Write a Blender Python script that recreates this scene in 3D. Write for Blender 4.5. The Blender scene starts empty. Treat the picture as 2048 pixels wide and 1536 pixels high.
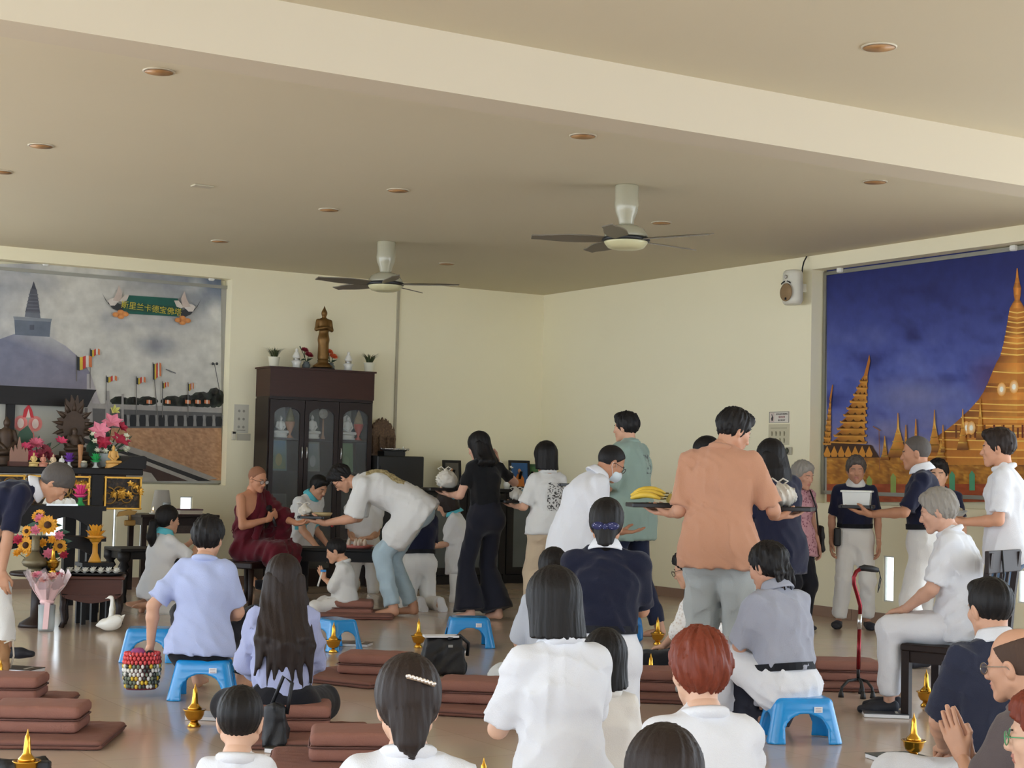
import bpy, math, random, time
import numpy as np
from mathutils import Vector, Matrix
random.seed(7); np.random.seed(7)
T0 = time.time()
SC = bpy.context.scene
COL = SC.collection

# ---------------------------------------------------------------- camera
FPX, PITCH, ROLL, YAW, EYE = 3255.0, 0.0536, 0.0235, -0.5515, 1.30
_cp, _sp, _c, _s = math.cos(PITCH), math.sin(PITCH), math.cos(ROLL), math.sin(ROLL)
CF = Vector((0, _cp, _sp))
_r, _u = Vector((1, 0, 0)), Vector((0, -_sp, _cp))
CR = _c*_r + _s*_u
CU = -_s*_r + _c*_u
cam = bpy.data.cameras.new('camera'); cam.sensor_width = 36.0; cam.lens = FPX/2048*36.0
cam.clip_start = 0.05; cam.clip_end = 300
camo = bpy.data.objects.new('camera', cam); COL.objects.link(camo)
camo.matrix_world = Matrix(((CR.x, CU.x, -CF.x, 0), (CR.y, CU.y, -CF.y, 0), (CR.z, CU.z, -CF.z, EYE), (0, 0, 0, 1)))
SC.camera = camo

# ---------------------------------------------------------------- sky and exposure
w = bpy.data.worlds.new('sky'); SC.world = w; w.use_nodes = True
_bg = w.node_tree.nodes['Background']
_bg.inputs[0].default_value = (0.80, 0.91, 1.03, 1); _bg.inputs[1].default_value = 1.0
sun = bpy.data.lights.new('sun', 'SUN'); sun.energy = 2.6; sun.angle = 0.03; sun.color = (1.0, 0.98, 0.96)
suno = bpy.data.objects.new('sun', sun); COL.objects.link(suno); suno.rotation_euler = (math.radians(14), math.radians(-12), 0)
SC.view_settings.view_transform = 'Standard'; SC.view_settings.look = 'None'
SC.view_settings.gamma = 1.0; SC.view_settings.use_curve_mapping = False
SC.view_settings.exposure = 2.1
try:
    SC.cycles.max_bounces = 7; SC.cycles.diffuse_bounces = 5; SC.cycles.glossy_bounces = 2
    SC.cycles.transparent_max_bounces = 8; SC.cycles.sample_clamp_indirect = 6.0
    SC.cycles.use_denoising = True; SC.cycles.use_adaptive_sampling = True; SC.cycles.adaptive_threshold = 0.05
except Exception: pass

# ---------------------------------------------------------------- places in the hall
def ray(px, py): return CF + CR*((px-1024)/FPX) + CU*((768-py)/FPX)
def at(px, py, d): return Vector((0, 0, EYE)) + ray(px, py)*d          # d = distance along the view axis
def onz(px, py, z=0.0):
    r = ray(px, py); return Vector((0, 0, EYE)) + r*((z-EYE)/r.z)
def floor_d(d, px):                                                     # floor point straight below the ray, at depth d
    p = at(px, 900, d); return Vector((p.x, p.y, 0))
cy, sy = math.cos(YAW), math.sin(YAW)
RX, RY = Vector((cy, -sy, 0)), Vector((sy, cy, 0))       # along the mural wall (to the right), along the side wall (away)
CEIL = 3.45
_rc = ray(1088, 590.5); CORNER = Vector((0, 0, EYE)) + _rc*((CEIL-EYE)/_rc.z); CORNER.z = 0
def hitplane(px, py, p0, n):
    r = ray(px, py); o = Vector((0, 0, EYE)); t = (p0-o).dot(n)/r.dot(n); return o + r*t
def onL(px, py, out=0.0):          # -> (u from the corner leftwards, z) on the mural wall, 'out' metres in front of it
    p = hitplane(px, py, CORNER - RY*out, RY); return (-(p-CORNER).dot(RX), p.z)
def onR(px, py, out=0.0):          # -> (u from the corner towards the viewer, z) on the side wall
    p = hitplane(px, py, CORNER - RX*out, RX); return (-(p-CORNER).dot(RY), p.z)
def L(u, out, z): return CORNER - RX*u - RY*out + Vector((0, 0, z))
def R(u, out, z): return CORNER - RY*u - RX*out + Vector((0, 0, z))
ANG_L = math.atan2(RX.y, RX.x)     # rotation of furniture standing against the mural wall (local +x right, -y towards the room)
ANG_R = ANG_L - math.pi/2          # the same for the side wall

# ---------------------------------------------------------------- materials
def lin(c):
    return tuple(((v/255)/12.92 if v/255 <= 0.04045 else ((v/255+0.055)/1.055)**2.4) for v in c[:3])
MATS = {}
def mat(name, col, rough=0.6, metal=0.0, var=0.08, vscale=8.0, bump=0.0, bscale=60.0, spec=0.5, stretch=None, sss=0.0, coat=0.0, alpha=1.0, trans=0.0, emit=None, sheen=0.0):
    if name in MATS: return MATS[name]
    m = bpy.data.materials.new(name); m.use_nodes = True; nt = m.node_tree; n = nt.nodes; b = n['Principled BSDF']
    c = lin(col)
    b.inputs['Base Color'].default_value = (*c, 1); b.inputs['Roughness'].default_value = rough; b.inputs['Metallic'].default_value = metal
    b.inputs['Specular IOR Level'].default_value = spec
    if sheen: b.inputs['Sheen Weight'].default_value = sheen
    if coat: b.inputs['Coat Weight'].default_value = coat; b.inputs['Coat Roughness'].default_value = 0.15
    if sss: b.inputs['Subsurface Weight'].default_value = sss; b.inputs['Subsurface Radius'].default_value = (0.02, 0.008, 0.004)
    if alpha < 1: b.inputs['Alpha'].default_value = alpha
    if trans: b.inputs['Transmission Weight'].default_value = trans
    if emit: b.inputs['Emission Color'].default_value = (*lin(emit[0]), 1); b.inputs['Emission Strength'].default_value = emit[1]
    if var or bump:
        tc = n.new('ShaderNodeTexCoord'); src = tc.outputs['Object']
        if stretch:
            mp = n.new('ShaderNodeMapping'); mp.inputs['Scale'].default_value = stretch; nt.links.new(src, mp.inputs[0]); src = mp.outputs[0]
    if var:
        nz = n.new('ShaderNodeTexNoise'); nz.inputs['Scale'].default_value = vscale; nz.inputs['Detail'].default_value = 4
        nt.links.new(src, nz.inputs['Vector'])
        mx = n.new('ShaderNodeMix'); mx.data_type = 'RGBA'
        mx.inputs[6].default_value = (*[max(0, v*(1-var)) for v in c], 1); mx.inputs[7].default_value = (*[min(1, v*(1+var)) for v in c], 1)
        nt.links.new(nz.outputs['Fac'], mx.inputs[0]); nt.links.new(mx.outputs[2], b.inputs['Base Color'])
    if bump:
        nb = n.new('ShaderNodeTexNoise'); nb.inputs['Scale'].default_value = bscale; nb.inputs['Detail'].default_value = 3
        nt.links.new(src, nb.inputs['Vector'])
        bp = n.new('ShaderNodeBump'); bp.inputs['Strength'].default_value = bump; bp.inputs['Distance'].default_value = 0.01
        nt.links.new(nb.outputs['Fac'], bp.inputs['Height']); nt.links.new(bp.outputs['Normal'], b.inputs['Normal'])
    MATS[name] = m; return m
def ramp_mat(name, cols, scale=20, rough=0.6, kind='noise', stretch=None, metal=0.0, sharp=False, bump=0.0):
    """pattern of several colours: cols = [(pos, rgb)...] over a noise / voronoi field"""
    if name in MATS: return MATS[name]
    m = bpy.data.materials.new(name); m.use_nodes = True; nt = m.node_tree; n = nt.nodes; b = n['Principled BSDF']
    b.inputs['Roughness'].default_value = rough; b.inputs['Metallic'].default_value = metal
    tc = n.new('ShaderNodeTexCoord'); src = tc.outputs['Object']
    if stretch:
        mp = n.new('ShaderNodeMapping'); mp.inputs['Scale'].default_value = stretch; nt.links.new(src, mp.inputs[0]); src = mp.outputs[0]
    if kind == 'voronoi':
        t = n.new('ShaderNodeTexVoronoi'); o = t.outputs['Distance']
    elif kind == 'cells':
        t = n.new('ShaderNodeTexVoronoi'); o = t.outputs['Color']
    else:
        t = n.new('ShaderNodeTexNoise'); t.inputs['Detail'].default_value = 5; o = t.outputs['Fac']
    t.inputs['Scale'].default_value = scale; nt.links.new(src, t.inputs['Vector'])
    r = n.new('ShaderNodeValToRGB'); e = r.color_ramp.elements
    if sharp: r.color_ramp.interpolation = 'CONSTANT'
    while len(e) < len(cols): e.new(0.5)
    for i, (p, c) in enumerate(cols): e[i].position = p; e[i].color = (*lin(c), 1)
    nt.links.new(o, r.inputs[0]); nt.links.new(r.outputs[0], b.inputs['Base Color'])
    if bump:
        bp = n.new('ShaderNodeBump'); bp.inputs['Strength'].default_value = bump; bp.inputs['Distance'].default_value = 0.01
        nt.links.new(o, bp.inputs['Height']); nt.links.new(bp.outputs['Normal'], b.inputs['Normal'])
    MATS[name] = m; return m
def clear_mat(name, col=(235, 240, 240), amount=0.12, rough=0.05):
    """thin clear glass or film: mostly see-through with a glossy skin"""
    if name in MATS: return MATS[name]
    m = bpy.data.materials.new(name); m.use_nodes = True; nt = m.node_tree; n = nt.nodes; n.remove(n['Principled BSDF'])
    t = n.new('ShaderNodeBsdfTransparent'); t.inputs[0].default_value = (0.97, 0.98, 0.98, 1)
    g = n.new('ShaderNodeBsdfPrincipled'); g.inputs['Base Color'].default_value = (*lin(col), 1); g.inputs['Roughness'].default_value = rough
    fr = n.new('ShaderNodeFresnel'); fr.inputs[0].default_value = 1.35
    ad = n.new('ShaderNodeMath'); ad.operation = 'ADD'; ad.inputs[1].default_value = amount; ad.use_clamp = True
    nt.links.new(fr.outputs[0], ad.inputs[0])
    mx = n.new('ShaderNodeMixShader'); nt.links.new(ad.outputs[0], mx.inputs[0]); nt.links.new(t.outputs[0], mx.inputs[1]); nt.links.new(g.outputs[0], mx.inputs[2])
    nt.links.new(mx.outputs[0], n['Material Output'].inputs[0]); MATS[name] = m; return m
def print_mat(name, rough=0.5):
    """flat print: colours carried by the sheet's own colour attribute, with a little printed grain"""
    if name in MATS: return MATS[name]
    m = bpy.data.materials.new(name); m.use_nodes = True; nt = m.node_tree; n = nt.nodes; b = n['Principled BSDF']
    b.inputs['Roughness'].default_value = rough; b.inputs['Specular IOR Level'].default_value = 0.3
    a = n.new('ShaderNodeVertexColor'); a.layer_name = 'Col'
    tc = n.new('ShaderNodeTexCoord'); nz = n.new('ShaderNodeTexNoise'); nz.inputs['Scale'].default_value = 9; nz.inputs['Detail'].default_value = 8
    nt.links.new(tc.outputs['Object'], nz.inputs['Vector'])
    mr = n.new('ShaderNodeMapRange'); mr.inputs[3].default_value = 0.72; mr.inputs[4].default_value = 1.28; nt.links.new(nz.outputs['Fac'], mr.inputs[0])
    mx = n.new('ShaderNodeVectorMath'); mx.operation = 'SCALE'; nt.links.new(a.outputs[0], mx.inputs[0]); nt.links.new(mr.outputs[0], mx.inputs['Scale'])
    nt.links.new(mx.outputs[0], b.inputs['Base Color']); MATS[name] = m; return m

# ---------------------------------------------------------------- objects
def tag(o, label, cat, group=None, kind=None):
    if label: o['label'] = label
    if cat: o['category'] = cat
    if group: o['group'] = group
    if kind: o['kind'] = kind
    return o
def empty(name, loc, rz=0.0, label=None, cat=None, group=None):
    o = bpy.data.objects.new(name, None); COL.objects.link(o); o.location = loc; o.rotation_euler = (0, 0, rz); o.empty_display_size = 0.1
    return tag(o, label, cat, group)
def link(name, me, parent=None, loc=None, rz=None):
    o = bpy.data.objects.new(name, me); COL.objects.link(o)
    if parent is not None: o.parent = parent
    if loc is not None: o.location = loc
    if rz is not None: o.rotation_euler = (0, 0, rz)
    return o
def copy_tree(o, parent=None):
    c = o.copy(); COL.objects.link(c); c.parent = parent
    for ch in list(o.children): copy_tree(ch, c)
    return c

class MB:
    """collects simple shapes into one mesh"""
    def __init__(s): s.v = []; s.f = []; s.m = []; s.sm = []
    def add(s, vs, fs, mi=0, smooth=False):
        k = len(s.v); s.v += [tuple(v) for v in vs]; s.f += [tuple(i+k for i in f) for f in fs]; s.m += [mi]*len(fs); s.sm += [smooth]*len(fs); return s
    def box(s, c, d, rz=0.0, mi=0, top=1.0, M=None, bev=0.0):
        cx, cy_, cz = c; hx, hy, hz = d[0]/2, d[1]/2, d[2]/2
        if bev > 0:
            b = min(bev, hx*.9, hy*.9, hz*.9); vs = []
            for (x, y, z) in ((hx-b, hy-b, -hz), (hx, hy, -hz+b), (hx, hy, hz-b), (hx-b, hy-b, hz)):
                q = b
                if x == hx: vs += [(-x+q, -y, z), (x-q, -y, z), (x, -y+q, z), (x, y-q, z), (x-q, y, z), (-x+q, y, z), (-x, y-q, z), (-x, -y+q, z)]
                else: vs += [(-x, -y, z), (x, -y, z), (x, -y, z), (x, y, z), (x, y, z), (-x, y, z), (-x, y, z), (-x, -y, z)]
            fs = [(7, 6, 5, 4, 3, 2, 1, 0), (24, 25, 26, 27, 28, 29, 30, 31)]
            for r in range(3):
                for i in range(8): j = (i+1) % 8; fs.append((r*8+i, r*8+j, r*8+8+j, r*8+8+i))
        else:
            vs = [(-hx, -hy, -hz), (hx, -hy, -hz), (hx, hy, -hz), (-hx, hy, -hz), (-hx*top, -hy*top, hz), (hx*top, -hy*top, hz), (hx*top, hy*top, hz), (-hx*top, hy*top, hz)]
            fs = [(3, 2, 1, 0), (4, 5, 6, 7), (0, 1, 5, 4), (1, 2, 6, 5), (2, 3, 7, 6), (3, 0, 4, 7)]
        ca, sa = math.cos(rz), math.sin(rz); out = []
        for x, y, z in vs:
            p = Vector((x*ca-y*sa, x*sa+y*ca, z))
            if M: p = M @ p
            out.append((p.x+cx, p.y+cy_, p.z+cz))
        return s.add(out, fs, mi)
    def lathe(s, prof, c=(0, 0, 0), n=20, mi=0, M=None, sx=1.0, sy_=1.0, smooth=True):
        vs = []; fs = []
        for r, z in prof:
            for i in range(n):
                a = 2*math.pi*i/n; p = Vector((r*math.cos(a)*sx, r*math.sin(a)*sy_, z))
                if M: p = M @ p
                vs.append((p.x+c[0], p.y+c[1], p.z+c[2]))
        for k in range(len(prof)-1):
            for i in range(n): j = (i+1) % n; fs.append((k*n+i, k*n+j, (k+1)*n+j, (k+1)*n+i))
        if prof[0][0] > 1e-5: fs.append(tuple(range(n-1, -1, -1)))
        if prof[-1][0] > 1e-5: fs.append(tuple((len(prof)-1)*n+i for i in range(n)))
        return s.add(vs, fs, mi, smooth)
    def tube(s, pts, r, n=8, mi=0, closed=False, smooth=True):
        pts = [Vector(p) for p in pts]; rs = r if isinstance(r, (list, tuple)) else [r]*len(pts)
        vs = []; fs = []; prev = None; N = len(pts)
        for i, p in enumerate(pts):
            if closed: t = pts[(i+1) % N]-pts[i-1]
            else: t = pts[min(i+1, N-1)]-pts[max(i-1, 0)]
            t = t.normalized() if t.length > 1e-9 else Vector((0, 0, 1))
            if prev is None: a = t.orthogonal().normalized()
            else:
                a = prev-t*prev.dot(t); a = a.normalized() if a.length > 1e-6 else t.orthogonal().normalized()
            prev = a; b = t.cross(a)
            for k in range(n):
                q = 2*math.pi*k/n; vs.append(p+(a*math.cos(q)+b*math.sin(q))*rs[i])
        for i in range(N if closed else N-1):
            j = (i+1) % N
            for k in range(n): l = (k+1) % n; fs.append((i*n+k, i*n+l, j*n+l, j*n+k))
        if not closed: fs.append(tuple(range(n-1, -1, -1))); fs.append(tuple((N-1)*n+k for k in range(n)))
        return s.add(vs, fs, mi, smooth)
    def ball(s, c, r, n=10, m=7, mi=0, M=None):
        rx, ry, rz = (r, r, r) if not isinstance(r, (tuple, list)) else r
        vs = []; fs = []
        for i in range(m+1):
            t = math.pi*i/m-math.pi/2
            for k in range(n):
                a = 2*math.pi*k/n; p = Vector((rx*math.cos(t)*math.cos(a), ry*math.cos(t)*math.sin(a), rz*math.sin(t)))
                if M: p = M @ p
                vs.append((p.x+c[0], p.y+c[1], p.z+c[2]))
        for i in range(m):
            for k in range(n): l = (k+1) % n; fs.append((i*n+k, i*n+l, (i+1)*n+l, (i+1)*n+k))
        return s.add(vs, fs, mi, True)
    def prism(s, poly, axis='y', t=0.02, c=(0, 0, 0), mi=0):
        """2-D outline (x,z) extruded by t along y, centred"""
        n = len(poly); vs = []
        for y in (-t/2, t/2):
            for x, z in poly: vs.append((x+c[0], y+c[1], z+c[2]) if axis == 'y' else ((y+c[0], x+c[1], z+c[2]) if axis == 'x' else (x+c[0], z+c[1], y+c[2])))
        fs = [tuple(range(n)), tuple(range(2*n-1, n-1, -1))]
        for i in range(n): j = (i+1) % n; fs.append((i, i+n, j+n, j))
        return s.add(vs, fs, mi)
    def mesh(s, name, mats):
        me = bpy.data.meshes.new(name); me.from_pydata(s.v, [], s.f)
        for m in (mats if isinstance(mats, (list, tuple)) else [mats]): me.materials.append(m)
        me.polygons.foreach_set('material_index', s.m); me.polygons.foreach_set('use_smooth', s.sm); me.update(); return me
    def obj(s, name, mats, parent=None, loc=None, rz=None): return link(name, s.mesh(name, mats), parent, loc, rz)
def pt_on(o, v):   # local point of an unrotated-parent thing -> world
    return Matrix.Translation(o.location) @ Matrix.Rotation(o.rotation_euler[2], 4, 'Z') @ Vector(v)

class Sheet:
    """flat print: coloured polygons in the (x,z) plane, each layer a hair in front of the last"""
    def __init__(s): s.v = []; s.f = []; s.c = []; s.k = 0
    def poly(s, pts, col, cols=None, step=True):
        if step: s.k += 1
        n = len(s.v); y = -0.0006*s.k
        for i, (x, z) in enumerate(pts): s.v.append((x, y, z)); s.c.append((*lin(cols[i] if cols else col), 1))
        s.f.append(tuple(range(n, n+len(pts)))); return s
    def quad(s, x0, z0, x1, z1, col, cols=None, step=True): return s.poly([(x0, z0), (x1, z0), (x1, z1), (x0, z1)], col, cols, step)
    def disc(s, x, z, rx, rz, col, n=14, edge=None, step=True):
        if step: s.k += 1
        k = len(s.v); y = -0.0006*s.k; s.v.append((x, y, z)); s.c.append((*lin(col), 1))
        for i in range(n): a = 2*math.pi*i/n; s.v.append((x+rx*math.cos(a), y, z+rz*math.sin(a))); s.c.append((*lin(edge or col), 1))
        for i in range(n): s.f.append((k, k+1+i, k+1+(i+1) % n))
        return s
    def line(s, p, q, w_, col, step=True):
        d = Vector((q[0]-p[0], q[1]-p[1])); d.normalize(); nx, nz = -d.y*w_/2, d.x*w_/2
        return s.poly([(p[0]+nx, p[1]+nz), (p[0]-nx, p[1]-nz), (q[0]-nx, q[1]-nz), (q[0]+nx, q[1]+nz)], col, None, step)
    def obj(s, name, parent=None, loc=None, rz=None, m=None):
        me = bpy.data.meshes.new(name); me.from_pydata(s.v, [], s.f)
        ca = me.color_attributes.new('Col', 'FLOAT_COLOR', 'POINT'); ca.data.foreach_set('color', np.array(s.c, dtype=np.float32).ravel())
        me.materials.append(m or print_mat('print')); return link(name, me, parent, loc, rz)
def text_mesh(name, txt, size, m, parent=None, loc=(0, 0, 0), rot=(0, 0, 0), extrude=0.0004, align='CENTER'):
    cu = bpy.data.curves.new(name, 'FONT'); cu.body = txt; cu.size = size; cu.align_x = align; cu.align_y = 'CENTER'; cu.extrude = extrude; cu.resolution_u = 2
    t = bpy.data.objects.new(name+'_tmp', cu); COL.objects.link(t)
    dg = bpy.context.evaluated_depsgraph_get(); me = bpy.data.meshes.new_from_object(t.evaluated_get(dg)); bpy.data.objects.remove(t)
    me.materials.clear(); me.materials.append(m)
    o = link(name, me, parent, loc); o.rotation_euler = rot; return o

# ================================================================ the hall
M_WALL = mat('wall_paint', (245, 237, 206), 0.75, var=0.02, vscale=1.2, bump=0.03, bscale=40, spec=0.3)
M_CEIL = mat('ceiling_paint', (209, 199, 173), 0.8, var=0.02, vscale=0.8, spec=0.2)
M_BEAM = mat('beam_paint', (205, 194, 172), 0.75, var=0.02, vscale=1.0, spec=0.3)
def floor_mat():
    m = bpy.data.materials.new('floor_tiles'); m.use_nodes = True; nt = m.node_tree; n = nt.nodes; b = n['Principled BSDF']
    tc = n.new('ShaderNodeTexCoord')
    br = n.new('ShaderNodeTexBrick'); br.offset = 0.0; br.inputs['Scale'].default_value = 1.0
    br.inputs['Brick Width'].default_value = 0.6; br.inputs['Row Height'].default_value = 0.6; br.inputs['Mortar Size'].default_value = 0.004
    br.inputs['Color1'].default_value = (*lin((204, 184, 166)), 1); br.inputs['Color2'].default_value = (*lin((199, 178, 160)), 1); br.inputs['Mortar'].default_value = (*lin((190, 170, 152)), 1)
    nt.links.new(tc.outputs['Object'], br.inputs['Vector'])
    nz = n.new('ShaderNodeTexNoise'); nz.inputs['Scale'].default_value = 3; nz.inputs['Detail'].default_value = 6; nt.links.new(tc.outputs['Object'], nz.inputs['Vector'])
    mx = n.new('ShaderNodeMix'); mx.data_type = 'RGBA'; mx.blend_type = 'MULTIPLY'; mx.inputs[0].default_value = 0.12
    nt.links.new(br.outputs['Color'], mx.inputs[6]); nt.links.new(nz.outputs['Color'], mx.inputs[7]); nt.links.new(mx.outputs[2], b.inputs['Base Color'])
    b.inputs['Roughness'].default_value = 0.16; b.inputs['Specular IOR Level'].default_value = 0.7
    return m
def room_frame(o): o.location = CORNER; o.rotation_euler = (0, 0, ANG_L); return o     # local x = RX (right), y = RY (away)
def struct(name, mb, m, parent=None):
    o = mb.obj(name, m, parent)
    if parent is None: room_frame(o); o['kind'] = 'structure'
    return o
# extents in room coordinates: x from -XL..0 , y from -YR..0
XL, YR, TH, REC = 15, 24, 0.30, 0.20
struct('floor', MB().box((-XL/2+0.2, -YR/2-1.5, -0.1), (XL+0.4, YR+3.6, 0.2)), floor_mat())
g = MB().box((0, 0, -0.35), (140, 140, 0.1)).obj('ground', mat('outside_paving', (196, 198, 198), 0.9, var=0.1, vscale=0.6)); g['kind'] = 'structure'
# beam position from the photograph
def ceil_y(px, py, z): p = onz(px, py, z); return (p-CORNER).dot(RY)
Y_BEAM = ceil_y(1024, 87, CEIL)
_r = ray(1024, 205); _o = Vector((0, 0, EYE)); _t = ((CORNER+RY*Y_BEAM)-_o).dot(RY)/_r.dot(RY); Z_BEAM = (_o+_r*_t).z
Y_BEAM2 = ceil_y(1024, 234, Z_BEAM)
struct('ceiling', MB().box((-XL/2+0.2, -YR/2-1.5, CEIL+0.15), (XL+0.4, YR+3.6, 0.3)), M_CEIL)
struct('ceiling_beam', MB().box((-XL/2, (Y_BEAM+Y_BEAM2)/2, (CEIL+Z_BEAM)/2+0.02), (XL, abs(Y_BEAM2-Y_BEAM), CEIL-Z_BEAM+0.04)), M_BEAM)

def wall_with_holes(u0, u1, z0, z1, holes, d0, d1, side):
    """boxes filling the rectangle u0..u1 x z0..z1 minus the holes, from d0 to d1 behind the wall face"""
    us = sorted({u0, u1, *[h[0] for h in holes], *[h[1] for h in holes]}); mb = MB()
    us = [u for u in us if u0 <= u <= u1]
    for a, b in zip(us[:-1], us[1:]):
        if b-a < 1e-4: continue
        m = (a+b)/2; hs = sorted([(h[2], h[3]) for h in holes if h[0] <= m <= h[1]]); z = z0
        for h0, h1 in hs+[(z1, z1)]:
            if h0 > z+1e-4:
                c = -(a+b)/2
                if side == 'L': mb.box((c, (d0+d1)/2, (z+h0)/2), (b-a, d1-d0, h0-z))
                else: mb.box(((d0+d1)/2, c, (z+h0)/2), (d1-d0, b-a, h0-z))
            z = max(z, h1)
    return mb
def rect(f, x0, y0, x1, y1):
    a = f(x0, (y0+y1)/2); b = f(x1, (y0+y1)/2); c = f((x0+x1)/2, y0); d = f((x0+x1)/2, y1)
    return (min(a[0], b[0]), max(a[0], b[0]), min(c[1], d[1]), max(c[1], d[1]))
# --- mural wall on the left
RL0 = onL(460, 700)[0]; ZL_TOP = onL(440, 556)[1]; ZL_SILL = onL(400, 970)[1]
UL_END = 8.2
recL = (RL0, UL_END, ZL_SILL, ZL_TOP)
winL = [rect(onL, 360, 993, 385, 1021), rect(onL, 225, 1012, 232, 1130), rect(onL, 279, 1025, 288, 1112), rect(onL, 92, 990, 142, 1074)]
def splay(ws, k=0.3): return [(a-k, b+k, max(0.02, c-0.1), d+0.06) for a, b, c, d in ws]
def merge(p, q): p.add(q.v, q.f); return p
struct('wall_left', merge(wall_with_holes(0, UL_END, 0, CEIL, [recL]+winL, 0, 0.05, 'L'), wall_with_holes(0, UL_END, 0, CEIL, [recL]+[(3.6, UL_END-0.3, 0.3, ZL_SILL-0.03)], 0.05, TH, 'L')), M_WALL)
struct('wall_left_recess', wall_with_holes(RL0-0.1, UL_END, ZL_SILL-0.1, ZL_TOP+0.1, [], REC, TH+0.05, 'L'), M_WALL)
# --- side wall on the right
UR0 = onR(1622, 700)[0]; ZR_TOP = onR(1640, 537)[1]; ZR_SILL = onR(1650, 1006)[1]; UR_END = 8.8
recR = (UR0, UR_END, ZR_SILL, ZR_TOP)
winR = [rect(onR, 1766, 1112, 1787, 1204), rect(onR, 2034, 1140, 2075, 1208)]
struct('wall_right', merge(wall_with_holes(0, UR_END, 0, CEIL, [recR]+winR, 0, 0.05, 'R'), wall_with_holes(0, UR_END, 0, CEIL, [recR]+splay(winR), 0.05, TH, 'R')), M_WALL)
struct('wall_right_recess', wall_with_holes(UR0-0.1, UR_END, ZR_SILL-0.1, ZR_TOP+0.1, [], REC, TH+0.05, 'R'), M_WALL)
# --- glass in the slots
M_GLASS = clear_mat('window_glass', amount=0.03)
M_FRAME = mat('window_frame', (225, 225, 220), 0.4)
for i, (h, sd) in enumerate([(q, 'L') for q in winL]+[(q, 'R') for q in winR]):
    du, dz, cu_, cz = h[1]-h[0], h[3]-h[2], -(h[0]+h[1])/2, (h[2]+h[3])/2
    def bx(mb, u, z, a, b, t=0.03, y=0.03):
        return mb.box((u, y, z), (a, t, b)) if sd == 'L' else mb.box((y, u, z), (t, a, b))
    o = struct('window_%d' % (i+1), bx(MB(), cu_, cz, du, dz, 0.006), M_GLASS)
    f = MB(); w_ = 0.012
    bx(f, cu_-du/2+w_/2, cz, w_, dz); bx(f, cu_+du/2-w_/2, cz, w_, dz); bx(f, cu_, h[2]+w_/2, du, w_); bx(f, cu_, h[3]-w_/2, du, w_)
    f.obj('window_frame', M_FRAME, o)
# --- skirting tiles
M_SKIRT = mat('skirting_tile', (150, 122, 105), 0.3, var=0.06, vscale=4)
M_JOINT = mat('skirting_joint', (110, 90, 78), 0.8)
def skirting(name, ulen, sd):
    mb = MB()
    if sd == 'L': mb.box((-ulen/2, -0.004, 0.05), (ulen, 0.008, 0.098))
    else: mb.box((-0.004, -ulen/2, 0.05), (0.008, ulen, 0.098))
    o = struct(name, mb, M_JOINT); me = None; n = int(ulen/0.6)
    for i in range(n):
        u = -(i+0.5)*0.6
        if me is None: me = MB().box((0, 0, 0), (0.594, 0.012, 0.1)).mesh('tile', M_SKIRT)
        t = link('tile', me, o)
        if sd == 'L': t.location = (u, -0.006, 0.05)
        else: t.location = (-0.006, u, 0.05); t.rotation_euler = (0, 0, math.pi/2)
skirting('baseboard_left', UL_END-0.1, 'L'); skirting('baseboard_right', UR_END-0.1, 'R')

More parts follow.
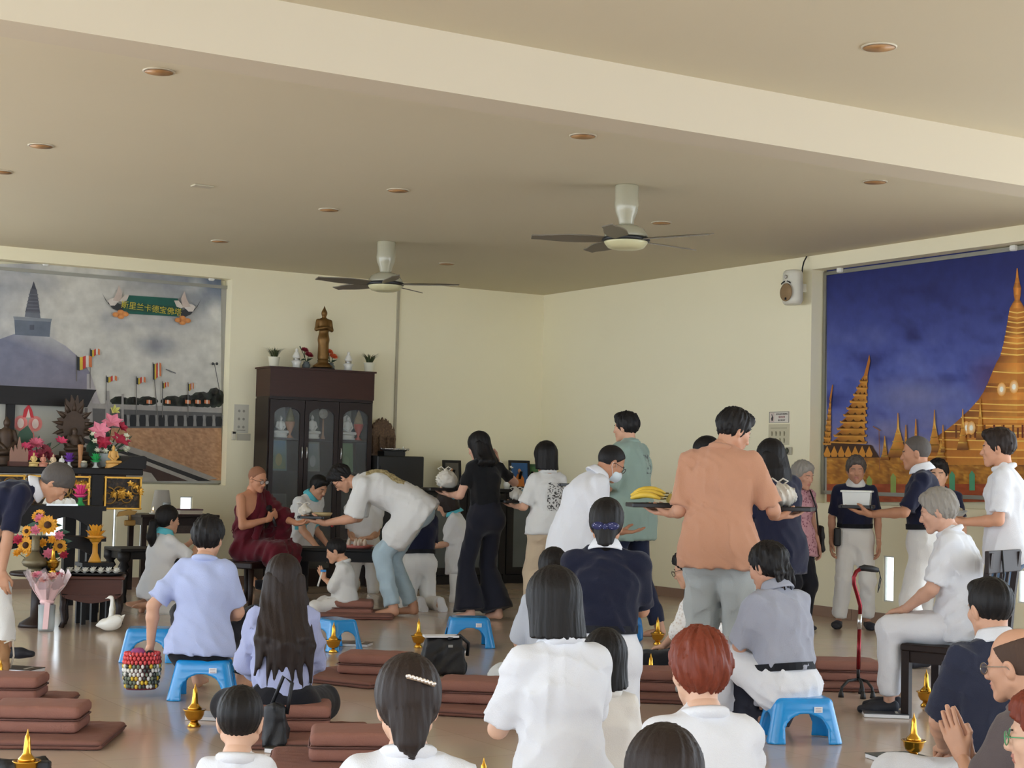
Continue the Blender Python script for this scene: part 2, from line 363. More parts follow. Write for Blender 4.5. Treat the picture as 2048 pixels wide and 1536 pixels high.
# ================================================================ organic shapes: distance fields -> meshes
F4 = np.float32
class SDF:
    def __init__(s, vox): s.vox = vox; s.p = []
    def _b(s, pts, r, k):
        pts = np.array(pts, dtype=float); return pts.min(0)-r-k-2.5*s.vox, pts.max(0)+r+k+2.5*s.vox
    def cap(s, a, b, ra, rb, k=0.02, flat=False, op='add', flat0=False):
        a = np.array(a, F4); b = np.array(b, F4); ab = b-a; L2 = max(float(ab@ab), 1e-9); Ln = math.sqrt(L2)
        def fn(X, Y, Z):
            px, py, pz = X-a[0], Y-a[1], Z-a[2]; tu = (px*ab[0]+py*ab[1]+pz*ab[2])/F4(L2); t = np.clip(tu, 0, 1)
            lo_t = t
            if flat or flat0:
                lo_t = tu if (flat and flat0) else (np.maximum(tu, 0) if flat else np.minimum(tu, 1))
            dx, dy, dz = px-lo_t*ab[0], py-lo_t*ab[1], pz-lo_t*ab[2]
            d = np.sqrt(dx*dx+dy*dy+dz*dz)-(ra+(rb-ra)*t)
            if flat: d = np.maximum(d, (tu-1)*Ln)
            if flat0: d = np.maximum(d, -tu*Ln)
            return d
        lo, hi = s._b([a, b], max(ra, rb), k); s.p.append((fn, lo, hi, k, op)); return s
    def chain(s, pts, rs, k=0.02):
        for i in range(len(pts)-1): s.cap(pts[i], pts[i+1], rs[i], rs[i+1], k)
        return s
    def ecap(s, a, b, u, r0, r1, k=0.03, op='add'):
        a = np.array(a, F4); b = np.array(b, F4); ab = b-a; Ln = max(float(np.linalg.norm(ab)), 1e-6); wv = ab/Ln
        u = np.array(u, F4); u = u-wv*(u@wv); u /= np.linalg.norm(u); v = np.cross(wv, u)
        def fn(X, Y, Z):
            px, py, pz = X-a[0], Y-a[1], Z-a[2]
            h = px*wv[0]+py*wv[1]+pz*wv[2]; t = np.clip(h/F4(Ln), 0, 1); ax = h-t*F4(Ln)
            pu = px*u[0]+py*u[1]+pz*u[2]; pv = px*v[0]+py*v[1]+pz*v[2]
            rx = r0[0]+(r1[0]-r0[0])*t; ry = r0[1]+(r1[1]-r0[1])*t
            q = np.sqrt((pu/rx)**2+(pv/ry)**2+(ax/ry)**2); return (q-1)*np.minimum(rx, ry)
        lo, hi = s._b([a, b], max(r0[0], r0[1], r1[0], r1[1]), k); s.p.append((fn, lo, hi, k, op)); return s
    def ell(s, c, r, Rm=None, k=0.02, op='add'):
        c = np.array(c, F4); r = np.array(r, F4); Rt = None if Rm is None else np.array(Rm, F4)
        def fn(X, Y, Z):
            px, py, pz = X-c[0], Y-c[1], Z-c[2]
            if Rt is not None:
                px, py, pz = (px*Rt[0, 0]+py*Rt[1, 0]+pz*Rt[2, 0], px*Rt[0, 1]+py*Rt[1, 1]+pz*Rt[2, 1], px*Rt[0, 2]+py*Rt[1, 2]+pz*Rt[2, 2])
            k0 = np.sqrt((px/r[0])**2+(py/r[1])**2+(pz/r[2])**2); k1 = np.sqrt((px/r[0]**2)**2+(py/r[1]**2)**2+(pz/r[2]**2)**2)
            return k0*(k0-1)/np.maximum(k1, 1e-6)
        lo, hi = s._b([c], float(r.max()), k); s.p.append((fn, lo, hi, k, op)); return s
    def cut(s, pt, n):
        """keep the side the normal points away from"""
        pt = np.array(pt, F4); n = np.array(n, F4); n /= np.linalg.norm(n)
        s.p.append((lambda X, Y, Z: (X-pt[0])*n[0]+(Y-pt[1])*n[1]+(Z-pt[2])*n[2], None, None, 0, 'cut')); return s
    def mesh(s, wrinkle=0.0, seed=0, freq=1.0, wfn=None):
        adds = [p for p in s.p if p[4] == 'add']; v = s.vox
        lo = np.min([p[1] for p in adds], 0); hi = np.max([p[2] for p in adds], 0)
        n = np.maximum(np.ceil((hi-lo)/v).astype(int)+1, 3)
        ax = [(lo[i]+v*np.arange(n[i])).astype(F4) for i in range(3)]
        V = np.full(n, 1.0, F4)
        for fn, l, h, k, op in s.p:
            if op == 'cut':
                V = np.maximum(V, fn(ax[0][:, None, None], ax[1][None, :, None], ax[2][None, None, :])); continue
            i0 = np.clip(np.floor((l-lo)/v).astype(int), 0, n); i1 = np.clip(np.ceil((h-lo)/v).astype(int)+1, 0, n)
            if (i1 <= i0).any(): continue
            sl = tuple(slice(a, b) for a, b in zip(i0, i1))
            d = fn(ax[0][sl[0]][:, None, None], ax[1][sl[1]][None, :, None], ax[2][sl[2]][None, None, :]).astype(F4)
            old = V[sl]
            if op == 'add':
                if k > 1e-5:
                    hh = np.clip(0.5+0.5*(d-old)/F4(k), 0, 1); V[sl] = d+(old-d)*hh-F4(k)*hh*(1-hh)
                else: V[sl] = np.minimum(old, d)
            else:
                kk = F4(max(k, 1e-4)); hh = np.clip(0.5-0.5*(old+d)/kk, 0, 1); V[sl] = old+(-d-old)*hh+kk*hh*(1-hh)
        if wrinkle or wfn:
            idx = np.nonzero(np.abs(V) < 0.05); P = [ax[i][idx[i]] for i in range(3)]; acc = np.zeros(len(P[0]), F4)
            if wrinkle:
                rg = np.random.RandomState(seed)
                for q in range(6):
                    d = rg.normal(size=3); d[2] *= 0.55; d /= np.linalg.norm(d); fq = (18+rg.rand()*34)*freq; e = rg.normal(size=3)*9*freq
                    ph = rg.rand()*6.28
                    am = 0.5+0.5*np.sin(e[1]*P[0]+e[2]*P[1]+0.6*e[0]*P[2]+2*ph)
                    wv_ = np.sin(fq*(d[0]*P[0]+d[1]*P[1]+d[2]*P[2])+1.6*np.sin(e[0]*P[0]+e[1]*P[1]+e[2]*P[2]+ph)+ph)
                    acc += (am*(1-2.0*np.abs(wv_)**0.8)).astype(F4)
                acc *= F4(-wrinkle/1.7); acc = np.clip(acc, F4(-wrinkle*1.3), F4(wrinkle*1.3))
            if wfn: acc += wfn(*P).astype(F4)
            V[idx] += acc
        # surface nets
        S = V < 0
        c = [S[:-1, :-1, :-1], S[1:, :-1, :-1], S[:-1, 1:, :-1], S[1:, 1:, :-1], S[:-1, :-1, 1:], S[1:, :-1, 1:], S[:-1, 1:, 1:], S[1:, 1:, 1:]]
        cnt = sum(x.astype(np.int8) for x in c); act = (cnt > 0) & (cnt < 8); I = np.argwhere(act)
        if len(I) == 0: return np.zeros((0, 3)), np.zeros((0, 4), int)
        off = np.array([[0, 0, 0], [1, 0, 0], [0, 1, 0], [1, 1, 0], [0, 0, 1], [1, 0, 1], [0, 1, 1], [1, 1, 1]])
        val = np.stack([V[I[:, 0]+o[0], I[:, 1]+o[1], I[:, 2]+o[2]] for o in off], 1)
        pos = np.zeros((len(I), 3)); num = np.zeros(len(I))
        for a, b in ((0, 1), (2, 3), (4, 5), (6, 7), (0, 2), (1, 3), (4, 6), (5, 7), (0, 4), (1, 5), (2, 6), (3, 7)):
            x = (val[:, a] < 0) != (val[:, b] < 0); t = np.where(x, val[:, a]/np.where(x, val[:, a]-val[:, b], 1), 0)
            pos += np.where(x[:, None], off[a]+t[:, None]*(off[b]-off[a]), 0); num += x
        vs = lo+(I+pos/num[:, None])*v
        ids = np.full(act.shape, -1, np.int64); ids[tuple(I.T)] = np.arange(len(I)); fs = []
        for d in range(3):
            e, f = (d+1) % 3, (d+2) % 3
            a = [slice(None)]*3; b = [slice(None)]*3; a[d] = slice(0, -1); b[d] = slice(1, None)
            for q in (e, f): a[q] = slice(1, -1); b[q] = slice(1, -1)
            A, B = S[tuple(a)], S[tuple(b)]; E_ = np.argwhere(A != B)
            if not len(E_): continue
            inside = A[tuple(E_.T)]; base = E_.copy(); base[:, e] += 1; base[:, f] += 1
            def cell(de, df):
                q = base.copy(); q[:, e] -= de; q[:, f] -= df; return ids[tuple(q.T)]
            q = np.stack([cell(1, 1), cell(0, 1), cell(0, 0), cell(1, 0)], 1)
            q[~inside] = q[~inside][:, ::-1]; fs.append(q)
        return vs, np.concatenate(fs)
def np_mesh(name, parts, mats, smooth=True):
    """parts: list of (verts, quads, material index) joined into one mesh"""
    vs = []; fs = []; mi = []; k = 0
    for v, f, m in parts:
        if len(v) == 0: continue
        vs.append(np.asarray(v)); fs.append(np.asarray(f)+k); mi.append(np.full(len(f), m)); k += len(v)
    vs = np.concatenate(vs).astype(F4); fs = np.concatenate(fs).astype(np.int32); mi = np.concatenate(mi).astype(np.int32)
    me = bpy.data.meshes.new(name); me.vertices.add(len(vs)); me.vertices.foreach_set('co', vs.ravel())
    me.loops.add(len(fs)*4); me.loops.foreach_set('vertex_index', fs.ravel())
    me.polygons.add(len(fs)); me.polygons.foreach_set('loop_start', np.arange(0, len(fs)*4, 4, dtype=np.int32)); me.polygons.foreach_set('loop_total', np.full(len(fs), 4, np.int32))
    for m in mats: me.materials.append(m)
    me.polygons.foreach_set('material_index', mi); me.polygons.foreach_set('use_smooth', np.full(len(fs), smooth)); me.update(calc_edges=True); me.validate(); return me
def smooth_obj(name, sdf, m, parent=None, loc=None, rz=None, **kw):
    v, f = sdf.mesh(**kw); return link(name, np_mesh(name, [(v, f, 0)], [m]), parent, loc, rz)

# ---------------------------------------------------------------- the human figure
def rotx(a): c, s = math.cos(a), math.sin(a); return np.array([[1, 0, 0], [0, c, -s], [0, s, c]])
def roty(a): c, s = math.cos(a), math.sin(a); return np.array([[c, 0, s], [0, 1, 0], [-s, 0, c]])
def rotz(a): c, s = math.cos(a), math.sin(a); return np.array([[c, -s, 0], [s, c, 0], [0, 0, 1]])
def nrm(v): v = np.array(v, float); return v/max(np.linalg.norm(v), 1e-9)
_HEADS = {}
def head_mesh(vox, kind):
    """head about its centre, y forward, z up; 0.24 m from chin to crown"""
    if (vox, kind) in _HEADS: return _HEADS[(vox, kind)]
    s = SDF(vox); f = kind == 'f'; ch = kind == 'c'; old = kind == 'o'
    s.ell((0, -0.012, 0.03), (0.074, 0.094, 0.088), k=0.02)
    s.ell((0, 0.028, -0.03), (0.060 if not ch else 0.063, 0.062, 0.074 if not ch else 0.066), k=0.03)
    for x in (-1, 1):
        s.cap((x*0.052, 0.0, -0.055), (x*0.012, 0.066, -0.098 if not ch else -0.088), 0.018 if not f else 0.015, 0.016, 0.02)
        s.ell((x*0.036, 0.062, -0.022), (0.026, 0.022, 0.024 if not old else 0.019), k=0.015)
        s.cap((x*0.012, 0.085, 0.021), (x*0.046, 0.070, 0.020), 0.009 if not (f or ch) else 0.007, 0.007, 0.012)
        s.ell((x*0.030, 0.091, -0.001), (0.013, 0.010, 0.008), k=0.012, op='sub')
        s.ell((x*0.0305, 0.079, -0.001), (0.015, 0.012, 0.0105), k=0.004)
        # ear
        s.ell((x*0.076, -0.006, -0.012), (0.010, 0.020, 0.033), roty(x*0.18) @ rotx(-0.15), k=0.006)
        s.ell((x*0.085, -0.001, -0.008), (0.006, 0.010, 0.018), roty(x*0.18), k=0.005, op='sub')
    s.cap((0, 0.086, 0.006), (0, 0.107 if not ch else 0.100, -0.030), 0.008, 0.0125, 0.012)
    s.ell((0, 0.100 if not ch else 0.094, -0.034), (0.018, 0.011, 0.009), k=0.008)
    s.ell((0, 0.080, -0.062), (0.026, 0.016, 0.022), k=0.012)
    s.ell((0, 0.0945, -0.056), (0.020, 0.007, 0.0055), k=0.004); s.ell((0, 0.092, -0.067), (0.017, 0.008, 0.006), k=0.004)
    s.ell((0, 0.101, -0.0615), (0.018, 0.008, 0.0016), k=0.004, op='sub')
    s.ell((0, 0.075, -0.098 if not ch else -0.09), (0.018, 0.018, 0.016), k=0.02)
    s.cap((0, -0.022, -0.05), (0, -0.03, -0.17), 0.052 if not (f or ch) else 0.045, 0.055 if not (f or ch) else 0.047, 0.025)
    v, q = s.mesh(); c = v[q].mean(1)
    mi = np.zeros(len(q), int)
    mi[(np.abs(c[:, 0]) < 0.021) & (c[:, 1] > 0.085) & (c[:, 2] < -0.0495) & (c[:, 2] > -0.074)] = 2
    parts = [(v, q, mi)]
    def patch(cx, cz, rx, rz, y, m, bend=4.0, tilt=0.0, n=10):
        """a small lens on the face"""
        pv = [(cx, y, cz)]
        for i in range(n):
            a = 2*math.pi*i/n; x = cx+rx*math.cos(a); z = cz+rz*math.sin(a)+tilt*(x-cx); pv.append((x, y-bend*((x-cx)**2+(z-cz)**2)-0.0012, z))
        pf = [(0, 1+i, 1+(i+1) % n, 1+(i+1) % n) for i in range(n)]; parts.append((np.array(pv), np.array(pf)[:, [0, 2, 1, 1]], np.full(n, m)))
    ov, oq = SDF(vox*0.8).ell((0, 0, 0), (0.0125, 0.005, 0.0042), k=0).mesh()
    bv, bq = SDF(vox*0.8).cap((-0.017, 0, 0), (0.017, 0, 0), 0.0034, 0.0026, 0).mesh() if vox < 0.007 else SDF(0.003).cap((-0.017, 0, 0), (0.017, 0, 0), 0.004, 0.003, 0).mesh()
    for x in (-1, 1):
        parts.append((ov @ rotz(x*-0.35).T+np.array((x*0.0305, 0.0905, -0.001)), oq, np.full(len(oq), 1)))
        parts.append((bv @ rotz(x*-0.38).T+np.array((x*0.031, 0.0875, 0.0195)), bq, np.full(len(bq), 1 if not old else 3)))
    _HEADS[(vox, kind)] = parts; return parts
_HANDS = {}
CURL = {'flat': (0.08, 0.06, 0.05, 0.25), 'relax': (0.35, 0.45, 0.3, 0.45), 'grip': (1.0, 1.25, 0.8, 0.95), 'tray': (0.25, 0.15, 0.1, 0.85), 'point': (0.5, 0.7, 0.5, 0.6)}
def hand_mesh(vox, curl):
    """right hand: x along fingers from the wrist, y towards the thumb, -z palm side"""
    if (vox, curl) in _HANDS: return _HANDS[(vox, curl)]
    c1, c2, c3, th = CURL[curl]; s = SDF(vox); fat = 1.0 if vox < 0.006 else 1.12
    ys = (0.031, 0.011, -0.010, -0.030); kn = (0.088, 0.092, 0.087, 0.078); ln = (0.040, 0.045, 0.041, 0.031)
    for i in range(4):
        s.cap((0.0, ys[i]*0.55, 0), (kn[i], ys[i], 0), 0.0155, 0.0115, 0.014)
        p = np.array((kn[i], ys[i], 0.0)); a = 0.0; sp = (0.06, 0.02, -0.02, -0.07)[i]
        for j, (dc, l, r0, r1) in enumerate(((c1, ln[i], 0.0098, 0.0088), (c2, ln[i]*0.62, 0.0088, 0.0080), (c3, ln[i]*0.5, 0.0080, 0.0066))):
            a += dc*(1+0.08*i); q = p+l*np.array((math.cos(a)*math.cos(sp), math.sin(sp), -math.sin(a)))
            s.cap(p, q, r0*fat, r1*fat, 0.003); p = q
    s.cap((0.012, 0.020, -0.006), (0.042, 0.040, -0.012-0.012*th), 0.015, 0.0135, 0.012)
    p = np.array((0.042, 0.040, -0.012-0.012*th)); dirs = nrm((0.75, 0.62*(1.1-th), -0.75*th)); q = p+dirs*0.034; s.cap(p, q, 0.0115*fat, 0.010*fat, 0.006)
    d2 = nrm((0.9, 0.1-0.5*th, -0.45*th)); s.cap(q, q+d2*0.027, 0.010*fat, 0.008*fat, 0.003)
    s.cap((-0.03, 0, 0), (0.01, 0, 0), 0.024, 0.024, 0.012)
    _HANDS[(vox, curl)] = s.mesh(); return _HANDS[(vox, curl)]
def two_bone(a, t, l1, l2, pole):
    a = np.array(a, float); t = np.array(t, float); d = t-a; L_ = np.linalg.norm(d); L_ = min(max(L_, abs(l1-l2)+0.01), (l1+l2)*0.998); dn = nrm(d); t = a+dn*L_
    x = (l1*l1-l2*l2+L_*L_)/(2*L_); h = math.sqrt(max(l1*l1-x*x, 0)); p = np.array(pole, float); p = p-dn*(p@dn)
    if np.linalg.norm(p) < 1e-4: p = np.array((0, 0, -1.0))-dn*(-dn[2])
    return a+dn*x+nrm(p)*h, t
def dirp(a, roll=0.0): return np.array((math.sin(roll), math.sin(a)*math.cos(roll), math.cos(a)*math.cos(roll)))
SKIN = {}
def skin(tone):
    return mat('skin_%d_%d_%d' % tone, tone, 0.5, var=0.10, vscale=14, spec=0.35)
M_EYE = mat('eye_dark', (38, 28, 24), 0.35, var=0); M_LIP = mat('lip', (178, 116, 100), 0.45, var=0.05); M_GREYBROW = mat('grey_brow', (120, 105, 95), 0.8, var=0)
def cloth(name, col, bump=0.25, bscale=260, var=0.05, rough=0.85):
    return mat('cloth_'+name, col, rough, var=var, vscale=5, bump=bump, bscale=bscale, spec=0.2, sheen=0.15)
def hairmat(name, col, var=0.45, rough=0.55):
    return mat('hair_'+name, col, rough, var=var*0.6, vscale=1.0, bump=0.22, bscale=1.0, spec=0.28, stretch=(130, 130, 9))

HAIR_BLACK = hairmat('black', (22, 19, 19)); HAIR_DARK = hairmat('dark_brown', (40, 30, 26)); HAIR_GREY = hairmat('grey', (142, 136, 128), 0.25, 0.6)
HAIR_RED = hairmat('red', (116, 52, 34), 0.45, 0.5); HAIR_STUBBLE = hairmat('stubble', (150, 104, 80), 0.10, 0.8); HAIR_GREYBLACK = hairmat('grey_black', (84, 78, 74), 0.3, 0.6)
M_WHITE = cloth('white', (222, 223, 228)); M_WHITE2 = cloth('offwhite', (220, 219, 216)); M_NAVY = cloth('navy', (26, 29, 52)); M_BLACK = cloth('black', (24, 24, 30))
M_BELT = mat('belt_leather', (20, 20, 26), 0.6, spec=0.2); M_GLASSES = mat('glasses_wire', (45, 40, 38), 0.3, 0.6, var=0); M_LENS = clear_mat('spectacle_lens', amount=0.04)
M_SOLE = mat('dark_shoe', (34, 36, 46), 0.7)

def hair_sdf(style, vox, Rh, hs, body=None):
    """hair in head space; body-space directions come through Rh transposed"""
    down = Rh.T @ np.array((0, 0, -1.0)); back = Rh.T @ np.array((0, -1.0, 0)); s = SDF(vox)
    def B(p, d): return np.array(p)+np.asarray(d)
    if style in ('buzz', 'shaved', 'bald'):
        e = {'buzz': 0.0065, 'shaved': 0.0035, 'bald': 0.0055}[style]
        s.ell((0, -0.012, 0.03), (0.074+e, 0.094+e, 0.088+e), k=0)
        if style == 'bald': s.cut((0, 0, 0.075), (0, 0.25, 1))
        s.cut((0, 0.066, 0.078), (0, 0.80, -0.60)); s.cut((0, 0, -0.055), (0, 0.3, -1)); return s
    if style in ('short', 'crop', 'boy', 'pixie', 'elder'):
        t = {'short': 0.014, 'crop': 0.010, 'boy': 0.009, 'pixie': 0.016, 'elder': 0.015}[style]
        s.ell((0, -0.014, 0.034), (0.074+t, 0.094+t, 0.088+t*1.1), k=0.01)
        if style in ('short', 'crop'):
            s.ell((0, 0.045, 0.092), (0.062, 0.055, 0.036), k=0.02)
        if style in ('pixie', 'elder'):
            s.ell((0, -0.045, 0.012), (0.082, 0.072, 0.080), k=0.02); s.ell((0, 0.035, 0.085), (0.066, 0.048, 0.030), k=0.02)
        s.cut((0, 0.080, 0.062), (0, 0.83 if style != 'pixie' else 0.74, -0.56 if style != 'pixie' else -0.67))
        s.cut((0, 0, -0.068 if style != 'pixie' else -0.088), (0, 0.35, -1)); return s
    t = 0.015
    s.ell((0, -0.016, 0.036), (0.074+t, 0.094+t, 0.088+t), k=0.01)
    if style in ('bob', 'long', 'kidbob', 'halfup'):
        zl = -0.108 if style != 'kidbob' else -0.098
        wv = {'bob': 1.0, 'kidbob': 0.98, 'long': 0.93, 'halfup': 0.93}[style]
        s.ecap((0, -0.022, 0.03), (0, -0.028, zl-0.03), (1, 0, 0), (0.092*wv, 0.100), (0.101*wv, 0.086), k=0.02)
        if style in ('bob', 'kidbob'): s.cut((0, 0, zl), (0, 0.18, -1))
        s.ell((0, 0.125, -0.045), (0.064, 0.085, 0.105), k=0.012, op='sub')
        s.ell((0, 0.06, -0.14), (0.058, 0.085, 0.05), k=0.012, op='sub')
        return s
    # pulled back
    s.ell((0, -0.045, 0.0), (0.080, 0.070, 0.072), k=0.02)
    s.cut((0, 0.086, 0.058), (0, 0.73, -0.68)); s.cut((0, 0, -0.075), (0, 0.5, -1))
    return s
def add_hair(style, parent, m, Rh, Hc, hs, vox, length=0.3, spread=0.07, sd=0, push=0.0):
    s = hair_sdf(style if style not in ('pony', 'bun', 'claw', 'lowbun') else 'back', vox, Rh, hs)
    if style == 'bun': s.ell((0, -0.112, 0.005), (0.048, 0.035, 0.045), k=0.008)
    if style == 'lowbun':
        s.ell((0, -0.088, -0.058), (0.050, 0.038, 0.045), k=0.03); s.chain([(0, -0.08, -0.03), (0, -0.092, -0.10), (0.008, -0.078, -0.135)], [0.045, 0.036, 0.014], 0.02)
    if style == 'claw':
        s.ell((0, -0.088, 0.035), (0.060, 0.045, 0.055), k=0.03)
        for i in range(5): s.chain([(0.02*(i-2), -0.085, 0.0), (0.026*(i-2), -0.105, -0.05), (0.03*(i-2)+0.02, -0.09, -0.12-0.02*(i % 2))], [0.026, 0.016, 0.005], 0.012)
    if style == 'pony': s.cap((0, -0.09, 0.0), (0, -0.125, -0.015), 0.028, 0.024, 0.02)
    if style in ('bald', 'shaved', 'buzz'): v, q = s.mesh()
    else:
        am = 2.2 if style in ('elder', 'pixie', 'short', 'claw') else 1.0
        def strands(x, y, z):
            a = np.arctan2(x, -(y+0.02)); return 0.0016*am*np.sin(a*34+2.5*np.sin(z*22+sd)+1.5*np.sin(a*7+sd))+0.0014*am*np.sin(a*17-z*15+sd)+0.002*(am-1)*np.sin(a*9+z*60+sd)
        v, q = s.mesh(wfn=strands)
    parts = [((v*hs) @ Rh.T+Hc, q, 0)]
    # hanging pieces live in body space
    def W(p): return Rh @ (np.array(p)*hs)+Hc
    b = SDF(vox*1.15); used = False
    rg = np.random.RandomState(sd+3)
    if style in ('long', 'halfup'):
        used = True; n = 15
        for i in range(n):
            f = (i/(n-1)-0.5)*2; p0 = W((f*0.075, -0.085+0.035*f*f, 0.01)); p1 = W((f*0.092, -0.095+0.05*f*f, -0.10))
            L_ = length*(1-0.16*abs(f)+0.28*rg.rand()); p2 = p1+np.array((f*spread*0.5, -0.03+0.01*rg.rand()-push*0.7, -L_*0.55)); p3 = p1+np.array((f*spread+0.02*rg.normal(), -0.005-push*0.9, -L_))
            b.chain([p0, p1, p2, p3], [0.028, 0.028, 0.024, 0.005], 0.012)
    if style == 'pony':
        used = True; p0 = W((0, -0.095, 0.0)); p1 = p0+np.array((0, -0.055, -0.03)); p2 = p0+np.array((0.0, -0.065, -length*0.5)); p3 = p0+np.array((0.0, -0.03, -length))
        b.chain([p0, p1, p2, p3], [0.022, 0.03, 0.042, 0.012], 0.015)
    if used:
        def st2(x, y, z): return 0.0022*np.sin(x*210+3*np.sin(z*9+sd))+0.0018*np.sin(x*95+y*60+sd)
        v, q = b.mesh(wfn=st2); parts.append((v, q, 0))
    return link('hair', np_mesh('hair', parts, [m]), parent)

def pose_legs(pose, s):
    """ankle (L,R), pole, toe direction; pelvis height and offset"""
    g = dict(pel=(0, 0, 0.93), ank=[(-0.105, 0, 0.085), (0.105, 0, 0.085)], pole=[(-0.1, 1, 0)]*2, toe=[(-0.2, 1, 0), (0.2, 1, 0)])
    if pose == 'kneel': g.update(pel=(0, 0.0, 0.485), ank=[(-0.11, -0.42, 0.075), (0.11, -0.42, 0.075)], pole=[(-0.1, 1, -0.9), (0.1, 1, -0.9)], toe=[(0, -0.6, -1), (0, -0.6, -1)])
    if pose == 'seiza': g.update(pel=(0, 0.0, 0.25), ank=[(-0.09, -0.10, 0.07), (0.09, -0.10, 0.07)], pole=[(-0.25, 1, 0.0), (0.25, 1, 0.0)], toe=[(0, -1, -0.25), (0, -1, -0.25)])
    if pose == 'cross': g.update(pel=(0, 0.0, 0.115), ank=[(0.13, 0.27, 0.07), (-0.13, 0.33, 0.07)], pole=[(-1, 0.35, 0.12), (1, 0.35, 0.12)], toe=[(1, -0.1, -0.1), (-1, -0.1, -0.1)])
    if pose == 'stool': g.update(pel=(0, 0.0, 0.325), ank=[(-0.15, 0.40, 0.085), (0.15, 0.40, 0.085)], pole=[(-0.4, 0.4, 1), (0.4, 0.4, 1)], toe=[(-0.2, 1, 0), (0.2, 1, 0)])
    if pose == 'chair': g.update(pel=(0, 0.0, 0.56), ank=[(-0.10, 0.42, 0.085), (0.10, 0.42, 0.085)], pole=[(-0.1, 0.6, 1), (0.1, 0.6, 1)], toe=[(-0.1, 1, 0), (0.1, 1, 0)])
    return g
ARMS = {   # wrist relative to shoulder middle (x for the right side), fingers, palm, curl, pole
    'down': ((0.235, 0.04, -0.50), (0.05, 0.12, -1), (-1, 0.1, 0), 'relax', (0.3, -1, 0)),
    'pray': ((0.022, 0.27, -0.17), (-0.02, 0.45, 0.9), (-1, 0, 0), 'flat', (0.7, -0.2, -1)),
    'tray': ((0.15, 0.36, -0.27), (-0.1, 1, 0.12), (-0.2, 0, 1), 'tray', (0.6, -0.5, -1)),
    'lap': ((0.08, 0.26, -0.40), (-0.5, 0.8, -0.2), (-0.1, 0, -1), 'relax', (0.8, -0.4, -0.4)),
    'phone': ((0.07, 0.36, -0.02), (-0.3, 0.6, 0.7), (-0.6, -0.5, 0), 'grip', (0.7, -0.2, -1)),
}
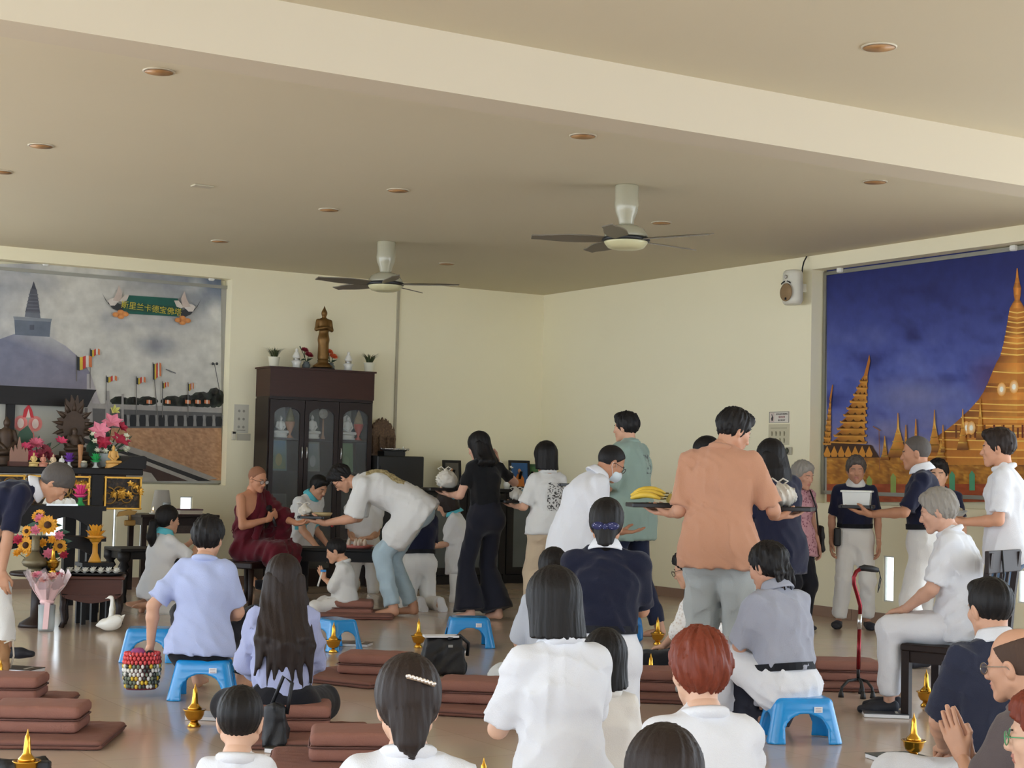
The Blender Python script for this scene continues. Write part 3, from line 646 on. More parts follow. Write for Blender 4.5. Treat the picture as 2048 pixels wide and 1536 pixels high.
def person(loc, face, label, H=1.65, sex='f', pose='stand', seat=0.0, lean=0.05, chest=None, neck=None, pitch=0.1, yaw=0.0, hroll=0.0, twist=0.0, side=0.0,
           arms=('down', 'down'), legs=None, near=False, tone=(205, 158, 130), girth=1.0, hs=None, head='', hair=('short', HAIR_BLACK), hairkw=None,
           shirt=None, pants=None, shoes=None, glasses=None, mask=False, collar=None, belt=None, group='people at the ceremony', dz=0.0, shoulders=None, hmin=1.42, hmax=1.85):
    """a figure standing at loc (x,y), facing 'face' degrees: 0 = away from the viewer, 90 = to the viewer's right, 180 = towards the viewer"""
    fem = sex in ('f',); kid = sex == 'c'; hs = hs or (0.97 if not kid else 0.92)
    chest = lean if chest is None else chest; neck = chest if neck is None else neck
    if len(loc) == 3:      # head seen at pixel (x, y) at depth d: solve the height and the standing point
        tp = at(*loc)
        def hc(H_):
            s_ = H_/1.70; g_ = pose_legs(pose, s_); g_.update(legs or {}); p_ = np.array(g_['pel'], float)*s_; p_[2] += seat+dz
            n_ = p_+s_*(0.17*dirp(lean, side*0.5)+0.19*dirp((lean+chest)/2, side)+0.16*dirp(chest, side))
            return n_-(rotz(yaw) @ rotx(-pitch) @ roty(hroll)) @ (np.array((0, -0.029, -0.148))*hs)+0.02*(dirp(neck)-dirp(0))
        for _ in range(6):
            z0, z1 = hc(H)[2], hc(H+0.01)[2]; H = min(max(H+(tp.z-z0)/((z1-z0)/0.01), hmin), hmax)
        o_ = hc(H); fa = -math.radians(face); loc = (tp.x-(o_[0]*math.cos(fa)-o_[1]*math.sin(fa)), tp.y-(o_[0]*math.sin(fa)+o_[1]*math.cos(fa)))
        if abs(o_[2]-tp.z) > 0.02: print('HEAD', label, 'off by', round(tp.z-o_[2], 3), 'H', round(H, 2))
    s = H/1.70
    root = empty('person', (loc[0], loc[1], 0), -math.radians(face), label, 'person', group)
    dd = max(loc[1], 4.0); near = dd < 9.4
    cv = min(max(dd*0.00138, 0.0100), 0.0180); av = min(max(dd*0.0011, 0.0085), 0.0125)
    hv, hdv = ((0.0052, 0.0042) if dd < 7 else (0.0064, 0.0052)) if near else (0.0080, 0.0066)
    sd = int(abs(loc[0]*977+loc[1]*131)) % 1000
    g = pose_legs(pose, s)
    if legs: g.update(legs)
    pel = np.array(g['pel'], float)*s; pel[2] += seat+dz
    a0, a1 = lean, chest
    Wp = pel+0.17*s*dirp(a0, side*0.5); C = Wp+0.19*s*dirp((a0+a1)/2, side); N = C+0.16*s*dirp(a1, side)
    RT = rotz(twist); right = RT @ np.array((1.0, 0, 0)); right = right-dirp(a1, side)*(right@dirp(a1, side)); right = nrm(right)
    fwd = np.cross(dirp(a1, side), right)
    smid = N-0.05*s*dirp(a1, side); sw = (shoulders or (0.148 if fem else (0.170 if not kid else 0.142)))*s
    SH = [smid-right*sw, smid+right*sw]
    Rh = rotz(yaw) @ rotx(-pitch) @ roty(hroll)
    Hc = N-Rh @ (np.array((0, -0.029, -0.148))*hs)+0.02*(dirp(neck)-dirp(0))
    ul, fl = 0.285*s, 0.245*s; AR = []
    for i in (0, 1):
        sg = -1 if i == 0 else 1; a = arms[i]
        if isinstance(a, str):
            t, fd, pd, cu, pole = ARMS[a]; t = np.array(t)*np.array((sg, 1, 1)); fd = np.array(fd)*np.array((sg, 1, 1)); pd = np.array(pd)*np.array((sg, 1, 1)); pole = np.array(pole)*np.array((sg, 1, 1))
            t = RT @ t; fd = RT @ fd; pd = RT @ pd; pole = RT @ pole
        else: t, fd, pd, cu, pole = a; t = np.array(t)
        e, wr = two_bone(SH[i], smid+np.asarray(t)*s, ul, fl, pole); AR.append((SH[i], e, wr, nrm(fd), np.asarray(pd, float), cu))
    hipw = (0.088 if not kid else 0.075)*s; hips = [pel+np.array((-hipw, 0, -0.03*s)), pel+np.array((hipw, 0, -0.03*s))]; LG = []
    for i in (0, 1):
        an = np.array(g['ank'][i], float)*s; an[2] += g.get('az', 0)
        kn, an2 = two_bone(hips[i], an, 0.42*s, 0.425*s, g['pole'][i]); LG.append((hips[i], kn, an2, nrm(g['toe'][i])))
    cr = np.array(((0.148, 0.105), (0.128, 0.098), (0.158, 0.115))) if fem else (np.array(((0.165, 0.112), (0.146, 0.106), (0.158, 0.115))) if not kid else np.array(((0.135, 0.098), (0.122, 0.094), (0.130, 0.100))))
    cr = cr*s*girth
    def torso(S, e, low=0.0, top=True, k=0.05):
        dn = -dirp(a0, side*0.5)
        if low > 0.004: S.ecap(pel+dn*low, pel, (1, 0, 0), (cr[2]+e), (cr[2]+e), k)
        S.ecap(pel, Wp, (1, 0, 0), cr[2]+e, cr[1]+e, k)
        S.ecap(Wp, C, right, cr[1]+e, cr[0]+e, k); S.ecap(C, smid-dirp(a1)*0.02, right, cr[0]+e, (cr[0]+e)*np.array((0.80, 0.78)), k)
        if top:
            rs = (0.046 if not kid else 0.042)*s+e*0.5
            S.cap(SH[0], SH[1], rs, rs, 0.03)
            for q in (0, 1): S.cap(N+dirp(a1)*0.018, smid+(SH[q]-smid)*0.72+dirp(a1)*0.012, 0.040*s+e*0.5, 0.044*s+e*0.5, 0.03)
        if fem:
            for q in (-1, 1): S.ell(C+right*q*0.066*s+fwd*0.062*s*girth-dirp(a1)*0.0, np.array((0.060, 0.055, 0.060))*s+e, k=0.04)
        if girth > 1.12: S.ell((pel+Wp)/2+fwd*0.05*s, (cr[1][0]*0.9, cr[1][1]*0.95, 0.12*s), k=0.05)
    # ---- body: one mesh
    sk = skin(tone); parts = []
    core = SDF(0.028); torso(core, -0.008, 0.02)
    for h, kn, an, td in LG:
        core.cap(h, kn, 0.076*s*girth, 0.050*s, 0.03); core.cap(kn, an, 0.050*s, 0.036*s, 0.02); 
    v, q = core.mesh(); parts.append((v, q, 0))
    for i, (sh, e, wr, fd, pd, cu) in enumerate(AR):
        A = SDF(av); gk = 0.5+0.5*girth
        A.cap(sh, e, 0.047*s*gk, 0.037*s*gk, 0.02); m_ = e+(wr-e)*0.3; A.cap(e, m_, 0.037*s*gk, 0.038*s*gk, 0.015); A.cap(m_, wr+fd*0.012*s, 0.038*s*gk, 0.0245*s, 0.015)
        v, q = A.mesh(); parts.append((v, q, 0))
        hvx, hq = hand_mesh(hdv, cu); hh = hvx.copy()
        if i == 0: hh[:, 1] *= -1; hq = hq[:, ::-1]
        Zf = -(pd-fd*(pd@fd)); Zf = nrm(Zf); Yf = np.cross(Zf, fd); ksc = (0.96 if fem else 1.04)*s if not kid else s*1.0
        parts.append((hh*ksc @ np.stack([fd, Yf, Zf])+wr+fd*0.02*s, hq, 0))
    hk = head or ('c' if kid else ('f' if fem else 'm'))
    for v, q, mi in head_mesh(hv, hk): parts.append(((v*hs) @ Rh.T+Hc, q, mi))
    nk = SDF(av); nk.cap(N-dirp(a1)*0.05, N+0.03*dirp(neck), 0.062*s, 0.054*hs, 0.02); v, q = nk.mesh(); parts.append((v, q, 0))
    # feet
    ft = SDF(0.007 if near else 0.009)
    FT = []; ft.cap(LG[0][2], LG[0][2]+np.array((0, 0, 0.01)), 0.03*s, 0.03*s, 0.01)
    for h, kn, an, td in LG:
        up = nrm(kn-an); up = nrm(up-td*(up@td)); lat = np.cross(td, up); FT.append((an, td, up, lat))
        def P(x, y, z): return an+(td*y+up*z+lat*x)*s
        if shoes is not None: ft.cap(an+up*0.05*s, P(0, 0.0, -0.02), 0.034*s, 0.030*s, 0.01); continue
        ft.cap(an+up*0.05*s, P(0, -0.02, -0.04), 0.034*s, 0.034*s, 0.02); ft.ecap(P(0, 0.0, -0.035), P(0, 0.12, -0.055), lat, (0.034*s, 0.036*s), (0.044*s, 0.024*s), 0.02)
        for j in range(5): x = -0.034+0.017*j; y = 0.175-0.006*abs(j-1.2)**1.5; ft.cap(P(x, 0.125, -0.06), P(x, y, -0.068), 0.013*s, 0.0105*s, 0.008)
    if not (pose == 'cross' and shoes is None and near) or True:
        v, q = ft.mesh(); parts.append((v, q, 0))
    b = link('body', np_mesh('body', parts, [sk, M_EYE, M_LIP, M_GREYBROW]), root)
    info = dict(root=root, s=s, pel=pel, W=Wp, C=C, N=N, smid=smid, SH=SH, AR=AR, LG=LG, Rh=Rh, Hc=Hc, hs=hs, right=right, fwd=fwd, up=dirp(a1, side), cr=cr, a0=a0, a1=a1, FT=FT, body=b)
    def world(p): 
        c_, s_ = math.cos(root.rotation_euler[2]), math.sin(root.rotation_euler[2]); return Vector((root.location.x+p[0]*c_-p[1]*s_, root.location.y+p[0]*s_+p[1]*c_, p[2]))
    info['world'] = world; info['hands'] = [world(AR[i][2]+AR[i][3]*0.07*s) for i in (0, 1)]
    # ---- hair
    if hair: info['hair'] = add_hair(hair[0], root, hair[1], Rh, Hc, hs, hv*1.22, sd=sd, **(hairkw or {}))
    # ---- trousers
    if pants is not None:
        S = SDF(cv); lo = pants.get('loose', 0.014); length = pants.get('length', 0.93); flare = pants.get('flare', 0.0); dn = -dirp(a0, side*0.5)
        topf = pants.get('top', 0.72 if pose in ('stand', 'kneel') else 0.22); wp = pel+(Wp-pel)*topf
        S.ecap(pel+dn*0.02, pel, (1, 0, 0), cr[2]+lo*0.9, cr[2]+lo*0.9, 0.04); S.ecap(pel, wp, (1, 0, 0), cr[2]+lo*0.8, (cr[1]+0.010)*np.array((1.02, 1.0)), 0.04)
        back = np.array((0, -math.cos(a0), math.sin(a0)))
        for h, kn, an, td in LG:
            hb = h+back*0.035*s; S.ell(hb, np.array((0.088, 0.085, 0.095))*s*girth+lo*0.5, k=0.04)
            S.cap(h, kn, 0.086*s*girth+lo*0.6, 0.056*s*(0.5+0.5*girth)+lo, 0.035)
            en = kn+(an-kn)*length
            S.cap(kn, en, 0.056*s+lo, (0.044+flare)*s+lo, 0.025, flat=True)
        if pose in ('stand', 'kneel'): S.cut(wp+dirp(a0)*0.012, dirp(a0))
        def drape(x, y, z): return -0.0*x
        v, q = S.mesh(wrinkle=pants.get('wrinkle', 0.006), seed=sd+5, freq=0.9); info['pants'] = link(pants.get('name', 'trousers'), np_mesh('trousers', [(v, q, 0)], [pants['m']]), root)
    # ---- shirt
    if shirt is not None:
        S = SDF(cv); lo = shirt.get('loose', 0.016); hem = shirt.get('hem', 0.10); hem = (hem if hem >= 0 else (-0.108 if pose in ('stand', 'kneel') else -0.07))*s; sl = shirt.get('sleeve', 0.78); dn = -dirp(a0, side*0.5)
        torso(S, lo, max(hem, 0) if hem > 0 else 0.0)
        if hem > 0 and pants is not None:
            lp = pants.get('loose', 0.014); back = np.array((0, -math.cos(a0), math.sin(a0)))
            S.ecap(pel+dn*hem, pel+(Wp-pel)*0.3, (1, 0, 0), cr[2]+lp+lo+0.006, cr[2]+lp*0.8+lo, 0.04)
            for h, kn, an, td in LG:
                S.ell(h+back*0.035*s, np.array((0.088, 0.085, 0.095))*s*girth+lp*0.5+lo*0.9, k=0.04)
                if pose == 'stand': S.cap(h, h+(kn-h)*0.5, 0.086*s*girth+lp*0.6+lo, 0.08*s*girth+lp+lo, 0.04)
        S.cut(pel+dn*hem, dn)
        rr = 0.046*s*(0.5+0.5*girth)
        for i, (sh, e, wr, fd, pd, cu) in enumerate(AR):
            slv = sl[i] if isinstance(sl, (list, tuple)) else sl
            if slv <= 1: S.cap(sh, sh+(e-sh)*slv, rr+lo*0.8, rr*0.92+lo*1.3, 0.03, flat=True)
            else:
                S.cap(sh, e, rr+lo*0.8, rr*0.86+lo, 0.03); S.cap(e, e+(wr-e)*(slv-1), rr*0.86+lo, 0.030*s+lo, 0.02, flat=True)
        v, q = S.mesh(wrinkle=shirt.get('wrinkle', 0.0075), seed=sd)
        info['shirt_v'] = (v, q); mats = [shirt['m']]; mi = np.zeros(len(q), int)
        if shirt.get('trim') is not None:      # contrasting sleeve ends
            mats.append(shirt['trim']); c = v[q].mean(1)
            for sh, e, wr, fd, pd, cu in AR:
                ax = nrm(e-sh); t = (c-sh)@ax; L_ = np.linalg.norm(e-sh)*sl; rad = np.linalg.norm(c-sh-np.outer(t, ax), axis=1); mi[(t > L_-0.035) & (t < L_+0.03) & (rad < 0.09)] = 1
        info['shirt'] = link(shirt.get('name', 'shirt'), np_mesh('shirt', [(v, q, mi)], mats), root)
        if shirt.get('band', True) and not collar:
            ring(info, 'neckband', shirt['m'], 0.0)
    if collar is not None: ring(info, 'collar', collar, 1.0)
    if belt is not None:
        q = pel+(Wp-pel)*(0.70 if pose in ('stand', 'kneel') else 0.52); Mx = Matrix(((1, 0, 0), (0, math.cos(-a0), -math.sin(-a0)), (0, math.sin(-a0), math.cos(-a0)))); mb = MB(); bl = (shirt or {}).get('loose', 0.016)+0.010; rx, ry = ((cr[1]+cr[2]*0.0)+bl) if pose in ('stand', 'kneel') else (cr[1]*0.65+cr[2]*0.35+bl-0.008)
        mb.lathe([(1.0, -0.019), (1.03, -0.019), (1.03, 0.019), (1.0, 0.019), (0.97, 0.0)], c=q, n=28, M=Mx @ Matrix.Diagonal((rx, ry, 1)), smooth=False); info['belt'] = mb.obj('belt', belt, root)
    if shoes is not None:
        for an, td, up, lat in FT:
            S = SDF(0.008 if near else 0.010)
            def P(x, y, z): return an+(td*y+up*z+lat*x)*s
            S.ecap(P(0, -0.02, -0.035), P(0, 0.09, -0.048), lat, (0.042*s, 0.040*s), (0.050*s, 0.036*s), 0.02); S.ecap(P(0, 0.09, -0.05), P(0, 0.165, -0.06), lat, (0.050*s, 0.034*s), (0.036*s, 0.022*s), 0.02)
            S.cut(P(0, 0, -0.084), -up); S.cut(P(0, -0.02, 0.005), nrm(up*1.0-td*0.25))
            smooth_obj('shoe', S, shoes, root)
    if glasses is not None: add_glasses(info, glasses)
    if mask: add_mask(info)
    return info
def ring(info, name, m, big):
    """neckband or shirt collar round the neck"""
    N, Hc, hs, up = info['N'], info['Hc'], info['hs'], info['up']; s = info['s']; ax = Vector(nrm(0.6*up+0.4*nrm(Hc-N)+np.array((0, 0.10, 0)))); q = Vector((0, 0, 1)).rotation_difference(ax).to_matrix()
    c = N+np.array(up)*0.012*s; mb = MB(); k = hs
    if big: prof = [(0.056*k, 0.052), (0.062*k, 0.058), (0.068*k, 0.05), (0.090*k, 0.012), (0.092*k, 0.0), (0.085*k, 0.0), (0.06*k, 0.02)]
    else: prof = [(0.060*k, 0.020), (0.068*k, 0.026), (0.078*k, 0.018), (0.078*k, 0.0), (0.06*k, -0.01)]
    mb.lathe(prof, c=c, n=24, M=q @ Matrix.Diagonal((1.0, 1.05, 1.0))); info[name] = mb.obj(name, m, info['root'])
def add_glasses(info, m):
    Rh, Hc, hs = info['Rh'], info['Hc'], info['hs']; W = lambda p: Vector(Rh @ (np.array(p)*hs)+Hc); mb = MB()
    for x in (-1, 1):
        pts = [W((x*0.033+0.024*math.cos(a)*1.05, 0.103-0.12*abs(0.024*math.cos(a)*x+0.033-0.033)*0.5, -0.004+0.019*math.sin(a))) for a in [2*math.pi*i/14 for i in range(14)]]
        mb.tube(pts, 0.0019, 5, closed=True); mb.tube([W((x*0.058, 0.098, 0.003)), W((x*0.076, 0.07, 0.003)), W((x*0.083, 0.0, 0.0)), W((x*0.080, -0.018, -0.018))], 0.0018, 5)
        k = len(pts); 
    mb.tube([W((-0.010, 0.103, 0.0)), W((0, 0.107, 0.003)), W((0.010, 0.103, 0.0))], 0.0018, 5); o = mb.obj('glasses', m, info['root'])
    ln = MB()
    for x in (-1, 1):
        pts = [W((x*0.033+0.024*math.cos(a), 0.1015, -0.004+0.018*math.sin(a))) for a in [2*math.pi*i/14 for i in range(14)]]; ln.add(pts, [tuple(range(14))])
    ln.obj('lens', M_LENS, o)
def add_mask(info):
    Rh, Hc, hs = info['Rh'], info['Hc'], info['hs']; S = SDF(0.005)
    S.ell((0, 0.058, -0.058), (0.062, 0.062, 0.056), k=0.01); S.cut((0, 0.03, -0.05), (0, -1, 0)); S.cut((0, 0.09, -0.022), (0, -0.3, 1))
    v, q = S.mesh(); W = lambda p: Vector(Rh @ (np.array(p)*hs)+Hc)
    o = link('face_mask', np_mesh('face_mask', [((v*hs) @ Rh.T+Hc, q, 0)], [mat('mask_fabric', (210, 222, 228), 0.8)]), info['root']); mb = MB()
    for x in (-1, 1): MB().tube([W((x*0.055, 0.045, -0.035)), W((x*0.08, 0.0, 0.012)), W((x*0.086, -0.016, -0.005)), W((x*0.08, -0.01, -0.03)), W((x*0.052, 0.045, -0.085))], 0.0015, 5).obj('ear_loop', mat('mask_loop', (240, 240, 240), 0.8, var=0), o)
def shirt_patch(info, name, m, test, off=0.0025):
    """printed area lying on the shirt: the faces where test(points in chest coords: right, forward, up) holds"""
    v, q = info['shirt_v']; c = v[q].mean(1)-info['C']; u = np.stack([c@info['right'], c@info['fwd'], c@info['up']], 1); k = test(u[:, 0], u[:, 1], u[:, 2]); qq = q[k]
    if len(qq) == 0: return None
    nv = np.zeros_like(v); e1 = v[q[:, 2]]-v[q[:, 0]]; e2 = v[q[:, 3]]-v[q[:, 1]]; n = np.cross(e1, e2)
    for j in range(4): np.add.at(nv, q[:, j], n)
    nv /= np.maximum(np.linalg.norm(nv, axis=1, keepdims=True), 1e-9); ids = np.unique(qq); mp = np.full(len(v), -1); mp[ids] = np.arange(len(ids))
    return link(name, np_mesh(name, [(v[ids]+nv[ids]*off, mp[qq], 0)], [m]), info['shirt'])

# ================================================================ the people
M_TURQ = cloth('turquoise', (96, 190, 205)); M_LAV = cloth('lavender', (176, 186, 222)); M_LAV2 = cloth('lilac_grey', (164, 170, 205)); M_GREYSH = cloth('soft_grey', (158, 160, 172)); M_SAGE = cloth('sage', (143, 163, 152))
M_ORANGE = cloth('terracotta', (190, 140, 112)); M_GREYPANT = cloth('grey_linen', (172, 176, 174)); M_BEIGE = cloth('beige', (201, 180, 152)); M_JEAN = cloth('pale_denim', (170, 190, 200), bscale=400, var=0.12)
M_JEAN2 = cloth('blue_denim', (84, 108, 136), bscale=400, var=0.15); M_MAROON = cloth('maroon', (98, 26, 40), var=0.12); M_SLATE = cloth('slate_navy', (44, 48, 66)); M_TAUPE = cloth('grey_brown', (98, 88, 88)); M_PINK = cloth('pale_pink', (222, 190, 205))
M_POLO = cloth('polo_white', (226, 226, 226)); M_PALEPANT = cloth('pale_trousers', (226, 224, 220)); M_NAVYPANT = cloth('navy_trousers', (34, 40, 62))
M_FLORAL = ramp_mat('floral_blouse', [(0.0, (92, 48, 62)), (0.22, (122, 70, 84)), (0.34, (176, 128, 136)), (0.7, (186, 140, 146))], 42, 0.8, 'voronoi')
M_LACE = ramp_mat('white_lace', [(0.0, (205, 185, 170)), (0.35, (236, 232, 226)), (0.6, (244, 242, 238))], 55, 0.85, 'voronoi', bump=0.5)
P = {}
def A(t, fd=(0, 1, 0), pd=(0, 0, -1), cu='relax', pole=(0, -0.6, -1)): return (t, fd, pd, cu, pole)
def pants(m, **k): return dict(m=m, **k)
def shirt(m, **k): return dict(m=m, **k)
OLD = (196, 146, 116); DARKER = (186, 134, 104); FAIR = (214, 172, 146)

# ---- walkers and standing people
P['bend'] = person((112, 966, 10.5), 84, 'elderly woman in navy shirt with white collar bending forward at the left edge', H=1.58, sex='f', head='o', lean=0.85, chest=1.15, pitch=0.95, tone=OLD,
    hair=('back', HAIR_GREYBLACK), shirt=shirt(M_NAVY, hem=-0.02, sleeve=0.95, loose=0.02), collar=M_WHITE, pants=pants(M_PALEPANT, loose=0.022), shoes=M_SOLE,
    arms=(A((-0.14, -0.24, -0.44), (0.1, 0.1, -1), (1, 0, 0)), A((0.16, -0.10, -0.52), (0, 0.1, -1), (-1, 0.1, 0))), hmin=1.4,
    legs=dict(pel=(0, 0, 0.90), ank=[(-0.10, -0.12, 0.085), (0.10, 0.33, 0.12)], toe=[(0, 1, 0), (0.1, 1, 0.1)]))
P['bow'] = person((684, 953, 14.4), -88, 'man in loose white shirt with gold back panel bowing low in pale jeans', H=1.72, sex='m', lean=0.95, chest=1.35, pitch=1.0, near=True, tone=(200, 150, 122),
    hair=('short', HAIR_BLACK), shirt=shirt(M_WHITE2, hem=0.12, loose=0.035, sleeve=0.95, wrinkle=0.009), pants=pants(M_JEAN, loose=0.028, length=0.97, wrinkle=0.01), glasses=M_GLASSES, group=None,
    legs=dict(pel=(0, 0, 0.86), ank=[(-0.10, 0.16, 0.085), (0.10, 0.02, 0.085)], pole=[(0, 1, 0), (0, 1, 0)]),
    arms=(A((-0.06, 0.30, -0.32), (0.1, 1, 0.1), (0.2, 0, 1), 'tray', (-0.3, -0.6, -1)), A((0.10, 0.30, -0.32), (-0.1, 1, 0.1), (-0.2, 0, 1), 'tray', (0.3, -0.6, -1))))
shirt_patch(P['bow'], 'gold_panel', ramp_mat('gold_brocade', [(0.0, (112, 98, 62)), (0.45, (150, 134, 92)), (0.55, (196, 180, 138)), (1.0, (170, 152, 108))], 60, 0.7), lambda r, f, u: (f < -0.035) & (np.abs(r) < 0.13) & (u > -0.22) & (u < 0.13))
P['black'] = person((957, 893, 14.3), -38, 'young woman all in black with wide trousers carrying a tray', H=1.62, sex='f', pitch=0.32, yaw=0.35, tone=(206, 160, 136), hair=('long', HAIR_BLACK), hairkw=dict(length=0.10, spread=0.035, push=0.03),
    shirt=shirt(cloth('black_tee', (20, 20, 22)), hem=-0.02, loose=0.010, sleeve=0.7), pants=pants(M_NAVYPANT if False else cloth('ink_trousers', (26, 27, 38)), loose=0.02, flare=0.09, length=0.99, top=1.0), near=True,
    legs=dict(ank=[(-0.12, 0.04, 0.085), (0.13, -0.05, 0.085)], toe=[(-0.5, 1, 0), (-0.3, 1, 0)]),
    arms=(A((-0.16, 0.30, -0.27), (-0.2, 1, 0.1), (0.1, 0, 1), 'tray', (-0.5, -0.4, -1)), A((0.22, 0.10, 0.03), (-0.3, 0.1, 1), (-1, 0, 0), 'point', (1, 0.1, -0.7))))
P['bob_tee'] = person((1090, 915, 14.2), -28, 'girl with black bob in white tee with black back print and beige trousers', H=1.56, sex='f', pitch=0.12, near=True, hair=('kidbob', HAIR_BLACK), hs=1.06,
    shirt=shirt(M_WHITE2, hem=0.07, loose=0.026, sleeve=0.92), pants=pants(M_BEIGE, loose=0.03, flare=0.05), arms=(A((-0.20, 0.25, -0.27), (-0.3, 1, 0.05), (0.2, 0, 1), 'tray', (-0.5, -0.5, -1)), A((0.06, 0.30, -0.27), (-0.4, 1, 0.05), (-0.2, 0, 1), 'tray', (0.6, -0.5, -1))))
_ink = ramp_mat('tee_ink', [(0.0, (60, 58, 56)), (0.44, (70, 68, 66)), (0.47, (206, 204, 200)), (1.0, (222, 220, 216))], 58, 0.85, sharp=False)
shirt_patch(P['bob_tee'], 'back_print', _ink, lambda r, f, u: (f < -0.05) & (np.abs(r-0.03) < 0.085) & (u > -0.17) & (u < 0.07))
P['mask'] = person((1222, 926, 11.0), 72, 'man in white polo with glasses and face mask leaning forward behind the navy woman', H=1.70, sex='m', lean=0.22, chest=0.50, pitch=0.55, tone=DARKER, hair=('buzz', HAIR_BLACK), glasses=M_GLASSES, mask=True, girth=1.12,
    shirt=shirt(M_WHITE, hem=0.16, loose=0.024, sleeve=0.95), collar=M_WHITE, pants=pants(M_NAVYPANT), arms=(A((-0.12, 0.26, -0.36), (0.3, 1, 0), (0, 0, 1), 'tray'), A((0.16, 0.10, -0.48), (0, 0.6, -0.8), (-1, 0, 0), 'relax')))
P['sage'] = person((1252, 855, 13.0), -58, 'tall young man in sage green tee with a faint back print and navy trousers', H=1.78, sex='m', pitch=0.05, tone=(204, 156, 128), hair=('short', HAIR_BLACK),
    shirt=shirt(M_SAGE, hem=0.20, loose=0.034, sleeve=1.0, wrinkle=0.007), pants=pants(M_NAVYPANT, loose=0.024), arms=(A((-0.17, 0.28, -0.30), (0.3, 1, 0), (0.2, 0, 1), 'tray', (-0.6, -0.6, -1)), A((0.10, 0.30, -0.30), (-0.3, 1, 0), (-0.2, 0, 1), 'tray')),
    legs=dict(ank=[(-0.12, 0.05, 0.085), (0.14, -0.18, 0.085)]))
shirt_patch(P['sage'], 'back_print', ramp_mat('sage_ink', [(0.0, (70, 74, 76)), (0.42, (90, 96, 96)), (0.5, (143, 163, 152)), (1.0, (176, 186, 180))], 26, 0.85), lambda r, f, u: (f < -0.06) & (np.abs(r-0.03) < 0.06) & (u > -0.06) & (u < 0.09))
P['orange'] = person((1468, 862, 9.0), 22, 'man in terracotta shirt and grey linen trousers holding a tray at each side', H=1.74, sex='m', yaw=-0.75, pitch=0.38, near=True, tone=(196, 146, 118), hair=('short', HAIR_BLACK), girth=1.04,
    shirt=shirt(M_ORANGE, hem=0.13, loose=0.024, sleeve=0.95, wrinkle=0.008), pants=pants(M_GREYPANT, loose=0.040, flare=0.03, wrinkle=0.012),
    arms=(A((-0.32, 0.16, -0.30), (-1, 0.55, 0), (0, 0, 1), 'tray', (0.0, -0.6, -1)), A((0.24, 0.28, -0.30), (0.6, 0.9, 0), (0, 0, 1), 'tray', (0.7, -0.6, -1))), legs=dict(ank=[(-0.13, 0.02, 0.085), (0.14, 0, 0.085)]))
P['pink'] = person((1410, 908, 12.0), -70, 'woman in pale pink tee mostly hidden behind the terracotta shirt', H=1.6, sex='f', hair=('bob', HAIR_BLACK), shirt=shirt(M_PINK, hem=0.12, loose=0.03), pants=pants(M_BLACK, loose=0.03), arms=('tray', 'tray'))
P['longhair'] = person((1540, 917, 11.0), -32, 'woman in navy tee with very long black hair and glasses', H=1.6, sex='f', pitch=0.25, hair=('long', HAIR_BLACK), hairkw=dict(length=0.38, spread=0.05, push=0.05), glasses=M_GLASSES,
    shirt=shirt(cloth('navy_tee', (30, 32, 54)), hem=0.20, loose=0.036, sleeve=0.9), pants=pants(M_BLACK, loose=0.02), girth=1.08, arms=('tray', 'tray'))
P['floral'] = person((1606, 951, 14.0), 158, 'grey-haired old woman in floral pink blouse and black trousers', H=1.5, sex='f', head='o', pitch=0.22, yaw=0.25, tone=(190, 142, 118), hair=('elder', HAIR_GREY),
    shirt=shirt(M_FLORAL, hem=0.16, loose=0.02, sleeve=0.6), pants=pants(M_BLACK, loose=0.03), shoes=M_SOLE, arms=('down', 'down'), hmin=1.38)
P['oldman'] = person((1712, 940, 14.2), 188, 'older man in navy polo and white trousers standing before the golden pagoda mural', H=1.58, sex='m', head='o', pitch=0.1, tone=(190, 140, 114), hair=('elder', HAIR_GREYBLACK), near=True,
    shirt=shirt(M_NAVY, hem=-0.02, loose=0.016, sleeve=0.9), collar=M_WHITE2, belt=M_BELT, pants=pants(M_PALEPANT, loose=0.03, wrinkle=0.008), shoes=M_SOLE, legs=dict(ank=[(-0.14, 0, 0.085), (0.15, 0.0, 0.085)]), arms=('down', 'down'), hmin=1.38)
P['carry'] = person((1832, 906, 11.5), -75, 'close-cropped man in navy polo with white collar carrying a white food box', H=1.68, sex='m', pitch=0.12, tone=DARKER, hair=('buzz', HAIR_GREYBLACK), near=True,
    shirt=shirt(M_NAVY, hem=-0.02, loose=0.018, sleeve=0.9), collar=M_WHITE, belt=M_BELT, pants=pants(M_PALEPANT, loose=0.024), shoes=M_SOLE, arms=('tray', 'tray'))
P['hidden'] = person((1876, 948, 13.4), 200, 'dark-haired person just visible behind the man with the white food box', H=1.6, sex='m', hair=('short', HAIR_BLACK), shirt=shirt(M_NAVY, hem=0.05), pants=pants(M_PALEPANT))
P['tee_right'] = person((1996, 896, 10.3), -68, 'young man in white tee and blue jeans carrying a dish at the right edge', H=1.72, sex='m', pitch=0.08, tone=(204, 150, 120), hair=('short', HAIR_DARK), near=True,
    shirt=shirt(M_WHITE, hem=0.10, loose=0.022, sleeve=0.85), pants=pants(M_JEAN2, loose=0.02), arms=(A((-0.16, 0.25, -0.30), (0.2, 1, 0.1), (0.2, 0, 1), 'tray', (-0.5, -0.7, -1)), A((0.14, 0.25, -0.30), (-0.2, 1, 0.1), (-0.2, 0, 1), 'tray', (0.5, -0.7, -1))))

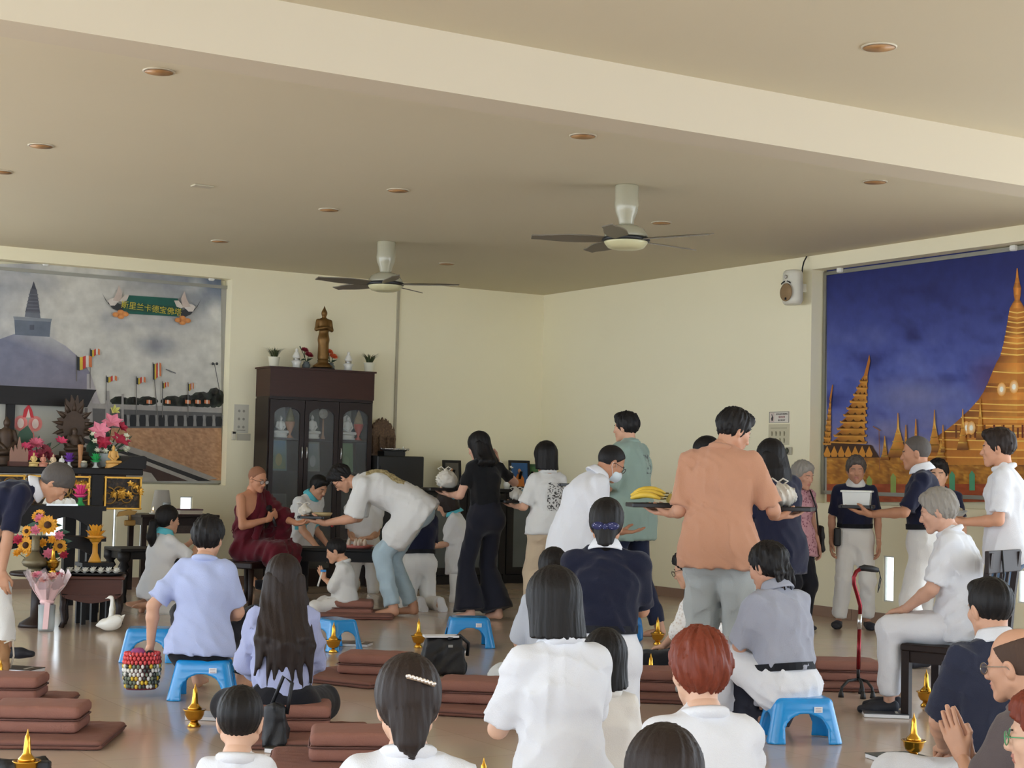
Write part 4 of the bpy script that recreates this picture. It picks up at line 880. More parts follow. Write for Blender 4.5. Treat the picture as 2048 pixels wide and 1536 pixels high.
# ---- at the low table by the monk
P['ponytail'] = person((336, 1040, 14.2), 48, 'kneeling woman with ponytail in white polo with turquoise collar', H=1.6, sex='f', pose='seiza', lean=0.12, pitch=0.05, hair=('pony', HAIR_BLACK), hairkw=dict(length=0.30), collar=M_TURQ, near=True,
    shirt=shirt(M_POLO, hem=0.12, loose=0.022, sleeve=0.9), pants=pants(M_PALEPANT), arms=('phone', 'phone'))
P['crewcut'] = person((637, 974, 16.7), 118, 'man with crew cut in white polo with turquoise trim leaning over the low table', H=1.66, sex='m', pose='kneel', lean=0.25, chest=0.4, pitch=0.5, yaw=-0.1, tone=(202, 152, 122), hair=('crop', HAIR_BLACK), collar=M_TURQ, near=True,
    shirt=shirt(M_POLO, hem=0.10, loose=0.022, sleeve=0.85, trim=M_TURQ), pants=pants(M_BLACK), arms=(A((-0.22, 0.12, -0.46), (0.2, 0.6, -0.8), (0.5, 0, -0.5)), A((0.14, 0.22, -0.45), (-0.3, 0.6, -0.7), (-0.5, 0, -0.5))))
P['behind_bow'] = person((728, 985, 16.9), 180, 'person in white tee serving at the table behind the bowing man', H=1.6, sex='m', pose='kneel', lean=0.1, pitch=0.4, hair=('short', HAIR_BLACK), shirt=shirt(M_POLO, hem=0.1, sleeve=0.8), pants=pants(M_PALEPANT), arms=(A((-0.1, 0.22, -0.32), (0.8, 0.6, 0)), A((0.1, 0.22, -0.34), (-0.8, 0.6, 0))))
P['navy_kneel'] = person((832, 1004, 15.5), -22, 'grey-haired man in navy shirt kneeling upright in pale trousers and white socks', H=1.66, sex='m', pose='kneel', lean=0.12, pitch=0.35, tone=OLD, hair=('elder', HAIR_GREYBLACK), near=True,
    shirt=shirt(M_NAVY, hem=-0.02, loose=0.022, sleeve=0.9), collar=M_WHITE, belt=M_BELT, pants=pants(M_PALEPANT, loose=0.034, wrinkle=0.010), shoes=cloth('white_sock', (225, 225, 228)), arms=('lap', 'lap'))
P['polo_kneel'] = person((893, 1006, 16.2), -82, 'dark-haired woman in white polo with turquoise collar kneeling by the kneeling man', H=1.58, sex='f', pose='kneel', lean=0.1, pitch=0.45, hair=('kidbob', HAIR_DARK), collar=M_TURQ, near=True,
    shirt=shirt(M_POLO, hem=0.16, loose=0.02, sleeve=0.95), pants=pants(M_PALEPANT), arms=(A((-0.1, 0.30, -0.34), (0.1, 1, 0), (0.2, 0, -1)), A((0.12, 0.30, -0.34), (-0.1, 1, 0), (-0.2, 0, -1))), hmin=1.35)
P['boy_pray'] = person((672, 1103, 14.3), -86, 'boy in white tee with blue trim sitting cross-legged with palms together', H=1.32, sex='c', pose='cross', seat=0.06, lean=0.05, pitch=0.35, hs=0.88, tone=(210, 160, 130), hair=('boy', HAIR_BLACK), near=True, hmin=1.05,
    shirt=shirt(M_WHITE2, hem=0.03, loose=0.03, sleeve=1.05, trim=None), pants=pants(M_PALEPANT, loose=0.03), arms=('pray', 'pray'))

# ---- sitters seen from behind
P['lavender'] = person((417, 1076, 9.2), 8, 'woman in lavender tee sitting on a blue stool and holding a woven bag', H=1.58, sex='f', pose='stool', lean=0.06, pitch=0.15, near=True, girth=1.08, hair=('pixie', HAIR_BLACK),
    shirt=shirt(M_LAV, hem=0.06, loose=0.022, sleeve=0.85, wrinkle=0.007), pants=pants(M_BLACK, loose=0.016), arms=(A((-0.32, -0.04, -0.47), (-0.35, -0.1, -1), (1, 0, 0), 'grip', (-1, -0.6, 0)), 'lap'))
P['long_brown'] = person((566, 1170, 8.0), -14, 'woman with long dark brown hair in lilac sweater sitting on brown cushions', H=1.62, sex='f', pose='cross', seat=0.075, lean=0.16, pitch=0.22, near=True, hair=('halfup', HAIR_DARK), hairkw=dict(length=0.36, spread=0.07, push=0.12),
    shirt=shirt(M_LAV2, hem=0.0, loose=0.028, sleeve=1.6, wrinkle=0.010), pants=pants(M_BLACK, loose=0.04), arms=('lap', 'lap'))
P['small_boy'] = person((480, 1455, 5.2), 0, 'small boy with short black hair and white top in the front row', H=1.2, sex='c', pose='cross', seat=0.0, pitch=0.08, near=True, hs=0.88, hmin=0.95, tone=FAIR, hair=('boy', HAIR_BLACK), shirt=shirt(M_WHITE, hem=0.04, loose=0.03), pants=pants(M_WHITE2, loose=0.03), arms=('pray', 'pray'))
P['clip'] = person((815, 1410, 4.25), -8, 'woman with sparkly hair clip and low bun in white lace-edged top', H=1.6, sex='f', pose='cross', seat=0.0, lean=0.1, pitch=0.2, near=True, hair=('lowbun', HAIR_DARK), tone=FAIR, shirt=shirt(M_WHITE, hem=0.05, loose=0.018, sleeve=0.85, band=True), pants=pants(M_WHITE2, loose=0.03), arms=('pray', 'pray'))
P['bob_front'] = person((1105, 1212, 5.6), -24, 'kneeling woman with sleek black bob in plain white tee with palms together', H=1.6, sex='f', pose='seiza', lean=0.1, pitch=0.22, near=True, hs=0.99, girth=0.95, hair=('bob', HAIR_BLACK), tone=FAIR, shirt=shirt(M_WHITE, hem=0.10, loose=0.024, sleeve=0.9, wrinkle=0.0085), pants=pants(M_WHITE2, loose=0.02), arms=('pray', 'pray'))
P['girl'] = person((1210, 1322, 6.1), 4, 'little girl with black bob in cream top behind the kneeling bob-haired woman', H=1.3, sex='c', pose='seiza', seat=0.0, pitch=0.05, near=True, hs=0.9, hmin=1.0, hair=('kidbob', HAIR_BLACK), shirt=shirt(cloth('cream', (232, 228, 222)), hem=0.10, loose=0.03, sleeve=1.3), pants=pants(M_WHITE2, loose=0.02), arms=('pray', 'pray'))
P['navy_back'] = person((1213, 1049, 8.0), 6, 'woman in navy shirt with white collar and blue hair ribbon kneeling upright', H=1.62, sex='f', pose='kneel', lean=0.04, pitch=0.12, near=True, girth=1.12, hair=('lowbun', HAIR_BLACK), tone=OLD, shoulders=0.175,
    shirt=shirt(cloth('deep_navy', (24, 27, 46)), hem=-0.04, loose=0.022, sleeve=0.95, wrinkle=0.007), collar=M_WHITE, belt=M_BELT, pants=pants(M_WHITE, loose=0.024), arms=('pray', 'pray'))
P['red'] = person((1398, 1342, 4.8), -14, 'woman with short reddish brown hair in white long-sleeved top', H=1.6, sex='f', pose='cross', seat=0.03, lean=0.1, pitch=0.12, near=True, tone=FAIR, hair=('pixie', HAIR_RED), shirt=shirt(M_WHITE, hem=0.05, loose=0.022, sleeve=1.5), pants=pants(M_WHITE2, loose=0.03), arms=('pray', 'pray'))
P['crown'] = person((1327, 1583, 3.8), 0, 'dark crown of hair at the bottom edge in front of the red-haired woman', H=1.5, sex='f', pose='cross', seat=0.0, pitch=0.15, near=True, hair=('bob', HAIR_DARK), shirt=shirt(M_WHITE, hem=0.05), pants=pants(M_WHITE2), arms=('pray', 'pray'), hmin=1.2)
P['grey_stool'] = person((1534, 1134, 8.3), -32, 'woman in grey shirt with clipped-up black hair sitting on a blue stool in white trousers', H=1.6, sex='f', pose='stool', lean=0.16, pitch=0.28, yaw=0.15, near=True, girth=1.18, hair=('claw', HAIR_BLACK), tone=(200, 150, 124),
    shirt=shirt(M_GREYSH, hem=-0.02, loose=0.026, sleeve=0.98, wrinkle=0.010), collar=M_GREYSH, belt=M_BELT, pants=pants(M_WHITE, loose=0.03, wrinkle=0.009), arms=('lap', 'lap'), shoulders=0.165)
P['lace'] = person((1377, 1140, 10.5), -62, 'woman with glasses in white lace blouse sitting on the floor by the wall', H=1.56, sex='f', pose='cross', seat=0.05, lean=0.15, pitch=0.35, hair=('pixie', HAIR_BLACK), glasses=M_GLASSES, near=True, shirt=shirt(M_LACE, hem=0.04, loose=0.024, sleeve=1.35), pants=pants(M_BLACK, loose=0.04), arms=('lap', 'lap'))
P['bun_small'] = person((1106, 1141, 9.2), -6, 'person with a small dark bun in grey shirt sitting cross-legged', H=1.6, sex='f', pose='cross', seat=0.05, pitch=0.1, near=True, hair=('bun', HAIR_BLACK), shirt=shirt(cloth('light_grey', (186, 190, 198)), hem=0.05, loose=0.024, sleeve=0.95), pants=pants(cloth('pale_grey', (206, 208, 206)), loose=0.035), arms=('lap', 'lap'))
P['chair_lady'] = person((1876, 1022, 9.1), -70, 'grey-haired old woman in white tee and white trousers sitting on the dark wooden chair', H=1.58, sex='f', head='o', pose='chair', lean=0.12, chest=0.2, pitch=0.28, near=True, girth=1.12, tone=(204, 158, 134), hair=('elder', HAIR_GREY),
    shirt=shirt(M_WHITE, hem=0.10, loose=0.022, sleeve=0.92), pants=pants(M_WHITE, loose=0.022), shoes=M_SOLE, arms=('lap', 'lap'))
P['slate'] = person((1980, 1219, 6.4), -18, 'man with neat black hair in slate navy polo with white collar sitting cross-legged', H=1.66, sex='m', pose='cross', seat=0.06, lean=0.06, pitch=0.1, near=True, hair=('crop', HAIR_BLACK), tone=(204, 156, 128), shirt=shirt(M_SLATE, hem=0.0, loose=0.022, sleeve=0.95), collar=M_WHITE, belt=M_BELT, pants=pants(M_WHITE, loose=0.03), arms=('lap', 'lap'))
P['bald'] = person((2034, 1330, 5.2), -48, 'balding man with wire glasses in grey-brown shirt pressing his palms together', H=1.68, sex='m', pose='cross', seat=0.05, lean=0.12, pitch=0.15, near=True, girth=1.1, hair=('bald', hairmat('thinning', (78, 60, 50), 0.2, 0.8)), glasses=mat('steel_frame', (150, 145, 135), 0.25, 0.9, var=0), tone=(202, 154, 126), shirt=shirt(M_TAUPE, hem=0.05, loose=0.022, sleeve=0.95), pants=pants(M_BLACK), arms=('pray', 'pray'))
P['edge'] = person((2092, 1470, 4.4), -62, 'person with reddish hair and green glasses at the right border', H=1.55, sex='f', pose='cross', seat=0.0, pitch=0.1, near=True, hair=('pixie', HAIR_RED), glasses=mat('green_frame', (90, 160, 110), 0.4, var=0), shirt=shirt(M_WHITE, hem=0.05), pants=pants(M_WHITE2), tone=FAIR, arms=('pray', 'pray'), hmin=1.2)
# ---- the monk
P['monk'] = person((515, 958, 15.3), 118, 'monk in maroon robe with one bare shoulder speaking into a microphone', H=1.66, sex='m', head='o', pose='chair', seat=-0.02, lean=0.05, pitch=0.28, yaw=-0.15, near=True, tone=(206, 148, 116), hair=('shaved', HAIR_STUBBLE), glasses=M_GLASSES,
    arms=(A((-0.12, 0.44, -0.23), (0.1, 1, 0.05), (0.2, 0, 1), 'tray', (-0.8, -0.3, -0.8)), A((0.06, 0.24, -0.20), (-0.8, 0.3, 0.5), (-0.3, -1, 0), 'grip', (0.8, -0.2, -1))), group=None)
print('people', round(time.time()-T0, 1))

# ================================================================ murals and things on walls and ceiling
M_ALU = mat('frame_aluminium', (150, 148, 138), 0.4, 0.6, var=0.05)
def vnoise(x, y, seed=0):
    def h(i, j): return (math.sin(i*127.1+j*311.7+seed*74.7)*43758.5453) % 1.0
    i, j = math.floor(x), math.floor(y); fx, fy = x-i, y-j; fx = fx*fx*(3-2*fx); fy = fy*fy*(3-2*fy)
    return (h(i, j)*(1-fx)+h(i+1, j)*fx)*(1-fy)+(h(i, j+1)*(1-fx)+h(i+1, j+1)*fx)*fy
def fbm(x, y, s=0): return 0.5*vnoise(x, y, s)+0.28*vnoise(x*2.1, y*2.1, s+1)+0.16*vnoise(x*4.3, y*4.3, s+2)+0.06*vnoise(x*9, y*9, s+3)
def mixc(a, b, t): t = min(max(t, 0), 1); return tuple(a[i]+(b[i]-a[i])*t for i in range(3))
BACK = REC-0.03
def mL(px, py): u, z = onL(px, py, -BACK); return (-u, z)
def mR(px, py): u, z = onR(px, py, -BACK); return (u, z)
def px_grid(sh, f, x0, y0, x1, y1, nx, ny, colf):
    sh.k += 1; base = len(sh.v)
    for j in range(ny+1):
        for i in range(nx+1):
            px, py = x0+(x1-x0)*i/nx, y0+(y1-y0)*j/ny; p = f(px, py); sh.v.append((p[0], -0.0006*sh.k, p[1])); sh.c.append((*lin(colf(px, py)), 1))
    for j in range(ny):
        for i in range(nx): a = base+j*(nx+1)+i; sh.f.append((a, a+nx+1, a+nx+2, a+1))
def pp(sh, f, pts, col, cols=None, step=True): sh.poly([f(*p) for p in pts][::-1], col, cols[::-1] if cols else None, step)
def frame_strip(parent, f, x0, y0, x1, y1, w_=0.035, y=BACK-0.02):
    a = f(x0, y0); b = f(x1, y1); xa, xb = sorted((a[0], b[0])); za, zb = sorted((a[1], b[1]))
    for (cx, cz, sx, sz) in ((xa, (za+zb)/2, w_, zb-za+w_), (xb, (za+zb)/2, w_, zb-za+w_), ((xa+xb)/2, za, xb-xa, w_), ((xa+xb)/2, zb, xb-xa, w_)):
        MB().box((cx, y, cz), (sx, 0.03, sz)).obj('frame_bar', M_ALU, parent)
    return xa, xb, za, zb
# ---- left: pale stupa under a cloudy sky
ml = empty('mural_print', CORNER, ANG_L, 'large framed wall mural of a pale stupa with flags and a green banner', 'mural')
sh = Sheet()
def skyL(x, y):
    c = mixc((122, 130, 150), (188, 186, 178), (x+20)/140); c = mixc(c, (206, 203, 194), 0.55)
    c = mixc(c, (78, 92, 118), max(0, (x-300)/140)*max(0, 1-(y-545)/130)); c = mixc(c, (120, 122, 132), max(0, 1-abs(x-300)/110)*max(0, 1-(y-545)/60)*0.8)
    n = fbm(x/55, y/38, 3); c = mixc(c, (222, 219, 210), max(0, (n-0.5)*1.6)); c = mixc(c, (150, 152, 158), max(0, (0.42-n)*2.0))
    d = math.hypot((x-312)/46, (y-692)/30); c = mixc(c, (128, 130, 138), max(0, 1-d)*0.9); d2 = math.hypot((x-430)/28, (y-630)/40); return mixc(c, (214, 212, 204), max(0, 1-d2)*1.3)
px_grid(sh, mL, -160, 528, 441, 962, 70, 50, skyL)
pp(sh, mL, [(-150, 790), (-110, 720), (-60, 690), (0, 678), (28, 668), (76, 668), (99, 674), (130, 692), (152, 711), (168, 728), (180, 748), (192, 786), (192, 800), (-150, 800)], (130, 132, 152), [(120, 124, 146)]*4+[(140, 142, 158), (146, 146, 160), (176, 176, 178), (170, 170, 176), (150, 146, 160), (140, 136, 152), (132, 128, 144), (128, 122, 138), (128, 120, 132), (124, 118, 132)])
pp(sh, mL, [(27, 635), (101, 640), (98, 674), (29, 670)], (104, 112, 126)); pp(sh, mL, [(25, 633), (103, 638), (101, 644), (27, 640)], (132, 138, 146)); pp(sh, mL, [(58, 650), (67, 650), (67, 660), (58, 660)], (84, 90, 102))
pp(sh, mL, [(48, 634), (50, 624), (78, 626), (80, 637)], (112, 116, 126)); pp(sh, mL, [(49, 625), (60, 578), (72, 579), (79, 627)], (86, 88, 98)); pp(sh, mL, [(61, 578), (66, 563), (71, 579)], (66, 68, 78))
for yy in range(588, 624, 7): pp(sh, mL, [(58-(yy-578)*0.2, yy), (74+(yy-578)*0.1, yy+1), (74+(yy-578)*0.1, yy+3), (58-(yy-578)*0.2, yy+2)], (104, 106, 116), None, False)
pp(sh, mL, [(180, 748), (196, 800), (200, 808), (172, 808), (172, 748)], (176, 170, 172))
def treeL(x, y, rx, ry):
    for i in range(9): a = i*2.4; sh.disc(*mL(x+rx*0.6*math.cos(a), y+ry*0.5*math.sin(a)), 0.005*rx*0.55, 0.005*ry*0.6, (50+4*(i % 3), 54+4*(i % 2), 48), 9, None, i == 0)
for t in ((238, 803, 18, 10), (265, 803, 15, 9), (293, 802, 20, 9), (345, 804, 24, 12), (372, 802, 22, 12), (402, 800, 26, 16), (428, 796, 18, 20)): treeL(*t)
pp(sh, mL, [(150, 852), (441, 852), (441, 962), (150, 962)], (178, 138, 104), [(170, 126, 98), (186, 142, 108), (176, 128, 90), (150, 110, 84)])
px_grid(sh, mL, 160, 856, 441, 962, 90, 40, lambda x, y: mixc((150, 108, 78), (204, 162, 124), fbm(x/5, y/2.6, 9)*1.3-0.1))
pp(sh, mL, [(160, 806), (441, 817), (441, 856), (160, 856)], (96, 94, 94)); pp(sh, mL, [(160, 806), (441, 816), (441, 826), (160, 816)], (158, 154, 150))
for i in range(11):
    x = 240+i*19; pp(sh, mL, [(x, 829+i*.4), (x+10, 829+i*.4), (x+12, 840), (x+11, 853), (x-1, 853), (x-2, 840)], (36, 36, 38), None, i == 0)
    pp(sh, mL, [(x+12, 830), (x+16, 830), (x+18, 852), (x+11, 852)], (140, 138, 136), None, False)
for x, y0, w_ in ((213, 782, 7), (243, 788, 4), (178, 780, 8)): pp(sh, mL, [(x-w_/2, y0), (x+w_/2, y0), (x+w_*.7, 850), (x-w_*.7, 850)], (158, 154, 152)); 
pp(sh, mL, [(160, 862), (300, 906), (432, 957), (400, 962), (285, 915), (160, 876)], (156, 150, 144)); pp(sh, mL, [(160, 874), (290, 915), (420, 962), (392, 962), (285, 922), (160, 884)], (44, 42, 42))
pp(sh, mL, [(160, 884), (285, 920), (394, 962), (372, 962), (270, 922), (160, 892)], (164, 160, 154)); pp(sh, mL, [(160, 892), (270, 922), (374, 962), (160, 962)], (70, 52, 46)); pp(sh, mL, [(250, 935), (300, 946), (312, 962), (250, 962)], (170, 166, 160))
def flagL(x, y, w_, h_, pole, tilt=0.0, fade=False):
    sh.line(mL(x, y-2), mL(x+tilt*pole, y+pole), 0.010, (112, 108, 104)); cs = [(48, 52, 56), (206, 178, 60), (190, 62, 52), (214, 206, 196), (206, 118, 70)]
    for i in range(5):
        a, b = x+w_*i/5, x+w_*(i+1)/5; s0, s1 = 2*math.sin(i*1.3), 2*math.sin((i+1)*1.3); pp(sh, mL, [(a, y+s0), (b+.4, y+s1), (b+.4, y+h_*(1-.05*i)+s1), (a, y+h_*(1-.04*i)+s0)], cs[i], None, i == 0)
for a in ((178, 699, 19, 14, 78), (151, 713, 30, 27, 50), (210, 753, 21, 11, 48), (270, 755, 18, 13, 72), (303, 727, 16, 32, 126, 0.09), (322, 765, 12, 11, 70), (373, 767, 11, 14, 68)): flagL(*a)
for x in (295, 332, 372, 392, 410): pp(sh, mL, [(x-5, 800), (x+6, 801), (x+6, 808), (x-5, 807)], (204, 120, 74)); pp(sh, mL, [(x-1, 800), (x+2, 800), (x+2, 808), (x-1, 808)], (224, 206, 190))
sh.line(mL(425, 727), mL(437, 790), 0.008, (70, 70, 72)); sh.disc(*mL(422, 728), 0.016, 0.016, (60, 60, 62)); sh.disc(*mL(430, 728), 0.016, 0.016, (60, 60, 62)); sh.line(mL(328, 739), mL(348, 747), 0.012, (116, 116, 118))
# banner with swans and lotus blooms
pp(sh, mL, [(250, 591), (352, 598), (352, 634), (250, 628)], (34, 92, 80)); pp(sh, mL, [(240, 606), (361, 614), (361, 630), (240, 622)], (38, 80, 66))
for m_, cx, cy_ in ((1, 0, 0), (-1, 599, 12)):
    def q(x, y): return (cx+m_*x, y+cy_) if m_ == -1 else (x, y)
    o_ = [(212, 606), (200, 586), (208, 602), (222, 618), (240, 626), (244, 612), (228, 605)]; pp(sh, mL, [q(*p) for p in o_][::m_], (52, 54, 56))
    pp(sh, mL, [q(*p) for p in [(212, 602), (217, 612), (226, 612), (234, 604), (228, 596), (218, 598)]][::m_], (216, 206, 196)); pp(sh, mL, [q(*p) for p in [(222, 602), (230, 586), (234, 571), (241, 586), (238, 604)]][::m_], (198, 180, 168))
    pp(sh, mL, [q(*p) for p in [(236, 602), (246, 590), (255, 590), (250, 602), (240, 606)]][::m_], (206, 196, 184))
    for dx, dy in ((228, 630), (238, 625), (247, 629), (238, 634)): sh.disc(*mL(*q(dx, dy)), 0.038, 0.026, (226, 156, 88), 10, (206, 130, 70), dx == 228)
mlp = sh.obj('print', ml)
_a = mL(301, 618); _b = mL(357, 622); _t0 = mL(243, 614); 
tx = text_mesh('banner_lettering', '斯里兰卡德宝佛塔', 0.084, mat('banner_gold', (200, 186, 62), 0.6, var=0), ml, (_a[0]-0.01, -0.0006*sh.k-0.002, _a[1]-0.005), (math.pi/2, math.radians(3.5), 0))
mlp.location = (0, BACK-0.022, 0); tx.location.y += BACK-0.022
xa, xb, za, zb = frame_strip(ml, mL, -160, 524, 444, 964)
MB().box(((xa+xb)/2, BACK-0.008, (za+zb)/2), (xb-xa, 0.012, zb-za)).obj('backing', mat('mural_board', (170, 168, 160), 0.7), ml)
M_CLIP = mat('white_clip', (230, 230, 224), 0.4, var=0)
for px_, py_ in ((91, 527), (423, 557)): c = onL(px_, py_, -0.12); MB().box((-c[0], 0.12, c[1]), (0.06, 0.05, 0.05), bev=0.01).obj('clip', M_CLIP, ml)
# ---- right: golden pagoda at dusk
mr = empty('mural_print', CORNER, ANG_R, 'large framed wall mural of a golden pagoda at dusk', 'mural'); sr = Sheet()
def skyR(x, y):
    c = mixc((34, 42, 104), (80, 92, 164), (y-540)/200); n = fbm(x/70, y/42, 21); c = mixc(c, (120, 126, 176), max(0, n-0.45)*1.3*min(1, max(0, (y-560)/200)))
    c = mixc(c, (28, 32, 88), max(0, 0.42-n)*2.4); d = math.hypot((x-1830)/120, (y-790)/50); c = mixc(c, (122, 122, 158), max(0, 1-d)*0.8)
    if y > 810: c = mixc(c, (150, 140, 162), min(1, (y-810)/90)*fbm(x/30, y/18, 5)*1.5)
    d3 = math.hypot((x-1990)/60, (y-760)/60); return mixc(c, (86, 48, 84), max(0, 1-d3)*0.7)
px_grid(sr, mR, 1657, 500, 2200, 1004, 70, 60, skyR)
GD, GM, GL_, GB = (116, 66, 26), (178, 108, 36), (212, 148, 54), (240, 196, 96)
def goldgrid(x0, y0, x1, y1, nx, ny, s): px_grid(sr, mR, x0, y0, x1, y1, nx, ny, lambda x, y: mixc(mixc(GD, GL_, fbm(x/9, y/7, s)*1.35-0.1), GB, max(0, fbm(x/5, y/3, s+5)-0.62)*2.5))
# far buildings, red paving
goldgrid(1657, 915, 2200, 985, 110, 24, 31); px_grid(sr, mR, 1657, 968, 2200, 1004, 60, 8, lambda x, y: mixc((120, 50, 30), (190, 96, 54), fbm(x/14, y/3, 41)*1.2))
for x, y in ((1742, 975), (1790, 970), (1862, 968), (1908, 966), (1948, 965), (1996, 962)): pp(sr, mR, [(x-5, y+16), (x-5, y-16), (x, y-24), (x+6, y-16), (x+6, y+16)], (86, 160, 122) if x > 1850 else (150, 168, 90))
# great stupa
SR = 2039
prof = [(537, 1), (556, 3), (566, 5), (576, 8), (590, 7), (600, 5), (606, 9), (617, 15), (640, 19), (671, 24), (690, 28), (712, 34), (726, 42), (745, 50), (767, 59), (785, 68), (800, 78), (819, 95), (833, 110), (846, 124), (860, 142), (874, 162), (900, 196), (930, 236)]
for i in range(len(prof)-1):
    (y0, w0), (y1, w1) = prof[i], prof[i+1]; b0, b1 = 0.6+0.4*math.sin(i*2.1), 0.6+0.4*math.sin(i*2.1+1.4); cL = mixc(GD, GM, b0); cM = mixc(GM, (232, 150, 60), b1)
    pp(sr, mR, [(SR-w0, y0), (SR, y0), (SR, y1), (SR-w1, y1)], GM, [cL, cM, mixc(cM, GB, .3), cL], i == 0); pp(sr, mR, [(SR, y0), (SR+w0, y0), (SR+w1, y1), (SR, y1)], GM, [cM, cL, cL, cM], False)
for y, w_ in ((622, 16), (632, 18), (642, 19), (652, 21), (662, 23), (672, 25), (683, 27), (694, 30), (706, 33), (742, 49), (772, 62), (806, 84), (820, 96), (834, 112), (848, 127), (862, 145), (878, 168), (896, 190), (912, 212)):
    pp(sr, mR, [(SR-w_, y), (SR-w_*.5, y+2), (SR, y+3), (SR+w_*.5, y+2), (SR+w_, y), (SR+w_, y+2.5), (SR, y+6), (SR-w_, y+2.5)], GB if y % 4 else (236, 178, 84), None, y == 622)
for i in range(26): x = 1915+i*9.5; pp(sr, mR, [(x, 850+6*(i % 2)), (x+4, 850+6*(i % 2)), (x+4, 876), (x, 876)], mixc(GD, (110, 44, 20), (i % 3)/2), None, i == 0)
for x, y in ((2008, 779), (2033, 774), (1938, 856), (1948, 856)): sr.disc(*mR(x, y), 0.05, 0.06, (255, 240, 200), 12, (232, 160, 64)); sr.disc(*mR(x, y), 0.02, 0.024, (255, 252, 236), 10)
# tiered spires on the left
def tiers(x0, y0, x1, y1, wb, n, lean):
    for i in range(n):
        t0, t1 = i/n, (i+1)/n; ya, yb = y0+(y1-y0)*t0, y0+(y1-y0)*t1; xa_, xb_ = x0+(x1-x0)*t0, x0+(x1-x0)*t1; wa, w2 = wb*(0.14+0.86*t0), wb*(0.14+0.86*t1)
        pp(sr, mR, [(xa_-wa*.8, ya), (xa_+wa*.6, ya), (xb_+w2*.7, yb-3), (xb_-w2, yb-3)], GM, [GM, GL_, GM, GD], i == 0)
        pp(sr, mR, [(xb_-w2*1.08, yb-5), (xb_+w2*.8, yb-5), (xb_+w2*.74, yb), (xb_-w2, yb)], (206, 144, 60), None, False)
        for q_ in range(3): xx = xb_-w2*.7+q_*w2*.55; pp(sr, mR, [(xx-w2*.16, yb-4), (xx, (ya+yb)/2-2), (xx+w2*.16, yb-4)], (52, 32, 20), None, False)
pp(sr, mR, [(1733, 752), (1741, 722), (1744, 709), (1746, 722), (1740, 753)], GM); tiers(1737, 752, 1708, 888, 40, 10, 0); pp(sr, mR, [(1655, 893), (1668, 886), (1748, 890), (1764, 915), (1655, 915)], (70, 44, 26))
for i in range(7): x = 1660+i*14; pp(sr, mR, [(x-7, 908), (x, 892), (x+7, 908), (x+5, 914), (x-5, 914)], (208, 140, 52), None, i == 0)
pp(sr, mR, [(1664, 800), (1670, 770), (1672, 770), (1668, 802)], GM); tiers(1667, 800, 1661, 890, 9, 8, 0)
for x, y, w_, b in ((1802, 826, 22, 915), (1875, 820, 16, 905), (1818, 850, 5, 905), (1838, 838, 6, 905), (1932, 818, 12, 900), (1967, 798, 9, 880), (1776, 872, 9, 920), (1888, 880, 12, 920), (2010, 850, 10, 900), (1893, 850, 5, 905)):
    pp(sr, mR, [(x-0.8, y), (x+0.8, y), (x+2.2, y+(b-y)*.35), (x+w_*.5, y+(b-y)*.7), (x+w_, b), (x-w_, b), (x-w_*.5, y+(b-y)*.7), (x-2.2, y+(b-y)*.35)], GM, [GL_, GM, GB, GM, GD, GD, GL_, GL_])
    for k_ in range(3): yy = y+(b-y)*(.45+.18*k_); ww = w_*(.25+.25*k_); pp(sr, mR, [(x-ww, yy), (x+ww, yy), (x+ww, yy+2.5), (x-ww, yy+2.5)], GB, None, False)
sr.line(mR(1765, 860), mR(1766, 940), 0.008, (150, 96, 60)); sr.line(mR(1753, 853), mR(1768, 862), 0.010, (150, 96, 60))
mrp = sr.obj('print', mr); mrp.location = (0, BACK-0.022, 0)
xa, xb, za, zb = frame_strip(mr, mR, 1655, 548, 2200, 1003)
MB().box(((xa+xb)/2, BACK-0.008, (za+zb)/2), (xb-xa, 0.012, zb-za)).obj('backing', MATS['mural_board'], mr)
for px_, py_ in ((1680, 540), (2027, 496)): c = onR(px_, py_, -0.12); MB().box((c[0], 0.12, c[1]), (0.06, 0.05, 0.05), bev=0.01).obj('clip', M_CLIP, mr)

